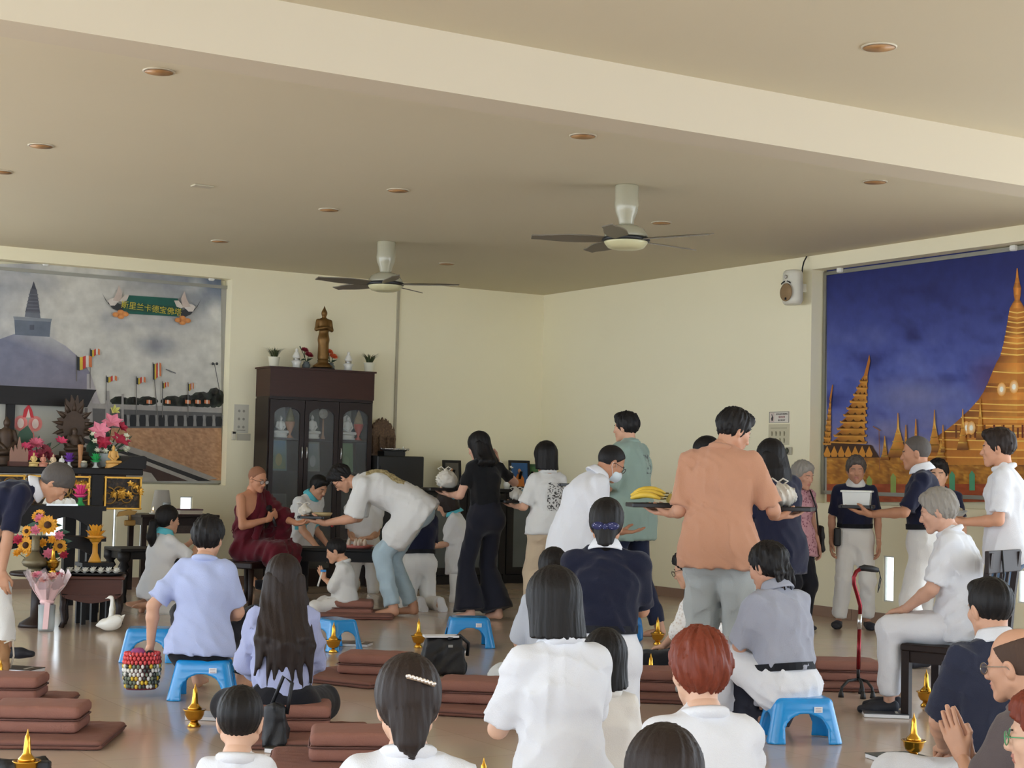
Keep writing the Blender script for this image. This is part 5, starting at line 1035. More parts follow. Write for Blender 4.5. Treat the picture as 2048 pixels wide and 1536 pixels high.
# ---- ceiling fans
M_FANB = mat('fan_enamel', (176, 172, 150), 0.25, var=0.03, coat=0.4); M_FANR = mat('fan_ring', (30, 32, 34), 0.4, var=0); M_BLADE = mat('fan_blade', (112, 104, 90), 0.45, var=0.05); M_FANL = mat('fan_bowl', (206, 200, 158), 0.3, var=0.03, coat=0.3)
def fan(px_, py_, a0, label, hub):
    p = onz(px_, py_, CEIL); f = empty('ceiling_fan', p, 0, label, 'fan', 'ceiling fans'); zb = hub-CEIL
    MB().lathe([(0.085, 0.0), (0.088, -0.01), (0.086, -0.10), (0.092, -0.15), (0.082, -0.20), (0.062, -0.25), (0.056, zb+0.12), (0.05, zb+0.10)], n=24).obj('downrod_cover', M_FANB, f)
    MB().lathe([(0.05, zb+0.105), (0.09, zb+0.10), (0.135, zb+0.075), (0.16, zb+0.035), (0.165, zb+0.012)], n=28).obj('motor_housing', M_FANB, f)
    MB().lathe([(0.165, zb+0.014), (0.178, zb+0.008), (0.18, zb-0.012), (0.166, zb-0.018)], n=28).obj('hub_ring', M_FANR, f)
    MB().lathe([(0.164, zb-0.016), (0.160, zb-0.03), (0.135, zb-0.062), (0.09, zb-0.075), (0.0, zb-0.078)], n=28).obj('lower_bowl', M_FANL, f)
    mb = MB(); n = 8; vs = []
    for t in range(n+1):
        r = 0.165+(0.705-0.165)*t/n; w_ = 0.05+0.028*math.sin(math.pi*min(t/n*1.15, 1))-0.012*(t/n); 
        for sgn in (-1, 1):
            for zz in (0.004, -0.004): vs.append((r, sgn*w_, zz+sgn*w_*0.22))
    fs = []
    for t in range(n): a, b = t*4, t*4+4; fs += [(a, a+2, b+2, b), (a+1, b+1, b+3, a+3), (a, b, b+1, a+1), (a+2, a+3, b+3, b+2)]
    fs += [(0, 1, 3, 2), (n*4, n*4+2, n*4+3, n*4+1)]; mb.add(vs, fs); me = mb.mesh('blade', M_BLADE)
    for k in range(5): b = link('blade', me, f); b.location = (0, 0, zb-0.002); b.rotation_euler = (0, 0, math.radians(a0+72*k))
fan(1254, 371, 39, 'larger nearer ceiling fan with five dark blades', at(1254, 476, onz(1254, 371, CEIL).y).z)
fan(773, 484, -6, 'farther ceiling fan with five dark blades near the mural wall', at(773, 566, onz(773, 484, CEIL).y).z)
# ---- downlights and hatch
M_DL = mat('downlight_glass', (172, 126, 76), 0.5, var=0.05); M_DLR = mat('downlight_rim', (196, 186, 164), 0.5, var=0)
dlm = None; where = {0: 'downlight on the nearer ceiling beyond the beam, at upper right', 1: 'largest downlight at upper left below the beam', 2: 'downlight far left above the stupa mural', 3: 'downlight just below the beam near the middle', 4: 'downlight cut by the left picture edge', 5: 'downlight above the loudspeaker on the right', 6: 'upper of two close downlights left of the fans', 7: 'lower of two close downlights left of the fans', 8: 'small downlight above the display cabinet', 9: 'small downlight right of the nearer fan', 10: 'small downlight behind a blade of the nearer fan', 11: 'smallest downlight right of the farther fan'}
for i, (a, b) in enumerate(((1758, 93), (318, 142), (82, 291), (1166, 271), (2, 343), (1750, 363), (796, 380), (658, 419), (440, 482), (1323, 445), (1158, 476), (893, 527))):
    p = onz(a, b, CEIL); o = empty('downlight', (p.x, p.y, CEIL), 0, where[i], 'downlight', 'ceiling downlights')
    if dlm is None: dlm = (MB().lathe([(0.076, -0.001), (0.0765, -0.008), (0.088, -0.007), (0.089, 0.002)], n=28).mesh('rim', M_DLR), MB().lathe([(0.0, -0.0095), (0.0775, -0.009)], n=28).mesh('lens', M_DL))
    link('rim', dlm[0], o); link('lens', dlm[1], o)
p = onz(405, 371, CEIL); o = MB().box((0, 0, -0.006), (0.16, 0.10, 0.012), bev=0.004).obj('ceiling_cover_plate', mat('cover_plate', (190, 182, 160), 0.5), None, p, ANG_L); tag(o, 'small rectangular cover plate on the ceiling at left', 'cover plate')
# ---- loudspeaker on the side wall
c = onR(1590, 575, 0.12); sp = empty('wall_loudspeaker', R(c[0], 0.0, c[1]-0.17), ANG_R, 'white wall loudspeaker with round beige grille high on the side wall', 'loudspeaker'); M_SPK = mat('speaker_shell', (216, 212, 196), 0.4, var=0.03)
_S = SDF(0.008); _S.ecap((0, -0.14, 0.06), (0, -0.14, 0.28), (1, 0, 0), (0.105, 0.085), (0.100, 0.080), 0.0); _S.ecap((0, -0.16, 0.045), (0, -0.16, 0.295), (1, 0, 0), (0.108, 0.06), (0.108, 0.06), 0.03); _S.cut((0, -0.235, 0), (0, -1, 0)); _S.cut((0, 0, 0.335), (0, 0, 1)); _S.cut((0, 0, 0.0), (0, 0, -1)); smooth_obj('shell', _S, M_SPK, sp)
Mx = Matrix.Rotation(math.pi/2, 3, 'X'); MB().lathe([(0.0, 0.018), (0.05, 0.016), (0.082, 0.006), (0.088, 0.0)], c=(0, -0.234, 0.115), n=26, M=Mx).obj('grille', mat('grille_mesh', (150, 122, 86), 0.6, bump=0.5, bscale=300), sp)
MB().lathe([(0.0, 0.0), (0.02, 0.004), (0.014, 0.012), (0.0, 0.014)], c=(0, -0.236, 0.265), n=16, M=Mx).obj('tweeter', mat('tweeter_grey', (190, 186, 176), 0.3), sp)
for sgn in (-1, 1): MB().tube([(sgn*0.018, -0.237, 0.222), (sgn*0.045, -0.237, 0.213), (sgn*0.066, -0.237, 0.198)], 0.006, 6).obj('port_slot', mat('port_dark', (26, 22, 20), 0.8, var=0), sp)
MB().box((0.01, -0.246, 0.055), (0.022, 0.006, 0.028)).obj('badge', MATS['port_dark'], sp); MB().box((0, -0.05, 0.17), (0.06, 0.12, 0.08)).obj('bracket', M_SPK, sp)
cb = MB().tube([(0.075, -0.10, 0.31), (0.07, -0.09, 0.36), (0.055, -0.06, 0.42), (0.05, -0.02, CEIL-c[1]+0.168)], 0.007, 6).obj('speaker_cable', mat('black_cable', (28, 28, 26), 0.6, var=0), None, sp.location, ANG_R); tag(cb, 'black cable from loudspeaker to the ceiling', 'cable')
# ---- notices, switches, conduit
def notice(name, f, base, ang, x0, y0, x1, y1, label, cat, col, t=0.006):
    a = f((x0+x1)/2, (y0+y1)/2, 0.005); w_ = abs(f(x1, (y0+y1)/2)[0]-f(x0, (y0+y1)/2)[0]); h_ = abs(f((x0+x1)/2, y1)[1]-f((x0+x1)/2, y0)[1])
    o = empty(name, base(a[0], 0.0, a[1]), ang, label, cat); MB().box((0, -t/2, 0), (w_, t, h_)).obj('sheet', mat(name+'_paper_%d' % x0, col, 0.6, var=0.02), o); return o, w_, h_
M_INK = mat('dark_ink', (50, 46, 48), 0.7, var=0); M_INKR = mat('red_ink', (160, 96, 92), 0.7, var=0); M_GREYINK = mat('grey_ink', (128, 122, 104), 0.7, var=0)
o, w_, h_ = notice('silence_sign', onR, R, ANG_R, 1538, 823, 1579, 846, 'small white sign asking for silence on the side wall', 'sign', (226, 218, 204))
for k, (t_, m_) in enumerate((('JANGAN BISING', M_INK), ('保持安静', M_INKR), ('BE SILENT', M_INK))): text_mesh('lettering', t_, h_*0.21, m_, o, (w_*0.13, -0.008, h_*(0.27-0.27*k)), (math.pi/2, 0, 0))
fr = MB(); 
for (x, z, a, b) in ((0, h_*.46, w_*.96, .004), (0, -h_*.46, w_*.96, .004), (w_*.47, 0, .004, h_*.92), (-w_*.47, 0, .004, h_*.92)): MB().box((x, -0.0075, z), (a, 0.003, b)).obj('border_line', M_GREYINK, o)
s2 = Sheet(); s2.quad(-w_*.43, -h_*.38, -w_*.25, h_*.38, (206, 170, 164)); s2.quad(-w_*.415, -h_*.34, -w_*.265, h_*.34, (226, 216, 204)); s2.poly([(-w_*.37, -h_*.3), (-w_*.29, -h_*.3), (-w_*.28, h_*.0), (-w_*.31, h_*.1), (-w_*.34, h_*.3), (-w_*.37, h_*.28), (-w_*.35, h_*.05), (-w_*.39, -h_*.1)], (70, 62, 62)); q = s2.obj('hand_emblem', o); q.location = (0, -0.0065, 0)
o, w_, h_ = notice('instruction_sheet', onR, R, ANG_R, 1537, 848, 1578, 890, 'pale instruction sheet with two rows of small pictures under the silence sign', 'notice', (206, 198, 168)); s2 = Sheet()
s2.quad(-w_*.4, h_*.28, w_*.4, h_*.33, (178, 170, 142))
for r in range(2):
    for k in range(4): x = (-.33+.2*k)*w_; z = (.03-.33*r)*h_; s2.poly([(x-.02*w_, z-.1*h_), (x+.03*w_, z-.1*h_), (x+.05*w_, z+.05*h_), (x+.02*w_, z+.13*h_), (x-.03*w_, z+.12*h_)], (140, 132, 106), None, r+k == 0)
q = s2.obj('pictures', o); q.location = (0, -0.0065, 0)
c = onR(1578, 902); o = empty('wall_switch', R(c[0], 0, c[1]), ANG_R, 'small wall switch with round dark dial beside the long-haired woman', 'switch'); MB().box((0.01, -0.012, 0), (0.085, 0.024, 0.075), bev=0.005).obj('plate', mat('switch_plate', (176, 170, 150), 0.4), o); MB().lathe([(0.0, 0.012), (0.02, 0.012), (0.026, 0.006), (0.031, 0.0)], c=(-0.006, -0.024, 0), n=18, M=Mx).obj('dial', mat('dial_dark', (60, 64, 52), 0.4), o)
o, w_, h_ = notice('notice_sheet', onL, L, ANG_L, 468, 809, 497, 866, 'white notice sheet taped to the wall beside the display cabinet', 'notice', (200, 196, 180)); s2 = Sheet()
for r in range(3):
    for k in range(2): s2.disc((-.16+.32*k)*w_, (.27-.28*r)*h_, .09*w_, .05*h_, (146, 142, 130), 8, None, r+k == 0)
s2.quad(-.3*w_, -.42*h_, .3*w_, -.39*h_, (150, 146, 132)); q = s2.obj('pictures', o); q.location = (0, -0.0065, 0)
o, w_, h_ = notice('lower_notice', onL, L, ANG_L, 474, 867, 501, 881, 'low strip of paper under the taped notice sheet', 'notice', (186, 180, 162))
c = onL(466.5, 871); o = empty('remote_control', L(c[0], 0, c[1]), ANG_L, 'small remote control in a holder on the wall by the mural', 'remote control'); MB().box((0, -0.012, 0), (0.048, 0.024, 0.10), bev=0.006).obj('case', mat('remote_case', (206, 198, 176), 0.4), o); MB().box((0, -0.0255, 0.03), (0.036, 0.003, 0.022)).obj('display', MATS['port_dark'], o)
c0, c1 = onL(796, 590), onL(787, 881); o = MB().box((0, -0.012, 0), (0.028, 0.024, CEIL-0.9)).obj('cable_conduit', mat('conduit_paint', (176, 168, 146), 0.5), None, L(c0[0], 0, (CEIL+0.9)/2), ANG_L); tag(o, 'thin vertical conduit running down the wall right of the cabinet', 'conduit')

# ================================================================ furniture
def proj(p):
    d = Vector(p)-Vector((0, 0, EYE)); z = d.dot(CF); return (1024+FPX*d.dot(CR)/z, 768-FPX*d.dot(CU)/z)
def wood(name, col, rough=0.4, sc=(3, 30, 30)): return mat('wood_'+name, col, rough, var=0.25, vscale=2.0, stretch=sc, spec=0.3)
W_CAB = wood('mahogany', (62, 34, 25)); W_CAB2 = wood('dark_walnut', (40, 27, 23)); W_BLACK = wood('black_lacquer', (26, 23, 23), 0.5); W_BROWN = wood('red_brown', (82, 46, 34)); W_CHAIR = wood('espresso', (38, 27, 24), 0.55)
M_GOLD = mat('gilt', (206, 154, 62), 0.35, 0.7, var=0.15, vscale=30); M_BRASS = mat('brass', (214, 162, 62), 0.22, 0.95, var=0.1, vscale=12); M_STEEL = mat('polished_steel', (200, 200, 198), 0.2, 0.9, var=0); M_PORC = mat('white_porcelain', (236, 234, 226), 0.3, var=0.03, coat=0.3)
M_PANE = clear_mat('cabinet_glass', amount=0.05)
# ---- display cabinet against the mural wall
def dep_for(u, z, px_):
    lo, hi = 0.02, 1.2
    for _ in range(40):
        m = (lo+hi)/2
        if proj(L(u, m, z))[0] < px_: lo = m
        else: hi = m
    return lo
u_l, z_top = onL(512, 732); D1 = dep_for(u_l, z_top, 540); u_r = onL(748, 741, D1)[0]; z_mid = onL(640, 800, D1)[1]
z_top = onL(640, 738, D1)[1]
cabW = u_l-u_r; cab = empty('display_cabinet', L((u_l+u_r)/2, 0.02, 0), ANG_L, 'tall dark wooden display cabinet with three arched glass doors', 'cabinet'); hw = cabW/2; D2 = D1-0.03
MB().box((0, -D1/2, (z_top+z_mid)/2+0.01), (cabW, D1, z_top-z_mid-0.02)).obj('upper_box', W_CAB, cab); MB().box((0, -D1/2-0.005, z_top-0.008), (cabW+0.03, D1+0.03, 0.018)).obj('top_board', W_CAB, cab); MB().box((0, -D1/2+0.005, z_mid+0.005), (cabW-0.01, D1-0.02, 0.03)).obj('cornice', W_CAB2, cab)
MB().box((0, -0.012, z_mid/2), (cabW-0.02, 0.02, z_mid)).obj('back_panel', W_CAB2, cab)
for sgn in (-1, 1): MB().box((sgn*(hw-0.012), -D2/2, z_mid/2), (0.024, D2, z_mid)).obj('side_panel', W_CAB2, cab)
MB().box((0, -D2/2, 0.05), (cabW-0.03, D2-0.02, 0.10)).obj('plinth', W_CAB2, cab)
sz = [onL(640, 878, D1*0.7)[1], onL(640, 943, D1*0.7)[1], 0.5]
for z in sz: MB().box((0, -D2/2, z-0.012), (cabW-0.05, D2-0.06, 0.022)).obj('shelf', W_CAB2, cab)
dw = (cabW-0.02)/3; zt = z_mid-0.015; zg = onL(640, 815, D1)[1]
for k in range(3):
    cx = -hw+0.01+dw*(k+0.5); dr = empty('door', (cx, -D2-0.012, 0)); dr.parent = cab
    st = 0.05
    for sgn in (-1, 1): MB().box((sgn*(dw/2-st/2-0.003), 0, (zt+0.12)/2), (st, 0.024, zt-0.12)).obj('stile', W_CAB2, dr)
    n = 10; iw = dw/2-st; arch = [(-iw, zt), (-iw, zg-0.10)]+[(-iw*math.cos(math.pi*i/n), zg-0.10+0.09*math.sin(math.pi*i/n)) for i in range(1, n)]+[(iw, zg-0.10), (iw, zt)]
    MB().prism(arch, t=0.024).obj('arched_rail', W_CAB2, dr); MB().box((0, 0, 0.15), (iw*2, 0.024, 0.10)).obj('bottom_rail', W_CAB2, dr)
    MB().box((0, 0.004, (zg+0.2)/2), (iw*2, 0.004, zg-0.2)).obj('pane', M_PANE, dr)
    hx = (dw/2-0.028)*(1 if k in (0,) else -1); hz = onL(600, 905, D1)[1]
    MB().tube([(hx, -0.014, hz-0.07), (hx, -0.032, hz-0.05), (hx, -0.036, hz), (hx, -0.032, hz+0.05), (hx, -0.014, hz+0.07)], 0.006, 6).obj('handle', M_STEEL, dr)
def cab_at(px_, out, z): u = onL(px_, proj(L(2.0, out, z))[1], out)[0]; return L(u, out, z)
# seated figure used for shrine statuettes
def seated_statuette(name, loc, h, m, label, cat='statuette', halo=False, group=None, rz=ANG_L):
    o = empty(name, loc, rz, label, cat, group); k = h/0.5; S = SDF(0.010*k if h > 0.15 else 0.012*k)
    def q(*p): return tuple(v*k for v in p)
    S.ell(q(0, 0, 0.31), q(0.075, 0.055, 0.09), k=0.03*k); S.ell(q(0, 0, 0.22), q(0.06, 0.05, 0.08), k=0.03*k); S.ell(q(0, -0.02, 0.14), q(0.15, 0.09, 0.038), k=0.02*k); S.ell(q(0, -0.01, 0.44), q(0.036, 0.038, 0.047), k=0.01*k); S.ell(q(0, 0, 0.487), q(0.016, 0.016, 0.02), k=0.008*k); S.cap(q(0, 0, 0.36), q(0, 0, 0.42), 0.02*k, 0.02*k, 0.01*k)
    for s_ in (-1, 1): S.chain([q(s_*0.075, 0, 0.35), q(s_*0.105, -0.01, 0.25), q(s_*0.02, -0.075, 0.175)], [0.026*k, 0.022*k, 0.016*k], 0.012*k); S.chain([q(s_*0.06, 0, 0.14), q(s_*0.15, -0.05, 0.135), q(-s_*0.05, -0.085, 0.13)], [0.035*k, 0.032*k, 0.02*k], 0.012*k)
    smooth_obj('figure', S, m, o)
    MB().lathe([(0.17*k, 0), (0.175*k, 0.03*k), (0.15*k, 0.05*k), (0.165*k, 0.075*k), (0.15*k, 0.105*k)], n=18, sy_=0.7).obj('base', m, o)
    if halo: MB().prism([(-0.09*k, 0.1*k), (-0.10*k, 0.38*k), (-0.07*k, 0.47*k), (0, 0.52*k), (0.07*k, 0.47*k), (0.10*k, 0.38*k), (0.09*k, 0.1*k)], t=0.02*k, c=(0, 0.05*k, 0)).obj('backplate', m, o)
    return o
for px_, h, hl, t in ((560, 0.24, False, 'left'), (623, 0.26, False, 'middle'), (694, 0.27, True, 'right')): seated_statuette('white_statuette', cab_at(px_, D1*0.55, sz[0]), h, M_PORC, 'white seated statuette behind the %s glass door of the display cabinet' % t, halo=hl)
def standing_picture(px_, out, z, w_, h_, cols, label):
    o = empty('standing_picture', cab_at(px_, out, z), ANG_L, label, 'picture'); MB().prism([(-w_/2, 0), (w_/2, 0), (w_*.42, h_), (-w_*.42, h_)], t=0.012).obj('board', mat('board_'+label[:18], cols[0], 0.6, var=0.1), o); s2 = Sheet(); s2.poly([(-w_*.42, .02), (w_*.42, .02), (w_*.36, h_*.95), (-w_*.36, h_*.95)], cols[1], [cols[2], cols[2], cols[1], cols[1]]); s2.disc(0, h_*.35, w_*.2, h_*.2, cols[3], 14); q = s2.obj('print', o); q.location = (0, -0.007, 0)
standing_picture(556, D1*0.75, sz[1], 0.20, 0.34, ((92, 112, 110), (60, 104, 132), (120, 130, 90), (150, 140, 90)), 'blue and yellow picture board on the second cabinet shelf'); standing_picture(624, D1*0.75, sz[1], 0.18, 0.32, ((120, 120, 112), (128, 136, 138), (108, 110, 104), (150, 152, 148)), 'pale grey picture board on the second cabinet shelf'); standing_picture(691, D1*0.75, sz[1], 0.18, 0.32, ((90, 120, 84), (96, 124, 86), (88, 112, 78), (110, 134, 96)), 'green picture board on the second cabinet shelf')
standing_picture(556, D1*0.3, sz[0], 0.17, 0.36, ((112, 110, 102), (120, 120, 112), (104, 104, 98), (128, 126, 118)), 'tall grey board at the back of the upper shelf, left door'); standing_picture(624, D1*0.3, sz[0], 0.17, 0.36, ((112, 110, 102), (118, 118, 110), (104, 104, 98), (128, 126, 118)), 'tall grey board at the back of the upper shelf, middle door'); standing_picture(690, D1*0.3, sz[0], 0.15, 0.34, ((112, 110, 102), (118, 118, 110), (104, 104, 98), (128, 126, 118)), 'tall grey board at the back of the upper shelf, right door')
standing_picture(556, D1*0.7, sz[2]+0.2, 0.2, 0.3, ((92, 88, 84), (84, 82, 80), (70, 66, 64), (100, 96, 90)), 'dim grey board low behind the left cabinet door')
def cone_bloom(px_, cols, label):
    o = empty('folded_cone', cab_at(px_, D1*0.6, sz[0]), ANG_L, label, 'ornament'); MB().lathe([(0.045, 0.0), (0.01, 0.04), (0.05, 0.14), (0.055, 0.18)], n=12).obj('wrapper', mat('wrap_%d' % px_, cols[0], 0.5), o); MB().lathe([(0.052, 0.175), (0.045, 0.23), (0.02, 0.30), (0.0, 0.34)], n=12).obj('tip', mat('tip_%d' % px_, cols[1], 0.6, var=0.3, vscale=60), o)
cone_bloom(579, ((206, 150, 116), (130, 120, 70)), 'peach folded cone behind the left cabinet door'); cone_bloom(716, ((206, 84, 62), (176, 150, 110)), 'red and white folded cone behind the right cabinet door')
o = empty('round_fan_stand', cab_at(645, D1*0.6, sz[0]), ANG_L, 'round silver fan on a slim stand behind the middle cabinet door', 'ornament'); MB().lathe([(0.03, 0), (0.012, 0.05), (0.009, 0.22)], n=10).obj('stem', mat('rose_stem', (188, 150, 120), 0.4), o); MB().lathe([(0.0, -0.008), (0.05, -0.006), (0.058, 0.0), (0.05, 0.006), (0.0, 0.008)], c=(0, 0, 0.28), n=20, M=Matrix.Rotation(math.pi/2, 3, 'X')).obj('disc', ramp_mat('fan_disc', [(0, (90, 84, 74)), (1, (196, 190, 176))], 60), o)
# ---- on top of the cabinet
dC = proj and 0; dtop = (cab.location-Vector((0, 0, 0))).y
def on_top(px_): return cab_at(px_, D1*0.5, z_top)
st = empty('standing_statue', on_top(645), ANG_L, 'tall bronze standing statue with crossed hands on the cabinet', 'statue'); M_BRONZE = mat('old_bronze', (120, 88, 46), 0.42, 0.65, var=0.3, vscale=20); S = SDF(0.011); k_ = 1.0
S.cap((0, 0, 0.14), (0, 0, 0.34), 0.062, 0.058, 0.03); S.ecap((0, 0, 0.34), (0, 0, 0.50), (1, 0, 0), (0.062, 0.045), (0.05, 0.04), 0.03); S.ecap((0, 0, 0.48), (0, 0, 0.545), (1, 0, 0), (0.05, 0.04), (0.072, 0.04), 0.03); S.cap((0, 0, 0.55), (0, 0, 0.60), 0.02, 0.02, 0.015); S.ell((0, 0, 0.632), (0.034, 0.036, 0.042), k=0.01); S.cap((0, 0, 0.66), (0, 0, 0.72), 0.022, 0.004, 0.012)
for s_ in (-1, 1): S.chain([(s_*0.075, 0, 0.545), (s_*0.092, -0.005, 0.45), (s_*0.015, -0.06, 0.47)], [0.024, 0.021, 0.016], 0.012); S.cap((s_*0.028, 0, 0.10), (s_*0.028, 0, 0.15), 0.018, 0.02, 0.01); S.cap((s_*0.028, -0.03, 0.095), (s_*0.028, 0, 0.10), 0.012, 0.016, 0.008)
smooth_obj('figure', S, M_BRONZE, st); MB().lathe([(0.15, 0.0), (0.15, 0.022), (0.12, 0.03)], n=8, sy_=0.75).obj('plinth', W_CAB2, st); MB().lathe([(0.115, 0.03), (0.115, 0.045), (0.075, 0.075), (0.058, 0.09), (0.068, 0.105), (0.05, 0.118)], n=18, sy_=0.8).obj('lotus_base', M_BRONZE, st)
def grass_pot(px_, label):
    o = empty('potted_grass', on_top(px_), ANG_L, label, 'plant', 'potted grass on the cabinet'); MB().lathe([(0.045, 0), (0.05, 0.01), (0.062, 0.105), (0.066, 0.115), (0.058, 0.115), (0.055, 0.095), (0.0, 0.095)], n=18).obj('pot', mat('pot_cream', (226, 222, 200), 0.4), o); mb = MB(); rg = random.Random(px_)
    for i in range(70):
        a = rg.random()*6.28; r0 = 0.03*rg.random(); l = 0.09+0.06*rg.random(); t = 0.35+0.7*rg.random(); x, y = r0*math.cos(a), r0*math.sin(a); mx, my = x+0.4*l*t*math.cos(a), y+0.4*l*t*math.sin(a); ex, ey = x+l*t*math.cos(a)*0.95, y+l*t*math.sin(a)*0.95; px2, py2 = -math.sin(a)*0.004, math.cos(a)*0.004
        mb.add([(x-px2, y-py2, 0.10), (x+px2, y+py2, 0.10), (mx+px2, my+py2, 0.10+l*0.6), (mx-px2, my-py2, 0.10+l*0.6), (ex, ey, 0.10+l*0.85)], [(0, 1, 2, 3), (3, 2, 4)])
    g_ = mb.obj('grass', mat('grass_blade', (66, 76, 44), 0.6, var=0.3, vscale=30), o); g_['kind'] = 'stuff'
grass_pot(547, 'white pot of spiky grass on the left end of the cabinet'); grass_pot(738, 'white pot of spiky grass on the right end of the cabinet')
for px_, t in ((592, 'left of'), (696, 'right of')):
    o = empty('white_figurine', on_top(px_), ANG_L, 'small translucent white figurine %s the bronze statue' % t, 'figurine'); MB().lathe([(0.045, 0), (0.042, 0.05), (0.058, 0.085), (0.035, 0.09), (0.032, 0.11), (0.04, 0.125)], n=14).obj('pedestal', M_PORC, o); S = SDF(0.008); S.ell((0, 0, 0.15), (0.036, 0.026, 0.04), k=0.01); S.ell((0, 0, 0.205), (0.017, 0.018, 0.022), k=0.01); S.ell((0, 0, 0.135), (0.048, 0.032, 0.018), k=0.012); smooth_obj('figure', S, M_PORC, o); MB().lathe([(0.036, 0.0), (0.036, 0.03)], c=(0, 0, 0.092), n=14).obj('silver_band', M_STEEL, o)
def petal_flower(mb, c, r, n, nrm_, mi=0, cup=0.35, rg=random):
    nv = Vector(nrm_).normalized(); a = nv.orthogonal().normalized(); b = nv.cross(a)
    for i in range(n):
        t = 2*math.pi*i/n+rg.random()*0.25; d = a*math.cos(t)+b*math.sin(t); e = a*-math.sin(t)+b*math.cos(t); w_ = r*0.30; c0 = Vector(c)
        mb.add([c0+e*-w_*.3, c0+e*w_*.3, c0+d*r*.55+e*w_+nv*r*cup, c0+d*r+nv*r*cup*1.2, c0+d*r*.55-e*w_+nv*r*cup], [(0, 1, 2, 3, 4)], mi)
def vase_flowers(px_, col, label, side):
    o = empty('flower_vase', on_top(px_), ANG_L, label, 'flowers'); MB().lathe([(0.025, 0), (0.04, 0.02), (0.045, 0.05), (0.03, 0.07), (0.034, 0.085)], n=14).obj('vase', mat('grey_vase', (92, 98, 98), 0.4), o)
    for (dx, z, r) in ((-0.03*side, 0.20, 0.055), (0.02*side, 0.15, 0.06)):
        mb = MB(); 
        for ring_ in range(3): petal_flower(mb, (dx, -0.01, z), r*(1-.22*ring_), 11, (0.1, -0.5, 0.8), 0, 0.2+0.35*ring_, random.Random(ring_))
        mb.obj('bloom', mat('bloom_%d%d%d' % col, col, 0.6, var=0.2, vscale=40), o); MB().tube([(0, 0, 0.07), (dx*.6, 0, z*.6), (dx, 0, z)], 0.004, 5).obj('stem', mat('stem_green', (62, 84, 48), 0.6), o)
    for i in range(4): a = i*1.6+.4; MB().add([(0, 0, .08), (.03*math.cos(a)-.012, .03*math.sin(a), .12), (.09*math.cos(a)*1.1, .06*math.sin(a), .13-.02*i), (.03*math.cos(a)+.012, .03*math.sin(a), .10)], [(0, 1, 2, 3)]).obj('leaf', mat('leaf_dark', (50, 66, 42), 0.6), o)
    MB().tube([(0, 0, .08), (.05*side*-1, 0, .19), (.085*side*-1, 0, .25)], [.004, .003, .007], 5).obj('bud', MATS['leaf_dark'], o)
vase_flowers(612, (150, 34, 50), 'dark red artificial blooms in a small vase left of the statue', 1); vase_flowers(661, (224, 106, 60), 'orange artificial blooms in a small vase right of the statue', 1)

# ---- black chest with ornaments right of the cabinet
z_bx = onL(795, 912, 0.5)[1]; ua, ub = onL(753, 950, 0.5)[0], onL(846, 950, 0.5)[0]
o = empty('black_speaker_chest', L((ua+ub)/2, 0.05, 0), ANG_L, 'large black box chest right of the display cabinet', 'chest'); w_ = ua-ub; MB().box((0, -0.24, z_bx/2), (w_, 0.46, z_bx), bev=0.01).obj('body', mat('chest_black', (18, 18, 20), 0.45, var=0.1), o); MB().box((0, -0.475, z_bx*.62), (w_-.06, 0.012, z_bx*.6)).obj('front_panel', mat('chest_front', (14, 14, 17), 0.3), o)
def on_chest(px_, out=0.28): return L(onL(px_, 905, out)[0], out, z_bx)
o = empty('carved_shrine', on_chest(765, 0.2), ANG_L, 'ornate brown carved shrine piece with pointed crest on the black chest', 'ornament'); M_CARV = ramp_mat('carved_brown', [(0, (48, 32, 22)), (0.5, (98, 72, 50)), (1, (150, 118, 84))], 50, 0.55, bump=0.8); mb = MB()
pts = [(-0.16, 0), (-0.17, 0.22)]+[(-0.17+0.34*i/14, 0.24+0.16*math.sin(math.pi*i/14)+(0.035 if i % 2 else -0.01)) for i in range(1, 14)]+[(0.17, 0.22), (0.16, 0)]; MB().prism(pts, t=0.03, c=(0, 0.03, 0)).obj('crest', M_CARV, o)
for x in (-0.13, -0.05, 0.05, 0.13): MB().lathe([(0.018, 0), (0.012, 0.03), (0.014, 0.17), (0.02, 0.19), (0.0, 0.25)], c=(x, -0.03, 0), n=10).obj('pillar', M_CARV, o)
MB().box((0, 0, 0.012), (0.36, 0.16, 0.024)).obj('base', M_CARV, o)
for i in range(9): MB().lathe([(0.012, 0), (0.016, 0.02), (0.0, 0.06)], c=(-0.15+0.0375*i, 0.03, 0.25+0.13*math.sin(math.pi*(i+.5)/9)), n=8).obj('spirelet', M_CARV, o)
o = empty('silver_bead_tray', on_chest(789, 0.36), ANG_L, 'silver beaded tray on a black stand on the chest', 'tray'); MB().box((-0.04, 0, 0.025), (0.26, 0.16, 0.05)).obj('stand', MATS['chest_black'], o); MB().lathe([(0.13, 0.05), (0.16, 0.07), (0.17, 0.085), (0.15, 0.08), (0.0, 0.075)], n=22, sy_=0.7).obj('dish', M_STEEL, o)
for i in range(12): a = i*math.pi/6; MB().ball((0.168*math.cos(a), 0.118*math.sin(a), 0.078), 0.012, 8, 5).obj('bead', M_STEEL, o)
o = MB().lathe([(0.025, 0), (0.03, 0.04), (0.02, 0.05), (0.008, 0.1), (0.012, 0.11)], n=12).obj('glass_bottle', clear_mat('bottle_glass', amount=0.2), None, on_chest(806, 0.2)+Vector((0, 0, 0)), 0); tag(o, 'tiny glass bottle beside the silver tray', 'bottle')
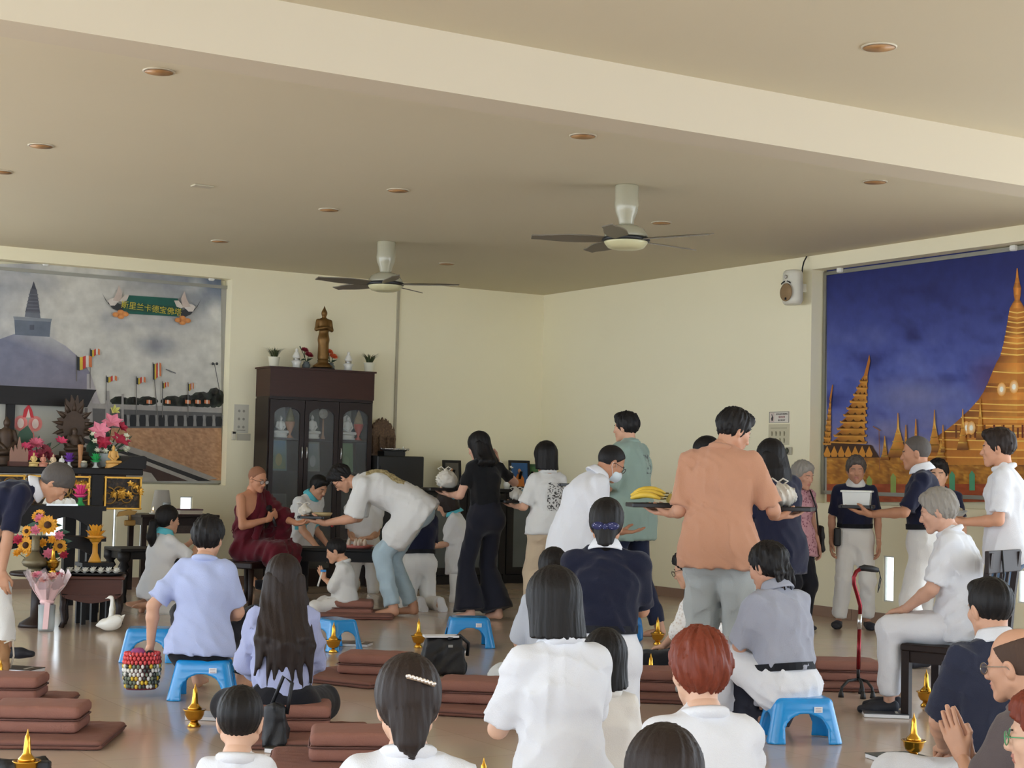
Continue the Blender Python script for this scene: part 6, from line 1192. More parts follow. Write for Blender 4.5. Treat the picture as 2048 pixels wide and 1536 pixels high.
# ---- black sideboard with framed portraits
z_sb = onL(1000, 978, 0.45)[1]; ua, ub = onL(848, 1000, 0.45)[0], onL(1166, 1000, 0.45)[0]; sbw = ua-ub
o = empty('black_sideboard', L((ua+ub)/2, 0.03, 0), ANG_L, 'long low black sideboard with glass doors along the mural wall', 'sideboard'); MB().box((0, -0.22, z_sb-0.02), (sbw, 0.46, 0.04)).obj('top', W_BLACK, o); MB().box((0, -0.02, z_sb/2), (sbw-.02, 0.02, z_sb-.04)).obj('back', W_BLACK, o); MB().box((0, -0.21, 0.05), (sbw-.02, 0.4, 0.10)).obj('plinth', W_BLACK, o)
nd = 4
for i in range(nd+1): MB().box((-sbw/2+0.015+(sbw-.03)*i/nd, -0.21, z_sb/2), (0.03, 0.42, z_sb-.04)).obj('partition', W_BLACK, o)
for i in range(nd):
    d_ = empty('door', (-sbw/2+0.015+(sbw-.03)*(i+.5)/nd, -0.435, 0)); d_.parent = o; w_ = (sbw-.03)/nd-.012
    for s_ in (-1, 1): MB().box((s_*(w_/2-.045), 0, z_sb/2+.03), (.09, .02, z_sb-.16)).obj('stile', W_BLACK, d_)
    for z in (0.15, z_sb-.09): MB().box((0, 0, z), (w_-.18, .02, .08)).obj('rail', W_BLACK, d_)
    MB().box((0, .004, z_sb/2+.03), (w_-.18, .005, z_sb-.3)).obj('pane', mat('frosted_pane', (92, 98, 100), 0.25, var=0.2, vscale=3), d_); s_ = -1 if i % 2 else 1
    MB().tube([(s_*(w_/2-.04), -.012, z_sb*.42), (s_*(w_/2-.04), -.035, z_sb*.47), (s_*(w_/2-.04), -.035, z_sb*.55), (s_*(w_/2-.04), -.012, z_sb*.6)], .006, 6).obj('handle', M_STEEL, d_)
def portrait(px_, py0, w_, h_, art, label, tilt=0.0, yaw_=0.0, frame=W_BLACK):
    b = onL(px_, 955, 0.25); o = empty('framed_portrait', L(b[0], 0.25, z_sb), ANG_L+yaw_, label, 'picture frame'); T = Matrix.Rotation(-tilt, 3, 'X')
    for (x, z, a, c_) in ((-w_/2+.015, h_/2, .03, h_), (w_/2-.015, h_/2, .03, h_), (0, .015, w_-.06, .03), (0, h_-.015, w_-.06, .03)): q = MB().box((x, 0, z), (a, .022, c_)).obj('frame_bar', frame, o); q.rotation_euler = (-tilt, 0, 0)
    q = MB().box((0, .006, h_/2), (w_-.03, .008, h_-.03)).obj('backing', W_BLACK, o); q.rotation_euler = (-tilt, 0, 0); s2 = Sheet(); art(s2, w_-.06, h_-.06); q = s2.obj('print', o); q.location = (0, 0, 0.03); q.rotation_euler = (-tilt, 0, 0)
    q = MB().box((0, .07, .1), (.03, .012, .2)).obj('easel', W_BLACK, o); q.rotation_euler = (.5, 0, 0)
def art_monk(s2, w_, h_, bg=(52, 92, 140), robe=(206, 120, 50)): s2.quad(-w_/2, 0, w_/2, h_, bg); s2.poly([(-w_*.3, 0), (w_*.3, 0), (w_*.26, h_*.36), (w_*.1, h_*.55), (-w_*.1, h_*.55), (-w_*.26, h_*.36)], robe); s2.disc(0, h_*.66, w_*.1, h_*.1, (198, 140, 100))
portrait(905, 925, 0.24, 0.32, lambda a, b, c: art_monk(a, b, c, (96, 92, 84), (120, 74, 48)), 'black framed portrait behind the girl in black', 0.1); portrait(1040, 925, 0.27, 0.34, art_monk, 'framed portrait with blue background and orange robe', 0.12, -0.15)
portrait(1066, 930, 0.2, 0.30, lambda a, b, c: art_monk(a, b, c, (80, 120, 70), (150, 110, 60)), 'green framed picture turned sideways behind the bob-haired girl', 0.12, -0.9, mat('green_frame_wood', (52, 92, 52), 0.5)); portrait(1133, 930, 0.25, 0.32, lambda a, b, c: art_monk(a, b, c, (168, 160, 150), (110, 44, 40)), 'framed picture of a seated red-robed figure on pale ground', 0.12, -0.1)
for px_, t in ((1014, 'behind the raised hand of the girl in black clothes'), (1156, 'right of the red-robed portrait')):
    o = empty('white_flower_sprig', L(onL(px_, 955, .3)[0], .3, z_sb), ANG_L, 'white flower sprig '+t, 'flowers'); MB().lathe([(.03, 0), (.04, .05), (.025, .1), (.03, .12)], n=12).obj('vase', M_PORC, o); rg = random.Random(px_)
    for i in range(9): x, y, z = .07*rg.uniform(-1, 1), .05*rg.uniform(-1, 1), .18+.16*rg.random(); MB().tube([(0, 0, .1), (x*.6, y*.6, z*.7), (x, y, z)], .003, 4).obj('stem', MATS['stem_green'], o); mb = MB(); petal_flower(mb, (x, y, z), .028, 6, (0, -.6, .7), 0, .3, rg); mb.obj('bloom', M_PORC, o)
# ---- dark side table by the wall, with book, glass, candle
def wood_table(name, loc, w_, d_, h_, label, m=W_BLACK, rz=ANG_L, apron=0.08, leg=0.05, turned=False, cat='table', top=0.03):
    o = empty(name, loc, rz, label, cat); MB().box((0, 0, h_-top/2), (w_, d_, top), bev=0.006).obj('top', m, o)
    for (x, y, a, b) in ((0, -d_/2+.05, w_-.12, .02), (0, d_/2-.05, w_-.12, .02), (-w_/2+.05, 0, .02, d_-.12), (w_/2-.05, 0, .02, d_-.12)): MB().box((x, y, h_-top-apron/2), (a, b, apron)).obj('apron', m, o)
    for sx in (-1, 1):
        for sy2 in (-1, 1):
            c = (sx*(w_/2-.05), sy2*(d_/2-.05), 0)
            if turned: MB().lathe([(leg*.45, 0), (leg*.55, .02), (leg*.45, .06), (leg*.6, h_*.35), (leg*.75, h_*.55), (leg*.42, h_*.60), (leg*.8, h_*.66), (leg*.5, h_*.74), (leg*.9, h_*.8), (leg*.9, h_-top)], c=c, n=12).obj('leg', m, o)
            else: MB().box((c[0], c[1], (h_-top)/2), (leg, leg, h_-top)).obj('leg', m, o)
    return o
zt_ = 0.78; pA = onL(282, 1030, 0.75)[0]; pB = onL(440, 1030, 0.75)[0]
t1 = wood_table('dark_wall_table', L((pA+pB)/2, 0.5, 0), pA-pB, 0.5, zt_, 'dark wooden table against the wall under the square window', W_CAB2)
MB().box((0.02, -0.19, zt_-0.13), (pA-pB-.2, .02, .12)).obj('carved_drawer', ramp_mat('drawer_carving', [(0, (40, 28, 26)), (1, (92, 80, 74))], 40, bump=.6), t1)
def onT(px_, out, z): return L(onL(px_, 1025, out)[0], out, z)
o = empty('maroon_book', onT(377, .6, zt_), ANG_L, 'thick purple-maroon book lying on the wall table', 'book'); MB().box((0, 0, .022), (.24, .17, .044)).obj('pages', mat('page_edge', (206, 196, 180), .8), o); MB().box((0, 0, .05), (.25, .18, .012)).obj('cover', mat('maroon_cover', (92, 52, 62), .6), o); MB().box((0, 0, .003), (.25, .18, .006)).obj('back_cover', MATS['maroon_cover'], o)
o = MB().lathe([(.035, 0), (.038, .002), (.042, .12), (.039, .12), (.034, .006), (0, .006)], n=18).obj('drinking_glass', clear_mat('tumbler', amount=.14), None, onT(333, .6, zt_)); tag(o, 'clear drinking glass on the wall table', 'glass')
o = empty('candle_dish', onT(306, .6, zt_), 0, 'small lit candle in a dish on the wall table', 'candle'); MB().lathe([(.03, 0), (.045, .015), (.04, .015), (0, .008)], n=14).obj('dish', M_PORC, o); MB().lathe([(.018, .01), (.018, .04), (0, .04)], n=12).obj('wax', mat('wax', (236, 220, 200), .5), o); MB().lathe([(.0, .04), (.007, .052), (.0, .075)], n=8).obj('flame', mat('flame', (255, 210, 130), .5, emit=((255, 200, 120), 3), var=0), o)
# white pleated drape hanging under the window
o = MB(); vs = []; n = 12
for j, (z, sc) in enumerate(((0.62, .5), (.85, .42), (1.02, .3))):
    for i in range(n): a = math.pi*2*i/n; vs.append((.13*sc*2*math.cos(a)*(1+.08*(i % 2)), .06*sc*math.sin(a)-.06, z))
o.add(vs, [(j*n+i, j*n+(i+1) % n, (j+1)*n+(i+1) % n, (j+1)*n+i) for j in range(2) for i in range(n)], 0, True); o = o.obj('gathered_cloth', cloth('grey_drape', (190, 186, 178)), None, L(onL(318, 1000, .1)[0], .12, 0), ANG_L); tag(o, 'pale gathered cloth hanging on the wall beside the candle table', 'cloth')
# small black turned-leg table
p = onz(262, 1205, 0); wood_table('small_black_table', (p.x+.05, p.y+.25, 0), .62, .5, .50, 'small black table with turned legs beside the altar', W_BLACK, ANG_L, .07, .07, True)

# ================================================================ the altar on the left
AL = at(287, 940, 14.3); AL.z = 0; ZA = 1.245
alt = empty('altar_table', AL, ANG_L, 'long black altar table with gilded carved panels', 'altar')
ALEN, ADEP = 3.3, 0.85
MB().box((-ALEN/2, ADEP/2, ZA-0.03), (ALEN, ADEP, 0.06), bev=0.008).obj('top', W_BLACK, alt)
MB().prism([(-0.30, 0), (0.02, 0), (0.03, 0.10), (0.0, 0.115), (-0.10, 0.105), (-0.22, 0.03)], t=ADEP, c=(0, ADEP/2, ZA)).obj('upturned_end', W_BLACK, alt)
for x in (-0.40, -1.95, -3.15):
    for y in (0.05, ADEP-0.05): MB().box((x, y, ZA/2-0.03), (0.10, 0.08, ZA-0.06)).obj('leg', W_BLACK, alt)
M_LATT = ramp_mat('carved_lattice', [(0.0, (20, 16, 15)), (0.5, (44, 34, 28)), (0.62, (92, 70, 44)), (1.0, (120, 92, 54))], 38, 0.5, bump=1.0)
def spiral(cx, cz, r, turns, y, flip=1, a0=0.0): return [(cx+flip*r*(1-t/26)*math.cos(a0+turns*2*math.pi*t/26), y, cz+r*(1-t/26)*math.sin(a0+turns*2*math.pi*t/26)) for t in range(24)]
def carved(x0, x1, z0, z1, seed):
    c = empty('carved_panel', (0, 0, 0)); c.parent = alt; rg = random.Random(seed); w_, h_ = x1-x0, z1-z0
    MB().box(((x0+x1)/2, 0.05, (z0+z1)/2), (w_, 0.02, h_)).obj('lattice', M_LATT, c)
    for (x, z, a, b) in ((x0+.012, (z0+z1)/2, .014, h_), (x1-.012, (z0+z1)/2, .014, h_), ((x0+x1)/2, z0+.01, w_, .014), ((x0+x1)/2, z1-.01, w_, .014)): MB().box((x, 0.03, z), (a, 0.03, b)).obj('gilt_border', M_GOLD, c)
    n = max(3, int(w_/0.085))
    for i in range(n):
        x = x0+w_*(i+.5)/n; z = (z0+z1)/2+rg.uniform(-.05, .06); MB().tube(spiral(x, z, .055+.035*rg.random(), 1.7, 0.03, rg.choice((-1, 1)), rg.random()*6), [.008-.0002*t for t in range(24)], 6).obj('scroll', mat('dull_gilt', (156, 120, 64), .45, .6, var=.2), c)
    for i in range(max(1, n//2)):
        x = x0+w_*(i+.6)/max(1, n/2); mb = MB()
        for k in range(7): petal_flower(mb, (x+rg.uniform(-.07, .07), .02, z1-.06-rg.random()*.12), .032, 5, (rg.uniform(-.4, .4), -1, rg.uniform(-.3, .3)), 0, .2, rg)
        mb.obj('gilt_foliage', M_GOLD, c)
carved(-0.34, 0.0, ZA-0.36, ZA-0.07, 1); carved(-1.0, -0.46, ZA-0.34, ZA-0.07, 2); carved(-1.9, -1.02, ZA-0.34, ZA-0.07, 3); carved(-3.1, -2.0, ZA-0.34, ZA-0.07, 4)
MB().tube([(-0.09, .05, ZA-.36), (-0.09, .05, ZA-.46)], .012, 6).obj('pendant_stem', MATS['dull_gilt'], alt); MB().box((-0.09, .05, ZA-.475), (.10, .03, .05), bev=.008).obj('pendant', MATS['dull_gilt'], alt); MB().prism([(-.16, 0), (0, .02), (.02, .05), (-.06, .06), (-.14, .04)], t=.03, c=(-.05, .05, ZA-.42)).obj('pendant_leaf', MATS['dull_gilt'], alt)
def onA(px_, back=0.35, z=ZA):       # point on the altar top seen at pixel column px_, 'back' metres behind the front edge
    n = RY; p0 = AL+RY*back; r = ray(px_, 930); o = Vector((0, 0, EYE)); t = (p0-o).dot(n)/r.dot(n); q = o+r*t; return Vector((q.x, q.y, z))
# shrine frame with pale panel
sf = empty('shrine_frame', onA(178, 0.62), ANG_L, 'black shrine frame with pale panel standing at the back of the altar', 'shrine frame'); hh = 0.70
MB().prism([(-2.2, hh-.16), (-.06, hh-.16), (0.0, hh-.03), (.02, hh), (-2.2, hh)], t=.16).obj('lintel', W_BLACK, sf)
for x in (-.13, -.72, -1.5): MB().box((x, 0, (hh-.16)/2), (.10 if x == -.13 else .07, .06, hh-.16)).obj('post', W_BLACK, sf)
MB().box((-1.1, .03, (hh-.16)/2), (2.1, .01, hh-.16)).obj('pale_panel', mat('pale_panel', (186, 184, 172), .6, var=.03), sf)
s2 = Sheet(); ex, ez = -.555, .34
for i in range(3): a = -math.pi/2+i*2*math.pi/3*1.0+math.pi; s2.disc(ex+.075*math.cos(a+math.pi/2*0+math.pi), ez-.075*math.sin(a), .062, .07, (214, 60, 74), 14, (236, 150, 140)); s2.disc(ex+.075*math.cos(a+math.pi), ez-.075*math.sin(a), .03, .045, (240, 216, 204), 12)
s2.poly([(ex-.05, ez+.09), (ex+.05, ez+.09), (ex+.03, ez+.16), (ex, ez+.21), (ex-.04, ez+.16)], (220, 62, 70)); s2.poly([(ex-.02, ez+.09), (ex+.02, ez+.09), (ex, ez+.17)], (244, 224, 210)); q = s2.obj('flame_emblem', sf); q.location = (0, .022, 0)
# hooded statue
M_DBRZ = mat('dark_bronze', (72, 56, 44), .5, .4, var=.3, vscale=18); ng = empty('hooded_statue', onA(147, .3), ANG_L, 'dark bronze seated statue under a flame-edged hood', 'statue')
for z, r in ((0.02, .17), (.055, .15), (.085, .165), (.12, .13)): MB().lathe([(r, z-.018), (r*1.02, z), (r, z+.018)], n=8, sy_=.7).obj('base_tier', M_DBRZ, ng)
S = SDF(.009); S.ell((0, 0, .23), (.045, .035, .07), k=.02); S.ell((0, 0, .315), (.026, .027, .034), k=.01); S.ell((0, -.02, .16), (.10, .06, .028), k=.015)
for s_ in (-1, 1): S.chain([(s_*.05, 0, .27), (s_*.075, -.01, .21), (s_*.02, -.05, .175)], [.018, .016, .012], .01)
smooth_obj('figure', S, M_DBRZ, ng); out = []
for i in range(25):
    t = i/24; a = math.pi*(1.18-1.36*t); r = 1.0+(.22 if i % 2 else -.05); out.append((.125*r*math.cos(a)*(1.0), .36+.17*r*math.sin(a)*(1.35 if math.sin(a) > .8 else 1)))
MB().prism([(.05, .13)]+[p for p in out[::-1]]+[(-.05, .13)], t=.03, c=(0, .05, 0)).obj('hood', M_DBRZ, ng)
for i in range(9): a = math.pi*(1.1-1.2*i/8); MB().lathe([(.022, 0), (.018, .04), (.0, .10)], c=(.10*math.cos(a), .04, .36+.135*math.sin(a)), n=8, M=Matrix.Rotation(-(math.pi/2-a)*-1 if False else (a-math.pi/2)*-1, 3, 'Y')).obj('hood_flame', M_DBRZ, ng)
# flowers on the altar
def bouquet(name, loc, label, blooms, leaves, vase_prof, vase_m, seed, cat='flowers', rz=ANG_L):
    o = empty(name, loc, rz, label, cat); rg = random.Random(seed)
    if vase_prof: MB().lathe(vase_prof, n=18).obj('vase', vase_m, o)
    zb = vase_prof[-1][1] if vase_prof else .1
    for (x, y, z, r, n, m_, cup, layers) in blooms:
        mb = MB(); d = (x*1.5+rg.uniform(-.3, .3), -.7, .6+rg.uniform(-.3, .3))
        for k in range(layers): petal_flower(mb, (x, y, z), r*(1-.25*k), n, d, 0, cup+.3*k, rg)
        mb.obj('bloom', m_, o); MB().tube([(0, 0, zb-.03), (x*.5, y*.5, (z+zb)/2), (x, y, z)], .004, 4).obj('stem', MATS['stem_green'], o)
    for (x, z, l, w_, ang) in leaves:
        c_, s_ = math.cos(ang), math.sin(ang); pts = [(0, 0), (l*.35, w_), (l*.75, w_*.8), (l, 0), (l*.75, -w_*.8), (l*.35, -w_)]; MB().prism([(x+a*c_-b*s_, z+a*s_+b*c_) for a, b in pts], t=.004, c=(0, rg.uniform(-.02, .06), 0)).obj('leaf', mat('leaf_glossy', (38, 78, 50), .45, var=.2), o)
    return o
M_LILY = mat('lily_pink', (222, 128, 150), .6, var=.25, vscale=25); M_LILYD = mat('lily_deep', (190, 52, 80), .6, var=.25, vscale=25); M_WFL = mat('white_bloom', (230, 232, 210), .6, var=.1); M_MAG = mat('magenta_bloom', (206, 62, 104), .6, var=.25, vscale=25); M_DRED = mat('dusky_bloom', (150, 56, 72), .6, var=.3, vscale=25)
rg = random.Random(5)
bouquet('lily_arrangement', onA(214, .3), 'tall pink lily arrangement in a pale vase on the altar end', [(.02, -.03, .40, .10, 6, M_LILY, .3, 1), (-.09, -.05, .32, .10, 6, M_LILY, .3, 1), (.09, -.06, .24, .10, 6, M_LILYD, .25, 1), (-.06, -.06, .22, .08, 7, M_LILYD, .4, 2), (.10, -.02, .36, .07, 6, M_LILYD, .4, 2), (.03, 0, .49, .05, 5, mat('lily_bud', (212, 208, 120), .6), 1.2, 1)]+[(rg.uniform(-.16, .17), -.08+.05*rg.random(), rg.uniform(.12, .3), .032, 6, M_WFL, .4, 2) for _ in range(16)],
    [(-.05, .2, .16, .05, 2.2), (.02, .2, .2, .045, 1.9), (.08, .16, .2, .012, .75), (-.12, .08, .16, .05, 1.7), (-.1, .33, .12, .015, 2.4), (.0, .1, .15, .04, -.2)], [(.05, 0), (.06, .02), (.075, .12), (.07, .13)], mat('frost_vase', (176, 186, 186), .3), 3)
bouquet('magenta_arrangement', onA(72, .3), 'low magenta and red flower arrangement on the altar behind tiny statuettes', [(-.10, -.05, .15, .07, 12, M_MAG, .3, 2), (-.02, -.06, .19, .07, 12, mat('rose_bloom', (206, 100, 124), .6, var=.2), .3, 2), (.06, -.05, .14, .06, 12, M_DRED, .3, 2), (-.06, -.07, .09, .06, 10, M_MAG, .3, 2), (.02, -.07, .10, .06, 10, M_DRED, .4, 2), (.10, -.06, .08, .05, 10, M_DRED, .4, 2), (.19, -.06, .21, .06, 7, M_MAG, .5, 1)], [(.06, .12, .12, .02, .9), (-.14, .1, .1, .02, 2.4), (.02, .18, .09, .012, 1.5)], [(.05, 0), (.07, .03), (.05, .06)], mat('black_bowl', (24, 22, 22), .4), 8)
bouquet('green_leaf_stem', onA(48, .45), 'single broad dark green leaf on a stem', [], [(0, .1, .26, .075, 1.45)], [(.03, 0), (.04, .05), (.02, .1)], MATS['black_bowl'], 2, 'plant')
for px_, h, col, t in ((67, .12, (222, 190, 120), 'tiny yellow'), (86, .11, (206, 140, 116), 'tiny salmon pink'), (106, .11, (220, 196, 160), 'tiny cream'), (123, .10, (226, 226, 220), 'tiny white'), (226, .20, (222, 170, 92), 'golden orange')): seated_statuette('altar_statuette', onA(px_, .08), h, mat('statuette_%d' % px_, col, .5, var=.08), t+' seated statuette on the altar front edge', group='statuettes on the altar')
def lotus(name, loc, m1, m2, h, label, r=.055, stem=True, rz=0):
    o = empty(name, loc, rz, label, 'lotus holder')
    MB().lathe([(r*.7, 0), (r*.62, h*.06), (r*.3, h*.25), (r*.28, h*.5), (r*.5, h*.58)], n=16).obj('stem', m2, o)
    for k, (n, rr, cup, z) in enumerate(((11, r*1.25, .35, .56), (11, r*1.1, .9, .58), (9, r*.8, 1.8, .6))):
        mb = MB(); petal_flower(mb, (0, 0, h*z), rr, n, (0, 0, 1), 0, cup, random.Random(k)); mb.obj('petal_ring', m1, o)
    MB().lathe([(r*.5, h*.56), (r*.85, h*.72), (r*.8, h*.74), (0, h*.66)], n=16).obj('cup', m1, o); return o
M_PUR = mat('lotus_purple', (112, 58, 160), .5); M_GRN = mat('lotus_green', (48, 172, 92), .5); M_HPK = mat('lotus_hot_pink', (226, 70, 130), .5); M_GLASSW = mat('glass_foot', (210, 214, 212), .2); M_YEL = mat('lotus_amber', (226, 160, 48), .4, var=.1, sss=0)
lotus('lotus_candle_holder', onA(138, .08), M_PUR, M_GLASSW, .085, 'purple lotus candle holder on the altar front edge', .045); lotus('lotus_candle_holder', onA(191, .08), M_GRN, M_GLASSW, .085, 'bright green lotus candle holder on the altar front edge', .045)
o = MB().lathe([(.02, 0), (.016, .01), (.018, .10), (.022, .16), (.026, .19), (.02, .2), (0, .19)], n=12).obj('carved_stick', mat('tan_wood_carved', (176, 124, 80), .6, var=.2, bump=.8, bscale=60), None, onA(160, .06)); tag(o, 'tan carved wooden stick standing on the altar', 'ornament')
o = empty('small_jar', onA(168, .04), 0, 'tiny grey jar with cream lid on the altar', 'jar'); MB().lathe([(.02, 0), (.03, .015), (.03, .035), (.022, .045)], n=14).obj('body', mat('jar_grey', (130, 128, 118), .4), o); MB().lathe([(.024, .044), (.026, .055), (0, .062)], n=14).obj('lid', mat('jar_lid', (206, 196, 170), .5), o)
o = empty('wooden_spire_model', onA(37, .12), ANG_L, 'pinkish wooden temple spire model on the altar', 'ornament'); MB().prism([(-.075, 0), (.075, 0), (.075, .13), (.06, .16), (.05, .12), (.035, .17), (.022, .14), (0, .25), (-.02, .14), (-.035, .18), (-.05, .12), (-.065, .16), (-.075, .12)], t=.03).obj('spires', mat('pink_wood', (150, 112, 96), .6, var=.15), o); MB().box((0, 0, .02), (.17, .07, .04)).obj('base', W_BROWN, o)
seated_statuette('brown_statuette', onA(10, .3), .42, M_DBRZ, 'dark brown seated statue cut by the left picture edge')
# ---- stepped black stands in front of the altar
def at_c(px_, py_, d): p = at(px_, py_, d); return Vector((p.x, p.y, 0))
zA2 = .93; pa = at_c(205, 1015, 13.72); sa = empty('tall_offering_stand', pa-RX*.62, ANG_L, 'tall black offering stand with wavy apron below the altar', 'stand')
MB().box((0, 0, zA2-.02), (1.2, .34, .04)).obj('top', W_BLACK, sa); n = 16; MB().prism([(-.55, zA2-.04), (.55, zA2-.04)]+[(.55-1.1*i/n, zA2-.14-.05*math.cos(i*math.pi/4)) for i in range(n+1)], t=.025, c=(0, -.14, 0)).obj('apron', W_BLACK, sa)
for x in (-.5, .5):
    for y in (-.12, .12): MB().box((x, y, zA2/2-.02), (.06, .05, zA2-.04)).obj('leg', W_BLACK, sa)
pb = at_c(205, 1075, 13.38); zB2 = .69; sb = empty('middle_offering_stand', pb-RX*.5, ANG_L, 'middle black offering stand in front of the taller stand', 'stand'); MB().box((0, 0, zB2-.02), (.98, .26, .04)).obj('top', W_BLACK, sb); MB().prism([(-.45, zB2-.04), (.45, zB2-.04)]+[(.45-.9*i/n, zB2-.13-.04*math.cos(i*math.pi/4)) for i in range(n+1)], t=.025, c=(0, -.1, 0)).obj('apron', W_BLACK, sb)
for x in (-.42, .42):
    for y in (-.09, .09): MB().box((x, y, zB2/2-.02), (.05, .05, zB2-.04)).obj('leg', W_BLACK, sb)
lotus('lotus_offering_cup', Vector((*at(160, 1016, 13.6).xy, zA2)), M_HPK, M_GRN, .12, 'hot pink lotus cup on a green foot on the tall stand', .062)
o = empty('paper_offering_tray', Vector((*at(118, 1016, 13.45).xy, zA2)), ANG_L, 'white folded papers in a tray on the tall stand', 'tray'); MB().box((0, 0, .008), (.26, .18, .016)).obj('tray', M_STEEL, o)
for i in range(6): MB().prism([(-.035, 0), (.035, 0), (.02, .035), (-.01, .05)], t=.07, c=(-.1+.04*i, -.02+.02*(i % 2), .014)).obj('folded_paper', M_PORC, o)
zC2 = .49; pc = at_c(189, 1130, 13.12); o = empty('lamp_plinth', pc, ANG_L, 'small black plinth under the golden lotus lamp', 'stand'); MB().box((0, 0, zC2-.015), (.26, .2, .03)).obj('top', W_BLACK, o)
for x in (-.1, .1):
    for y in (-.07, .07): MB().box((x, y, zC2/2-.015), (.035, .035, zC2-.03)).obj('leg', W_BLACK, o)
lotus('golden_lotus_lamp', (pc.x, pc.y, zC2), M_YEL, M_YEL, .29, 'tall amber lotus lamp standing below the altar', .075)
# ---- brown tray table
pt = at_c(186, 1150, 12.9); zT = .40; bt = empty('brown_tray_table', pt, ANG_L*.35, 'low red-brown table holding a tray of white lotus folds', 'table'); MB().box((0, 0, zT-.012), (.50, .34, .024), bev=.005).obj('top', W_BROWN, bt); MB().box((0, 0, zT-.085), (.46, .30, .12)).obj('drawer_box', W_BROWN, bt); MB().prism([(-.23, zT-.145), (.23, zT-.145), (.2, zT-.17), (.08, zT-.2), (0, zT-.21), (-.08, zT-.2), (-.2, zT-.17)], t=.02, c=(0, -.15, 0)).obj('skirt', W_BROWN, bt)
for x in (-1, 1):
    for y in (-1, 1): MB().tube([(x*.2, y*.13, zT-.14), (x*.215, y*.14, .15), (x*.2, y*.13, .05), (x*.22, y*.145, 0)], [.03, .024, .018, .022], 8).obj('leg', W_CAB2, bt)
o = empty('white_lotus_tray', (pt.x, pt.y, zT), ANG_L*.35, 'black tray full of white folded lotuses', 'tray'); MB().lathe([(.22, 0), (.25, .022), (.245, .024), (.21, .008), (0, .006)], n=20, sy_=.62).obj('tray', MATS['chest_black'], o)
me = None
for i in range(7):
    for j in range(3):
        if me is None:
            mb = MB(); petal_flower(mb, (0, 0, .004), .036, 8, (0, 0, 1), 0, .5); petal_flower(mb, (0, 0, .008), .025, 6, (0, 0, 1), 0, 1.2); me = mb.mesh('paper_lotus', M_PORC)
        q = link('paper_lotus', me, o); q.location = (-.18+.06*i, -.08+.08*j, .014+.004*((i+j) % 2)); q.rotation_euler = (0, 0, i+j)
# ---- pedestal with bronze flask and brass ewer, sunflower bouquet, swan
pp_ = at_c(76, 1158, 12.75); zP = .43; o = empty('flask_pedestal', pp_, ANG_L, 'low dark pedestal behind the cellophane bouquet', 'stand'); MB().lathe([(.21, zP-.03), (.22, zP-.015), (.21, zP)], n=22).obj('top', W_CAB2, o); MB().lathe([(.14, 0), (.13, .03), (.05, .08), (.045, zP-.08), (.12, zP-.03)], n=18).obj('column', W_CAB2, o)
o = empty('bronze_flask', (pp_.x+.0, pp_.y-.10, zP), 0, 'squat dull bronze flask with ribbed neck', 'vase'); M_FLASK = mat('dull_bronze', (116, 106, 82), .45, .5, var=.15); MB().lathe([(.05, 0), (.055, .015), (.05, .035)], n=20).obj('foot', M_FLASK, o); MB().lathe([(.05, .035), (.085, .05), (.10, .075), (.09, .10), (.045, .13), (.03, .16)], n=24).obj('body', M_FLASK, o); MB().lathe([(.03, .155), (.034, .19), (.030, .195), (.034, .215), (.030, .22), (.033, .24), (.029, .245), (.031, .28), (.0, .28)], n=18).obj('neck', M_FLASK, o)
def sunflower(mb_o, x, y, z, r, tilt):
    mb = MB(); petal_flower(mb, (x, y, z), r, 15, tilt, 0, .15); petal_flower(mb, (x, y, z+.004), r*.85, 13, tilt, 0, .25); mb.obj('sunflower', mat('sunflower_petal', (226, 160, 46), .6, var=.2, vscale=30), mb_o); q = Vector(tilt).normalized(); MB().ball((x+q.x*.012, y+q.y*.012, z+q.z*.012), (r*.36, r*.36, r*.36), 10, 6).obj('seed_head', mat('seed_head', (70, 42, 24), .8), mb_o)
pq = onz(92, 1262, 0); bq = empty('wrapped_bouquet', pq, 0, 'sunflower and rose bouquet wrapped in cellophane in a glass vase', 'bouquet'); M_CELLO = clear_mat('cellophane', (240, 225, 230), .22, .12)
MB().lathe([(.055, 0), (.06, .01), (.065, .2), (.062, .2), (.055, .015), (0, .015)], n=18).obj('glass_vase', clear_mat('vase_glass', amount=.2), bq)
rgb = random.Random(4); vs = []; n = 26
for j, (z, r) in enumerate(((.16, .05), (.24, .045), (.34, .12), (.43, .16))):
    for i in range(n): a = 2*math.pi*i/n; rr = r*(1+.12*math.sin(i*2.4+j)+(.10 if i % 3 == 0 and j == 3 else 0)); vs.append((rr*math.cos(a), rr*math.sin(a)*.8, z+(.05*math.sin(i*1.7) if j == 3 else 0)))
MB().add(vs, [(j*n+i, j*n+(i+1) % n, (j+1)*n+(i+1) % n, (j+1)*n+i) for j in range(3) for i in range(n)], 0, True).obj('cellophane_wrap', M_CELLO, bq)
vs = [(v[0]*.85, v[1]*.85, v[2]-.03) for v in vs]; MB().add(vs, [(j*n+i, j*n+(i+1) % n, (j+1)*n+(i+1) % n, (j+1)*n+i) for j in range(3) for i in range(n) if (i % 5)], 0, True).obj('pink_paper', mat('pink_tissue', (226, 190, 190), .7, var=.06), bq)
MB().lathe([(.05, .21), (.056, .22), (.05, .24)], n=14).obj('ribbon', mat('pink_ribbon', (236, 196, 196), .5), bq); MB().prism([(-.02, 0), (.02, 0), (.03, .2), (-.01, .21)], t=.01, c=(.01, -.062, .02)).obj('ribbon_tail', MATS['pink_ribbon'], bq)
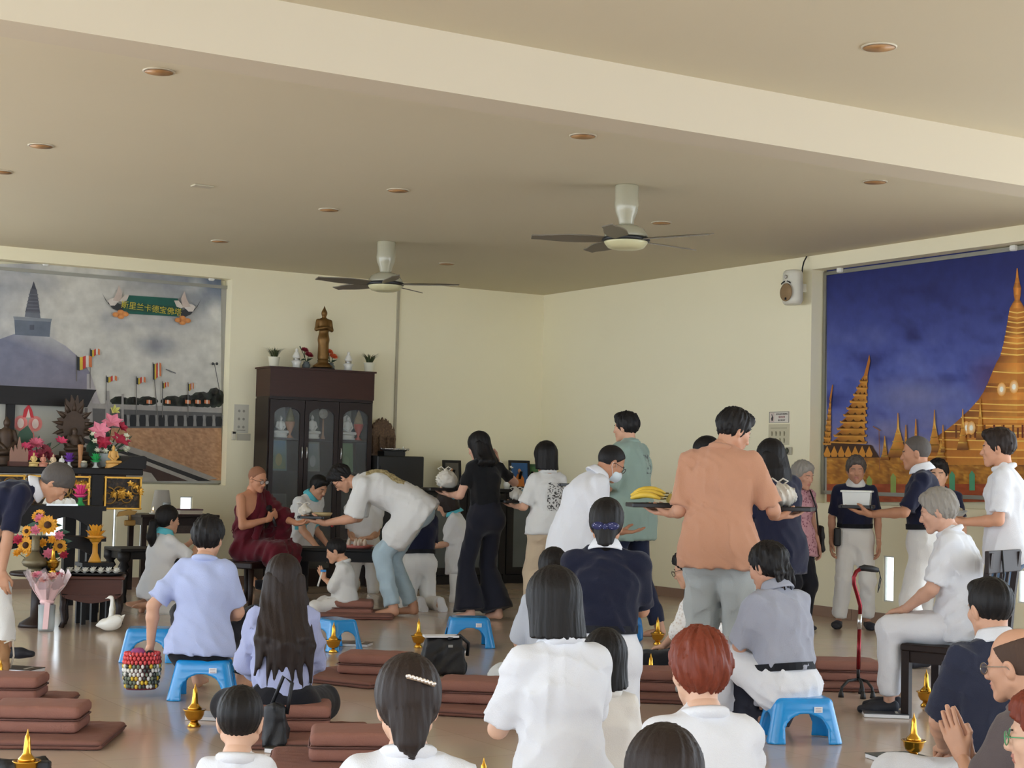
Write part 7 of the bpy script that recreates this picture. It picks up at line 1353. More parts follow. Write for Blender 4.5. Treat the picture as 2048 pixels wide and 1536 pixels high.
for (x, y, z, r, m_) in ((-.06, -.06, .42, .045, M_LILY), (.05, -.07, .41, .05, mat('blush_rose', (226, 176, 170), .6, var=.1)), (.0, -.10, .39, .045, MATS['blush_rose']), (.09, -.02, .42, .04, M_LILYD), (-.10, 0, .42, .04, MATS['blush_rose'])):
    mb = MB()
    for k in range(3): petal_flower(mb, (x, y, z), r*(1-.25*k), 8, (x, -.6, .8), 0, .3+.3*k, rgb)
    mb.obj('rose', m_, bq)
sa2 = empty('sunflower_arrangement', (pp_.x+.02, pp_.y+.08, zP), 0, 'sunflower and pink rose arrangement behind the bronze flask', 'flowers'); MB().lathe([(.06, 0), (.08, .03), (.07, .09), (.075, .1)], n=16).obj('vase', MATS['black_bowl'], sa2)
for a_ in ((.04, -.08, .36, .085, (.2, -1, .4)), (-.12, -.08, .20, .075, (-.3, -1, .2)), (.14, -.08, .20, .06, (.5, -1, .3)), (-.05, -.02, .43, .06, (-.2, -.8, .6)), (-.12, -.07, .31, .05, (-.4, -1, .2))): sunflower(sa2, *a_)
for (x, y, z, r, m_) in ((-.04, -.1, .32, .05, M_LILY), (-.03, -.06, .41, .045, M_LILY), (.14, -.1, .28, .045, M_LILY), (.07, -.13, .14, .05, M_LILY), (-.19, -.06, .24, .05, M_LILYD), (.02, -.13, .22, .045, M_YEL), (-.06, -.13, .12, .05, M_YEL), (.09, -.12, .25, .04, M_YEL), (-.18, -.1, .14, .04, M_YEL), (.17, -.06, .13, .04, M_LILYD)):
    mb = MB()
    for k in range(3): petal_flower(mb, (x, y, z), r*(1-.25*k), 8, (x, -1, .5), 0, .3+.3*k, rgb)
    mb.obj('rose', m_, sa2); MB().tube([(0, 0, .08), (x*.6, y*.5, z*.6), (x, y+.01, z)], .003, 4).obj('stem', MATS['stem_green'], sa2)
for i in range(12): a = i*.53; MB().prism([(0, 0), (.05, .025), (.12, 0), (.05, -.025)], t=.004, c=(.16*math.cos(a)-.05, -.04, .24+.14*math.sin(a))).obj('leaf', MATS['leaf_glossy'], sa2)
ew = vessel_at = None
sw = onz(219, 1263, 0); swn = empty('swan_ornament', sw, 0.1, 'white swan ornament on the floor before the brown table', 'ornament'); S = SDF(.009); S.ell((.0, 0, .055), (.085, .05, .05), rotx(0), k=.02); S.cap((.06, 0, .07), (.11, 0, .13), .03, .006, .02); S.chain([(-.05, 0, .06), (-.095, 0, .045)], [.03, .012], .02)
for s_ in (-1, 1): S.ell((.03, s_*.035, .08), (.07, .018, .045), roty(-.35), k=.01)
S.chain([(.005, 0, .09), (.01, 0, .17), (.012, 0, .25)], [.022, .017, .014], .015); S.ell((.0, 0, .262), (.022, .015, .015), k=.008); S.cap((-.02, 0, .258), (-.04, 0, .252), .007, .004, .006); S.cut((0, 0, 0), (0, 0, -1)); smooth_obj('body', S, M_PORC, swn)

# ================================================================ things on the floor
def sdf_fn(S, fn, lo, hi, k=0.0, op='add'): S.p.append((fn, np.array(lo)-2.5*S.vox-k, np.array(hi)+2.5*S.vox+k, k, op)); return S
# ---- blue plastic stools
def stool_mesh():
    S = SDF(0.0085); h, tx, ty, bx, by, th = .22, .145, .105, .19, .145, .011
    def fr(o_):
        def fn(X, Y, Z):
            t = np.clip(Z/h, 0, 1); ax = bx+(tx-bx)*t-o_; ay = by+(ty-by)*t-o_; r = .045; qx = np.abs(X)-(ax-r); qy = np.abs(Y)-(ay-r)
            d = np.sqrt(np.maximum(qx, 0)**2+np.maximum(qy, 0)**2)+np.minimum(np.maximum(qx, qy), 0)-r; top = np.sqrt(np.maximum(d+.02, 0)**2+np.maximum(Z-(h-o_)+.02, 0)**2)+np.minimum(np.maximum(d+.02, Z-(h-o_)+.02), 0)-.02; return np.maximum(top, -Z)
        return fn
    sdf_fn(S, fr(0), (-bx, -by, 0), (bx, by, h)); inner = fr(th)
    sdf_fn(S, lambda X, Y, Z: np.minimum(inner(X, Y, np.maximum(Z, 1e-3)), 9)+0*X, (-bx, -by, -.03), (bx, by, h), 0.0, 'sub')
    def arch(half, top, axis):
        def fn(X, Y, Z):
            A_ = X if axis == 0 else Y; t = np.abs(A_)-half; zz = Z-(top-half*.8); return np.where(zz > 0, np.sqrt(A_**2+(zz*1.25)**2)-half, t)+0*X+0*Y
        return fn
    sdf_fn(S, arch(.105, .145, 0), (-.11, -.2, -.02), (.11, .2, .16), .004, 'sub'); sdf_fn(S, arch(.07, .135, 1), (-.25, -.075, -.02), (.25, .075, .15), .004, 'sub')
    v, q = S.mesh(); return np_mesh('shell', [(v, q, 0)], [mat('blue_plastic', (22, 142, 214), .22, var=.02, coat=.3)])
STM = stool_mesh(); M_STK = mat('sticker', (232, 232, 232), .6, var=0)
def stool(loc, rz, label, sticker=True):
    o = empty('plastic_stool', (loc[0], loc[1], 0), rz, label, 'stool', 'blue plastic stools'); link('shell', STM, o)
    if sticker:
        q = MB().box((.06, -.1225, .168), (.042, .002, .028)).obj('price_sticker', M_STK, o); q.rotation_euler = (-.12*0, 0, 0); s2 = Sheet()
        for i in range(3): s2.quad(.045, .158+.008*i, .075, .161+.008*i, (170, 150, 160), None, i == 0)
        t = s2.obj('sticker_print', q); t.location = (0, -.1240, 0)
    return o
stool(onz(298, 1322, 0), .15, 'blue plastic stool standing behind the woven bag', False); p = P['lavender']['world'](P['lavender']['pel']); stool((p.x+.03, p.y-.03), .08, 'blue plastic stool with sticker under the lavender tee woman')
stool(onz(672, 1300, 0)+Vector((-.02, .05, 0)), -.9, 'blue plastic stool half hidden behind the long brown hair', False); stool(onz(937, 1293, 0), .12, 'empty blue plastic stool standing alone near the middle of the floor'); p = P['grey_stool']['world'](P['grey_stool']['pel']); stool((p.x+.06, p.y-.06), .12, 'blue plastic stool with sticker under the grey shirt woman')
# ---- floor cushions
M_MAT = mat('cushion_brown', (142, 96, 82), .85, var=.08, vscale=6, bump=.2, bscale=200); M_MAT2 = mat('mat_dark_brown', (126, 84, 72), .85, var=.08, vscale=6, bump=.2, bscale=200); M_PIPE = mat('cushion_piping', (96, 62, 54), .8, var=0)  # cushions in brown, floor mats in a slightly darker brown, piping darkest
def pad(hx, hy, h, r, puff):
    S = SDF(.012)
    def fn(X, Y, Z):
        pz = h/2*(1+puff*(1-(X/hx)**2)*(1-(Y/hy)**2)); qx, qy, qz = np.abs(X)-hx+r, np.abs(Y)-hy+r, np.abs(Z-h/2)-pz+r
        return np.sqrt(np.maximum(qx, 0)**2+np.maximum(qy, 0)**2+np.maximum(qz, 0)**2)+np.minimum(np.maximum(np.maximum(qx, qy), qz), 0)-r
    sdf_fn(S, fn, (-hx, -hy, -.02), (hx, hy, h*1.4)); S.cut((0, 0, 0), (0, 0, -1)); v, q = S.mesh(wrinkle=.0015, seed=2); return v, q
_mv, _mq = pad(.33, .30, .045, .018, .12); _cv2, _cq = pad(.215, .15, .062, .024, .14); MATM = np_mesh('pad', [(_mv, _mq, 0)], [M_MAT2]); CUSM = np_mesh('pad', [(_cv2, _cq, 0)], [M_MAT])
def edge_loop(hx, hy, z): return [(x, y, z) for x, y in [(-hx+.02, -hy), (hx-.02, -hy), (hx, -hy+.02), (hx, hy-.02), (hx-.02, hy), (-hx+.02, hy), (-hx, hy-.02), (-hx, -hy+.02)]]
MPIPE = MB().tube(edge_loop(.33, .30, .024), .005, 5, closed=True).mesh('piping', M_PIPE); CPIPE = MB().tube(edge_loop(.213, .148, .062), .005, 5, closed=True).mesh('piping', M_PIPE)
def fmat(p, rz, label):
    o = empty('floor_mat', (p.x, p.y, 0), rz, label, 'floor mat', 'brown floor mats'); link('pad', MATM, o); link('piping', MPIPE, o)
def fcush(p, rz, z, label):
    o = empty('meditation_cushion', (p.x, p.y, z), rz, label, 'cushion', 'brown meditation cushions'); link('lower_pad', CUSM, o); u_ = link('upper_pad', CUSM, o); u_.location = (.004, .006, .062); link('piping', CPIPE, o)
def under(k): w_ = P[k]['world'](P[k]['pel']); return Vector((w_.x, w_.y, 0))
def V2(x, y): return Vector((x, y, 0))
p = onz(10, 1412, 0); fmat(p, .06, 'brown floor mat at the left edge below the altar area'); fcush(p+V2(-.02, 0), .06, .045, 'brown cushion on the mat at the left edge')
p = onz(80, 1482, 0)+V2(0, .05); fmat(p, .05, 'brown floor mat in the lower left corner'); fcush(p+V2(-.03, .02), .05, .045, 'wide brown cushion in the lower left corner behind the brass vessel')
p = under('long_brown'); fmat(p+V2(.10, -.08), .12, 'brown floor mat under the long-haired woman in lilac'); fcush(p+V2(.02, -.02), .1, .045, 'brown cushion under the long-haired woman in lilac')
p = onz(712, 1360, 0); fmat(p, -.55, 'empty brown floor mat left of the hair clip woman'); fcush(p+V2(.12, .02), -.15, .045, 'lone brown cushion on the empty mat left of the hair clip woman')
p = onz(955, 1420, 0); fmat(p, -.25, 'brown floor mat between hair clip woman and white tee woman'); fcush(p+V2(.0, .02), -.1, .045, 'brown cushion beside the white tee woman')
p = onz(690, 1540, 0)+V2(0, .05); fmat(p, .1, 'brown floor mat at the bottom edge left of the hair clip woman'); fcush(p+V2(.05, .02), .1, .045, 'brown cushion at the bottom edge left of the hair clip woman')
p = under('boy_pray'); fmat(p+V2(.10, -.05), .1, 'brown floor mat under the praying boy'); fcush(p+V2(.04, 0), .05, .02, 'brown cushion under the praying boy')
p = under('bun_small'); fmat(p+V2(-.28, .02), .3, 'brown floor mat corner left of the kneeling bob-haired woman')
p = onz(1345, 1395, 0); fmat(p, -.1, 'brown floor mat behind the red-haired woman'); fcush(p+V2(0, .0), -.05, .045, 'brown cushion behind the red-haired woman')
p = onz(1680, 1372, 0); fmat(p, .05, 'brown floor mat behind the walking cane'); fcush(p+V2(.02, 0), .03, .045, 'brown cushion behind the walking cane')
p = under('slate'); fmat(p+V2(-.12, -.05), .1, 'brown floor mat under the man in slate navy'); p = under('bald'); fmat(p+V2(-.25, -.05), .15, 'brown floor mat in the lower right corner')
# ---- brass water vessels
_b = MB(); VES = dict(foot=MB().lathe([(.030, 0), (.034, .006), (.022, .02), (.018, .03)], n=18).mesh('foot', M_BRASS), bowl=MB().lathe([(.018, .028), (.035, .038), (.046, .058), (.050, .078), (.058, .085), (.056, .088), (.046, .084), (.03, .09)], n=22).mesh('bowl', M_BRASS), lid=MB().lathe([(.036, .086), (.034, .096), (.022, .108), (.016, .118), (.013, .16), (.010, .185), (.006, .19), (.0, .215)], n=18).mesh('lid', M_BRASS))
def vessel(px_, tip, label, sc=1.0):
    p = onz(px_, tip, .215*sc); o = empty('brass_water_vessel', (p.x, p.y, 0), 0, label, 'brass vessel', 'brass water vessels'); o.scale = (sc, sc, sc)
    for k in VES: link(k, VES[k], o)
    return o
for a in ((56, 1457, 'brass vessel in the lower left corner in front of cushions'), (2, 1318, 'brass vessel cut by the left picture edge'), (391, 1366, 'brass vessel beside the stool of the lavender tee woman'), (343, 1256, 'brass vessel peeking up behind the stool with the woven bag'), (668, 1243, 'brass vessel peeking up behind the half hidden stool'), (838, 1236, 'brass vessel standing left of the lone blue stool'), (968, 1514, 'brass lid tip at the bottom edge near the middle'), (1302, 1306, 'brass vessel in front of the red-haired woman'), (1316, 1233, 'brass vessel beside the lace blouse woman'), (1853, 1338, 'brass vessel behind the wooden chair legs'), (1828, 1425, 'brass lid tip behind the white knee of the slate man')): vessel(*a)
o = empty('brass_water_vessel', (pp_.x+.14, pp_.y-.10, zP), 0, 'brass vessel on the pedestal beside the bronze flask', 'brass vessel', 'brass water vessels')
for k in VES: link(k, VES[k], o)
# ---- books and booklets
def book(px_, py_, rz, label, cover=(58, 52, 44), w_=.17, l=.24, t=.022):
    p = onz(px_, py_, 0); o = empty('booklet', (p.x, p.y, 0), rz, label, 'book', 'chanting booklets'); MB().box((0, 0, t/2), (w_, l, t-.004)).obj('pages', mat('booklet_pages', (226, 226, 228), .7, var=.03), o); MB().box((0, 0, t), (w_+.004, l+.004, .004)).obj('cover', ramp_mat('cover_%d' % px_, [(0, tuple(int(c*.6) for c in cover)), (.55, cover), (1, tuple(min(255, int(c*1.6)) for c in cover))], 9, .4), o)
    s2 = Sheet(); q = MB().box((0, -l*.25, t+.0025), (w_*.6, l*.06, .0008)).obj('title_band', mat('title_band', (206, 200, 190), .5, var=0), o)
book(40, 1343, 1.3, 'booklet under the lifted shoe at the left edge'); book(425, 1437, 1.5, 'white booklet beside the brass vessel by the small boy', (200, 205, 215)); book(708, 1291, 1.4, 'booklet lying right of the half hidden stool', (88, 70, 50)); book(897, 1304, 1.7, 'booklet between the brass vessel and the lone stool', (66, 64, 50)); book(592, 1503, 1.35, 'dark booklet on the floor right of the small boy', (60, 54, 40)); book(1770, 1432, 1.45, 'booklet lying in front of the wooden chair', (70, 72, 78)); book(1795, 1520, 1.9, 'glossy booklet at the bottom right beside the white knee', (60, 64, 58))
o = MB().box((0, 0, .006), (.09, .17, .011), bev=.004).obj('phone', mat('phone_black', (22, 22, 24), .2, var=0), None, onz(955, 1386, .058)+V2(0, 0), 1.2); tag(o, 'black phone lying on the cushions by the white tee woman', 'phone')
# ---- bags
def soft_bag(name, loc, rz, hx, hy, h, m, label, seed=1, wr=.012, cat='bag'):
    o = empty(name, (loc[0], loc[1], 0), rz, label, cat); S = SDF(.011)
    def fn(X, Y, Z):
        t = np.clip(Z/h, 0, 1); ax = hx*(1-.18*t); ay = hy*(1-.45*t); r = .03; qx, qy, qz = np.abs(X)-ax+r, np.abs(Y)-ay+r, np.abs(Z-h/2)-h/2+r
        return np.sqrt(np.maximum(qx, 0)**2+np.maximum(qy, 0)**2+np.maximum(qz, 0)**2)+np.minimum(np.maximum(np.maximum(qx, qy), qz), 0)-r
    sdf_fn(S, fn, (-hx, -hy, 0), (hx, hy, h)); smooth_obj('body', S, m, o, wrinkle=wr, seed=seed); return o
M_BAGB = mat('nylon_black', (20, 20, 24), .5, var=.1, bump=.2, bscale=300); M_BAGN = mat('canvas_navy', (44, 44, 56), .8, var=.08, bump=.3, bscale=300)
b1 = soft_bag('black_shoulder_bag', onz(885, 1352, 0)+V2(0, .06), .2, .15, .09, .24, M_BAGB, 'black nylon shoulder bag standing behind the hair clip woman', 3, .01); MB().tube([(.02, -.05, .23), (.10, -.02, .25), (.16, 0, .20), (.155, .01, .12)], .012, 6).obj('strap', M_BAGB, b1); MB().box((.03, -.085, .19), (.03, .006, .016)).obj('buckle', M_STEEL, b1); q = MB().box((-.02, .0, .245), (.22, .1, .012)).obj('booklet_in_bag', MATS['booklet_pages'], b1)
b2 = soft_bag('navy_tote_bag', onz(1500, 1452, 0)+V2(0, .02), .25, .17, .11, .26, M_BAGN, 'slouching dark navy tote bag before the grey shirt woman', 5, .02); MB().tube([(.10, -.08, .20), (.17, -.12, .16), (.19, -.13, .08), (.16, -.13, .02), (.08, -.12, .015), (.04, -.10, .08), (.05, -.09, .16)], .012, 6, closed=False).obj('handle', M_BAGN, b2)
b3 = soft_bag('black_sling_bag', onz(548, 1500, 0)+V2(0, .02), .1, .07, .06, .22, M_BAGB, 'black sling bag between small boy and long-haired woman', 8, .012); MB().tube([(-.02, 0, .2), (.03, .02, .33), (.07, .02, .30), (.05, 0, .16)], .009, 6).obj('strap', M_BAGB, b3)
b4 = soft_bag('black_handbag', onz(30, 1560, 0)+V2(0, .02), .0, .16, .06, .09, M_BAGB, 'black handbag at the lower left corner', 9, .008); MB().box((.12, -.05, .07), (.06, .04, .03), bev=.006).obj('clasp', M_BAGB, b4)
b5 = soft_bag('tan_bag', onz(-8, 1345, 0), .3, .09, .06, .2, mat('tan_canvas', (164, 122, 84), .8), 'tan cloth bag at the left edge behind the brass vessel', 4, .01); MB().tube([(.04, -.03, .18), (.09, -.02, .2), (.1, 0, .1), (.08, 0, .02)], .006, 6).obj('cord', mat('pale_cord', (206, 196, 180), .7), b5)
b6 = soft_bag('blue_carry_bag', onz(1277, 1292, 0)+V2(0, .3), .3, .06, .05, .2, mat('blue_bag', (26, 112, 176), .4), 'bright blue bag beside the kneeling navy woman', 6, .012)
# woven bag held by the woman in lavender
hw_ = P['lavender']['hands'][0]; wb = empty('woven_bag', (hw_.x-.02, hw_.y-.03, .035), .3, 'woven plastic bag with red rim hanging from a hand', 'bag'); hb = hw_.z-.035
def ring_r(t): return (.075+.012*math.sin(t*3))
mb = [MB() for _ in range(5)]; nz, na = 9, 26; rgw = random.Random(2)
for j in range(nz):
    for i in range(na):
        a = 2*math.pi*(i+.5*(j % 2))/na; t = j/nz; r = ring_r(t); x, y, z = r*1.15*math.cos(a), r*.72*math.sin(a), .012+.20*t; k = 0 if j >= nz-3 else rgw.choice((1, 1, 2, 3, 4)); mb[k].ball((x, y, z+.012), (.011, .011, .013), 5, 4)
for k, (c, nm) in enumerate((((222, 84, 84), 'red_weave'), ((232, 230, 222), 'white_weave'), ((70, 74, 70), 'dark_weave'), ((226, 190, 60), 'yellow_weave'), ((120, 130, 110), 'olive_weave'))): q = mb[k].obj(nm, mat('weave_'+nm, c, .35), wb); q['kind'] = 'stuff'
MB().lathe([(.082, .005), (.082, .2), (.07, .2), (.07, .02), (0, .01)], n=20, sy_=.66).obj('lining', mat('bag_lining', (120, 50, 60), .8), wb)
for y in (-.045, .045): MB().tube([(-.07, y, .2), (-.04, y*.6, hb*.8), (.0, y*.15, hb+.0), (.04, y*.6, hb*.8), (.07, y, .2)], .004, 6).obj('handle', mat('clear_cord', (216, 206, 206), .3), wb)
S = SDF(.01); S.ell((-.02, 0, .205), (.05, .035, .04), k=.02); smooth_obj('purple_cloth', S, mat('purple_cloth', (150, 70, 120), .8), wb, wrinkle=.008); S = SDF(.01); S.ell((.04, -.01, .20), (.035, .035, .03), k=.02); smooth_obj('black_cloth', S, M_BLACK, wb, wrinkle=.008)
# ---- wooden chair of the old woman
ci = P['chair_lady']; p = ci['world'](ci['pel']); ch = empty('wooden_chair', (p.x-.05, p.y-.02, 0), math.radians(52), 'dark brown wooden dining chair with tall open back', 'chair')
zs = ci['pel'][2]-.115*ci['s']-.012
MB().box((0, .0, zs-.02), (.45, .46, .04), bev=.008).obj('seat', W_CHAIR, ch)
for x in (-.2, .2): MB().box((x, .20, (zs-.04)/2), (.045, .045, zs-.04)).obj('leg', W_CHAIR, ch); MB().tube([(x, -.20, 0), (x, -.21, zs), (x, -.235, zs+.25), (x, -.27, zs+.52)], [.024, .026, .024, .022], 4, smooth=False).obj('back_post', W_CHAIR, ch)
for (y, a) in ((.2, .36), (-.2, .36)): MB().box((0, y, zs-.07), (a, .022, .06)).obj('apron', W_CHAIR, ch)
for x in (-.2, .2): MB().box((x, 0, zs-.07), (.022, .36, .06)).obj('apron', W_CHAIR, ch)
q = MB().box((0, -.263, zs+.47), (.47, .024, .12), bev=.004).obj('top_rail', W_CHAIR, ch); q = MB().box((0, -.228, zs+.23), (.40, .02, .03)).obj('cross_rail', W_CHAIR, ch); MB().box((0, -.216, zs+.08), (.40, .02, .03)).obj('cross_rail', W_CHAIR, ch)
for x in (-.09, .0, .09): MB().tube([(x, -.214, zs), (x, -.235, zs+.25), (x, -.262, zs+.45)], [.011, .011, .011], 4, smooth=False).obj('slat', W_CHAIR, ch)
hk = MB().tube([(-.05, -.275, zs+.53), (-.055, -.29, zs+.40), (-.04, -.25, zs+.20), (-.05, -.25, zs-.02)], .006, 6).obj('umbrella_strap', M_BAGB, None, ch.location, math.radians(52)); tag(hk, 'thin black strap hanging from the chair back', 'strap')
# ---- quad cane
pc_ = onz(1716, 1392, 0); cn = empty('quad_cane', pc_, 0.2, 'red metal walking cane with black handle and four small feet', 'cane'); M_RED = mat('cane_red', (128, 26, 34), .25, .6, var=.05); kx = 9.45/3255
MB().tube([(0, 0, .10), (0, 0, .20)], .010, 10).obj('lower_shaft', mat('cane_black', (26, 26, 28), .5), cn); MB().tube([(0, 0, .16), (.004, 0, .40)], .0125, 10).obj('middle_shaft', M_RED, cn); MB().tube([(.004, 0, .40), (.006, 0, .49)], .0135, 10).obj('silver_collar', M_STEEL, cn)
MB().tube([(.006, 0, .48), (.008, 0, .54), (-.01, 0, .60), (-.034, 0, .67), (-.036, 0, .71), (-.02, 0, .745), (.005, 0, .76), (.03, 0, .765)], .0125, 10).obj('curved_shaft', M_RED, cn); MB().tube([(.0, 0, .762), (.03, 0, .768), (.08, 0, .762), (.12, 0, .755)], [.014, .020, .020, .014], 10).obj('handle', MATS['cane_black'], cn)
MB().tube([(.125, 0, .755), (.135, 0, .72), (.125, 0, .66), (.12, 0, .62), (.13, 0, .65), (.14, 0, .70), (.125, 0, .755)], .003, 5).obj('wrist_strap', MATS['cane_black'], cn)
for x, y in ((-.13, -.05), (-.02, -.12), (.05, -.10), (.06, .09)): MB().tube([(0, 0, .10), (x*.6, y*.6, .095), (x*.95, y*.95, .06), (x, y, .02)], .009, 8).obj('foot_arm', MATS['cane_black'], cn); MB().lathe([(.018, 0), (.016, .02), (.008, .045)], c=(x, y, 0), n=10).obj('rubber_tip', MATS['cane_black'], cn)
# ---- low serving table and the monk's chair
lt = floor_d(15.9, 680); wood_table('serving_table', (lt.x, lt.y, 0), 1.2, .46, .52, 'low black serving table between monk and kneeling helpers', W_BLACK, .06, .10, .06)
mp = P['monk']; p = mp['world'](mp['pel']); mc = empty('monk_chair', (p.x, p.y, 0), -math.radians(118), 'dark wooden chair under the monk', 'chair'); zs2 = mp['pel'][2]-.115*mp['s']-.012
MB().box((0, .02, zs2-.03), (.62, .52, .06), bev=.01).obj('seat', W_CAB2, mc)
for x in (-.26, .26):
    for y in (-.2, .24): MB().lathe([(.018, 0), (.024, .1), (.03, zs2-.06)], c=(x, y, 0), n=10).obj('leg', W_CAB2, mc)
o = empty('snack_tray', (lt.x+.2, lt.y-.02, .52), 0, 'pink tray of small bottles on the serving table', 'tray'); MB().lathe([(.13, 0), (.16, .03), (.15, .03), (.12, .01), (0, .01)], n=20).obj('tray', mat('pink_tray', (206, 120, 110), .5), o)
me = MB().lathe([(.016, 0), (.016, .05), (.008, .062), (.008, .075)], n=10).mesh('small_bottle', mat('cream_bottle', (226, 210, 190), .3))
for i in range(9): q = link('small_bottle', me, o); a = i*.7; q.location = (.09*math.cos(a)*(.4 if i % 3 == 0 else 1), .09*math.sin(a), .012)
o = MB().lathe([(.07, 0), (.09, .05), (.085, .05), (.065, .01), (0, .01)], n=18).obj('offering_bowl', mat('grey_bowl', (120, 116, 108), .4), None, (lt.x+.5, lt.y-.05, .52)); tag(o, 'grey bowl at the right end of the serving table', 'bowl')

# ================================================================ robe, worn things, held things
mk = P['monk']; s_ = mk['s']; S = SDF(.0165); pel, Wp, C, N, smid = mk['pel'], mk['W'], mk['C'], mk['N'], mk['smid']; rt, up_, fw_ = mk['right'], mk['up'], mk['fwd']
for a, b, r0, r1 in ((pel, Wp, (.185, .145), (.165, .13)), (Wp, C, (.165, .13), (.18, .13)), (C, smid, (.18, .13), (.145, .105))): S.ecap(a, b, rt, r0, r1, .05)
S.cap(mk['SH'][0], smid, .075, .075, .04)
sh, e, wr = mk['AR'][0][:3]; S.cap(sh, e, .085, .10, .05); S.cap(e, e+(wr-e)*.55, .10, .085, .05, flat=True); S.chain([e, e+np.array((-.02, -.02, -.18)), pel+np.array((-.2, .1, .06))], [.10, .085, .09], .06)
S.cut(N+rt*(-.03)+up_*.03, nrm(rt*.80+up_*.60))
for h, kn, an, td in mk['LG']: S.cap(h, kn, .12, .10, .05); S.cap(kn, kn+(an-kn)*.62, .105, .10, .05, flat=True)
k0, k1 = mk['LG'][0][1], mk['LG'][1][1]; S.ecap((k0+k1)/2+np.array((0, -.05, 0)), (k0+k1)/2+np.array((0, 0, -.20)), (1, 0, 0), (.19, .10), (.17, .09), .05); S.ecap(pel, (k0+k1)/2, (1, 0, 0), (.18, .12), (.17, .10), .05)
v, q = S.mesh(wrinkle=.017, seed=4, freq=.75); link('robe', np_mesh('robe', [(v, q, 0)], [M_MAROON]), mk['root'])
S = SDF(.014); S.chain([N+rt*-.10+up_*.03+fw_*.03, C+fw_*.13+rt*-.02, pel+fw_*.16+rt*.10+np.array((0, 0, .1))], [.035, .045, .04], .03); smooth_obj('robe_fold', S, M_MAROON, mk['root'], wrinkle=.008)
hp = mk['world'](mk['AR'][1][2]+mk['AR'][1][3]*.06); md = (mk['world'](mk['Hc']+mk['Rh'] @ np.array((0, .12, -.10)))-hp).normalized()
mic = empty('microphone', hp, 0, 'black handheld microphone in the hand of the monk', 'microphone'); MB().tube([md*-.10, md*.06], [.013, .017], 10).obj('handle', mat('mic_grey', (60, 60, 62), .35, .4, var=0), mic); MB().ball(tuple(md*.085), .030, 12, 8).obj('foam_head', mat('mic_foam', (18, 18, 20), .95, var=0, bump=.5, bscale=300), mic)
# ---- trays and bags of food
M_TRAY = mat('tray_black', (26, 24, 26), .4, var=.05); M_PBAG = mat('plastic_bag', (214, 208, 196), .35, var=.12, vscale=12, sss=0); M_PBAGB = mat('plastic_bag_blue', (150, 186, 198), .35, var=.12, vscale=12)
def tray(loc, rz, label, w_=.34, d_=.24):
    o = empty('serving_tray', loc, rz, label, 'tray', 'black serving trays'); MB().box((0, 0, .005), (w_-.03, d_-.03, .010)).obj('base', M_TRAY, o)
    for (x, y, a, b) in ((0, -d_/2+.01, w_, .02), (0, d_/2-.01, w_, .02), (-w_/2+.01, 0, .02, d_-.04), (w_/2-.01, 0, .02, d_-.04)): MB().box((x, y, .012), (a, b, .024), bev=.004).obj('rim', M_TRAY, o)
    return o
def food_bag(loc, rx, ry, rz_, m, label, seed=1, knot=True):
    o = empty('food_bag', loc, 0, label, 'bag'); S = SDF(.010); S.ell((0, 0, rz_*.8), (rx, ry, rz_), k=.02); S.ell((rx*.4, 0, rz_*.6), (rx*.6, ry*.8, rz_*.6), k=.02); S.cut((0, 0, 0), (0, 0, -1))
    if knot: S.cap((0, 0, rz_*1.6), (-.02, 0, rz_*2.0), .02, .008, .02)
    smooth_obj('film', S, m, o, wrinkle=.014, seed=seed, freq=1.6)
    if knot:
        for s2_ in (-1, 1): MB().tube([(-.015, 0, rz_*1.8), (-.015+s2_*.03, .01, rz_*2.1), (-.015+s2_*.06, .01, rz_*1.9), (-.015+s2_*.04, 0, rz_*1.75)], .005, 6).obj('tied_handle', m, o)
    return o
def mid(a, b): return (a+b)/2
def hold(k, dz=.025, fwd=.06):
    h = P[k]['hands']; m = mid(h[0], h[1]); f = P[k]['root'].rotation_euler[2]; return m+Vector((-math.sin(f)*fwd, math.cos(f)*fwd, dz)), f
loc, f = hold('bow', .03, .05); tray(loc, f, 'black tray passed between the bowing man and the monk'); food_bag(loc+Vector((-.08, 0, .024)), .07, .06, .055, M_PBAG, 'tied bag of food on the tray before the monk', 2); o = MB().lathe([(.07, 0), (.085, .025), (.08, .03), (0, .03)], n=18).obj('food_box', mat('kraft_food', (190, 168, 120), .6, var=.2, vscale=40), None, loc+Vector((.08, 0, .024))); tag(o, 'round dish of food on the tray before the monk', 'dish')
w_ = P['bow']['AR'][1]; MB().lathe([(.034, -.012), (.038, 0), (.034, .012)], c=w_[2]-w_[3]*.03, n=14, M=Vector((0, 0, 1)).rotation_difference(Vector(w_[3])).to_matrix()).obj('red_wristband', mat('band_red', (176, 40, 44), .6, var=0), P['bow']['root'])
h = P['black']['hands'][0]; tray(h+Vector((-.05, .03, .03)), .5, 'black tray carried by the young woman in black', .30, .22); food_bag(h+Vector((.0, .05, .054)), .10, .09, .09, M_PBAG, 'large see-through bag of food on the tray of the woman in black', 6)
w_ = P['black']['AR'][0]; MB().lathe([(.030, -.014), (.034, 0), (.030, .014)], c=w_[2]-w_[3]*.04, n=14, M=Vector((0, 0, 1)).rotation_difference(Vector(w_[3])).to_matrix()).obj('blue_wristband', mat('band_blue', (70, 160, 190), .6, var=0), P['black']['root'])
h = P['bob_tee']['hands'][0]; tray(h+Vector((.04, .03, .028)), .4, 'black tray carried by the girl with black bob', .32, .22); food_bag(h+Vector((.05, .03, .05)), .08, .07, .055, M_PBAG, 'beige bag of food on the tray of the bob-haired girl', 9); food_bag(h+Vector((.12, .06, .06)), .06, .06, .06, M_PBAGB, 'blue tinted bag on the tray of the bob-haired girl', 11, False)
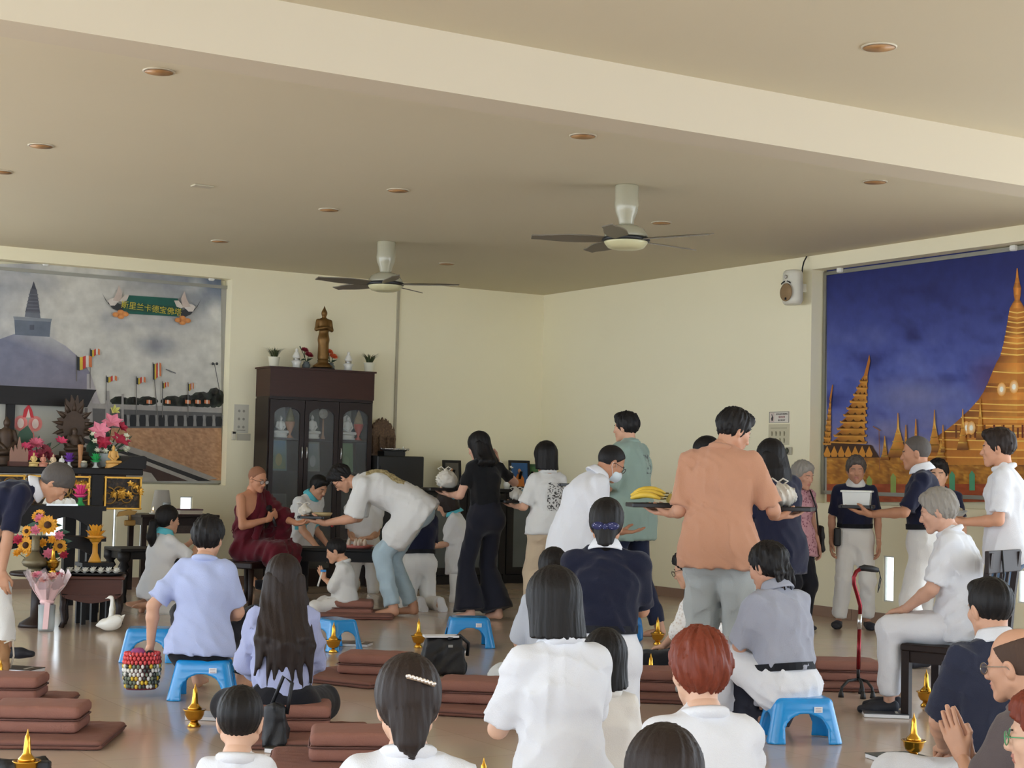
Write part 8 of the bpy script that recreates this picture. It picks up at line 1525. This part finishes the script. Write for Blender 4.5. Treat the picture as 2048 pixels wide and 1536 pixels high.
h = P['orange']['hands'][0]; tr = h+Vector((-.02, .06, .03)); tray(tr, .1, 'black tray of bananas in the left hand of the terracotta shirt man', .36, .24); M_BAN = mat('banana_skin', (220, 184, 66), .5, var=.15, vscale=20)
for i in range(5):
    pts = [(-.13+.03*t, -.07+.034*i, .024+.035*math.sin(math.pi*(t+1)/8)+.016*(i % 3)) for t in range(7)]; o = empty('banana', tr+Vector((-.02, 0, .012)), .22*(i-2), ['front', 'second', 'third', 'fourth', 'rear'][i]+' banana of the yellow bunch on the tray', 'banana', 'bananas on the tray'); MB().tube([(x, y, z) for x, y, z in pts], [.008, .016, .018, .018, .017, .013, .006], 8).obj('skin', M_BAN, o); MB().tube([pts[-1], (pts[-1][0]+.02, pts[-1][1], pts[-1][2])], [.005, .004], 6).obj('stalk', mat('banana_stalk', (110, 96, 50), .7), o)
for i in range(3): o = empty('pear_fruit', tr+Vector((.06+.045*i, .0+.03*(i % 2), .022)), 0, ['left', 'middle', 'right'][i]+' small yellow-green fruit beside the bananas', 'fruit', 'fruit on the tray'); MB().lathe([(.0, 0), (.022, .008), (.027, .025), (.018, .045), (.008, .056), (0, .06)], n=12).obj('flesh', mat('pear_skin', (196, 170, 84), .5, var=.15), o); MB().tube([(0, 0, .056), (.004, 0, .068)], .002, 5).obj('stalk', MATS['banana_stalk'], o)
h = P['orange']['hands'][1]; tray(h+Vector((.03, .06, .03)), -.3, 'black tray in the right hand of the terracotta shirt man', .30, .22); food_bag(h+Vector((.0, .10, .054)), .09, .08, .075, M_PBAG, 'white plastic bag held between terracotta shirt man and long-haired woman', 14)
loc, f = hold('carry', .03, .05); tray(loc, f, 'black tray under the white food box', .34, .24); o = empty('white_food_box', loc+Vector((0, 0, .024)), f, 'white plastic food box carried on a tray by the cropped man', 'food box'); MB().box((0, 0, .045), (.26, .18, .09), top=1.08).obj('tub', mat('white_plastic', (230, 232, 228), .4, var=.02), o); MB().box((0, 0, .096), (.30, .22, .014), bev=.004).obj('lid', MATS['white_plastic'], o)
loc, f = hold('tee_right', .03, .04); o = empty('glass_dish', loc, f, 'clear covered dish of food carried by the man in white tee', 'dish'); MB().lathe([(.09, 0), (.12, .035), (.115, .037), (.085, .006), (0, .006)], n=22).obj('bowl', clear_mat('dish_glass', amount=.25), o); S = SDF(.011); S.ell((0, 0, .035), (.095, .09, .03), k=.01); smooth_obj('food', S, ramp_mat('food_mix', [(0, (70, 66, 52)), (.5, (170, 150, 110)), (1, (222, 214, 190))], 40, .6), o, wrinkle=.012, freq=2)
loc, f = hold('longhair', .03, .04); tray(loc, f, 'black tray held by the long-haired woman', .32, .22)
loc, f = hold('sage', .03, .05); tray(loc, f, 'black tray held by the man in sage tee', .32, .22)
loc, f = hold('pink', .03, .05); tray(loc, f, 'black tray held by the woman in pale pink', .32, .22)
h = P['ponytail']['hands']; m = mid(h[0], h[1]); o = empty('camera_phone', m+Vector((.0, .0, .0)), -math.radians(48), 'phone held up by the ponytail woman filming', 'phone'); MB().box((0, .02, .02), (.15, .010, .075), bev=.004).obj('case', MATS['phone_black'], o); s2 = Sheet(); s2.quad(-.066, -.012, .066, .052, (70, 60, 58)); s2.quad(-.04, -.005, .03, .045, (120, 70, 60)); q = s2.obj('screen', o); q.location = (0, .0145, 0)
h = P['boy_pray']['hands']; m = mid(h[0], h[1]); o = empty('blue_pen', m, 0, 'slim white and blue stick held by the praying boy', 'pen'); MB().tube([(.0, -.02, .03), (-.035, -.02, -.10)], .008, 8).obj('barrel', M_PORC, o); MB().box((.01, -.02, .035), (.05, .02, .02), bev=.004).obj('clip', mat('pen_blue', (40, 130, 200), .4), o)
# ---- worn details
ck = P['clip']; Rh, Hc, hs = ck['Rh'], ck['Hc'], ck['hs']; Wc = lambda p: Vector(Rh @ (np.array(p)*hs)+Hc); cl = MB().tube([Wc((-.012, -.128, .066)), Wc((.022, -.126, .058)), Wc((.062, -.108, .046))], .006, 6).obj('hair_clip', mat('clip_gold', (200, 176, 150), .3, .7), ck['root']); rg = random.Random(3)
for i in range(16): t = i/15; p = Wc((-.012+.074*t, -.133-.002*math.sin(3.14*t)+.020*t*t, .067-.020*t)); MB().ball((p.x, p.y, p.z+.002*(i % 2)), .0048, 6, 4).obj('rhinestone', mat('rhinestone', (236, 226, 216), .1, .6, var=0), cl)
nb = P['navy_back']; Rh, Hc, hs = nb['Rh'], nb['Hc'], nb['hs']; Wn = lambda p: Vector(Rh @ (np.array(p)*hs)+Hc); rb = mat('ribbon_blue', (40, 44, 92), .6, var=.1); M_RIB = ramp_mat('ribbon_spots', [(0, (206, 206, 226)), (.16, (200, 200, 222)), (.2, (40, 44, 92)), (1, (36, 40, 84))], 90, .6, 'voronoi', sharp=False)
rb_ = MB().ball(tuple(Wn((0, -.125, -.022))), .016, 8, 6).obj('hair_ribbon', M_RIB, nb['root'])
for s2_ in (-1, 1): MB().ball(tuple(Wn((s2_*.035, -.120, -.018))), (.034, .016, .020), 10, 7).obj('ribbon_loop', M_RIB, rb_)
om = P['oldman']; 
for i in range(3): p = om['C']+om['fwd']*(om['cr'][0][1]+.030-.004*i)+om['up']*(.10-.075*i); MB().ball(tuple(p), .009, 8, 5).obj('button', M_PORC, om['root'])
MB().box(tuple(om['pel']+np.array((.155, .10, .0))), (.06, .05, .16), bev=.012).obj('belt_pouch', M_BAGB, om['root'])
fl = P['floral']; MB().tube([Vector(fl['SH'][0]+np.array((.04, .07, .05))), Vector(fl['C']+np.array((-.10, .14, 0))), Vector(fl['pel']+np.array((-.20, .05, .05)))], .008, 6).obj('bag_strap', M_BAGB, fl['root']); S = SDF(.012); q = fl['pel']+np.array((-.25, -.02, .02)); S.ecap(q+np.array((0, 0, -.09)), q+np.array((0, 0, .09)), (0, 1, 0), (.09, .04), (.08, .03), .02); smooth_obj('handbag', S, M_BAGB, fl['root'], wrinkle=.006)
print('held', round(time.time()-T0, 1))
print('SCRIPT SECONDS', round(time.time()-T0, 1))
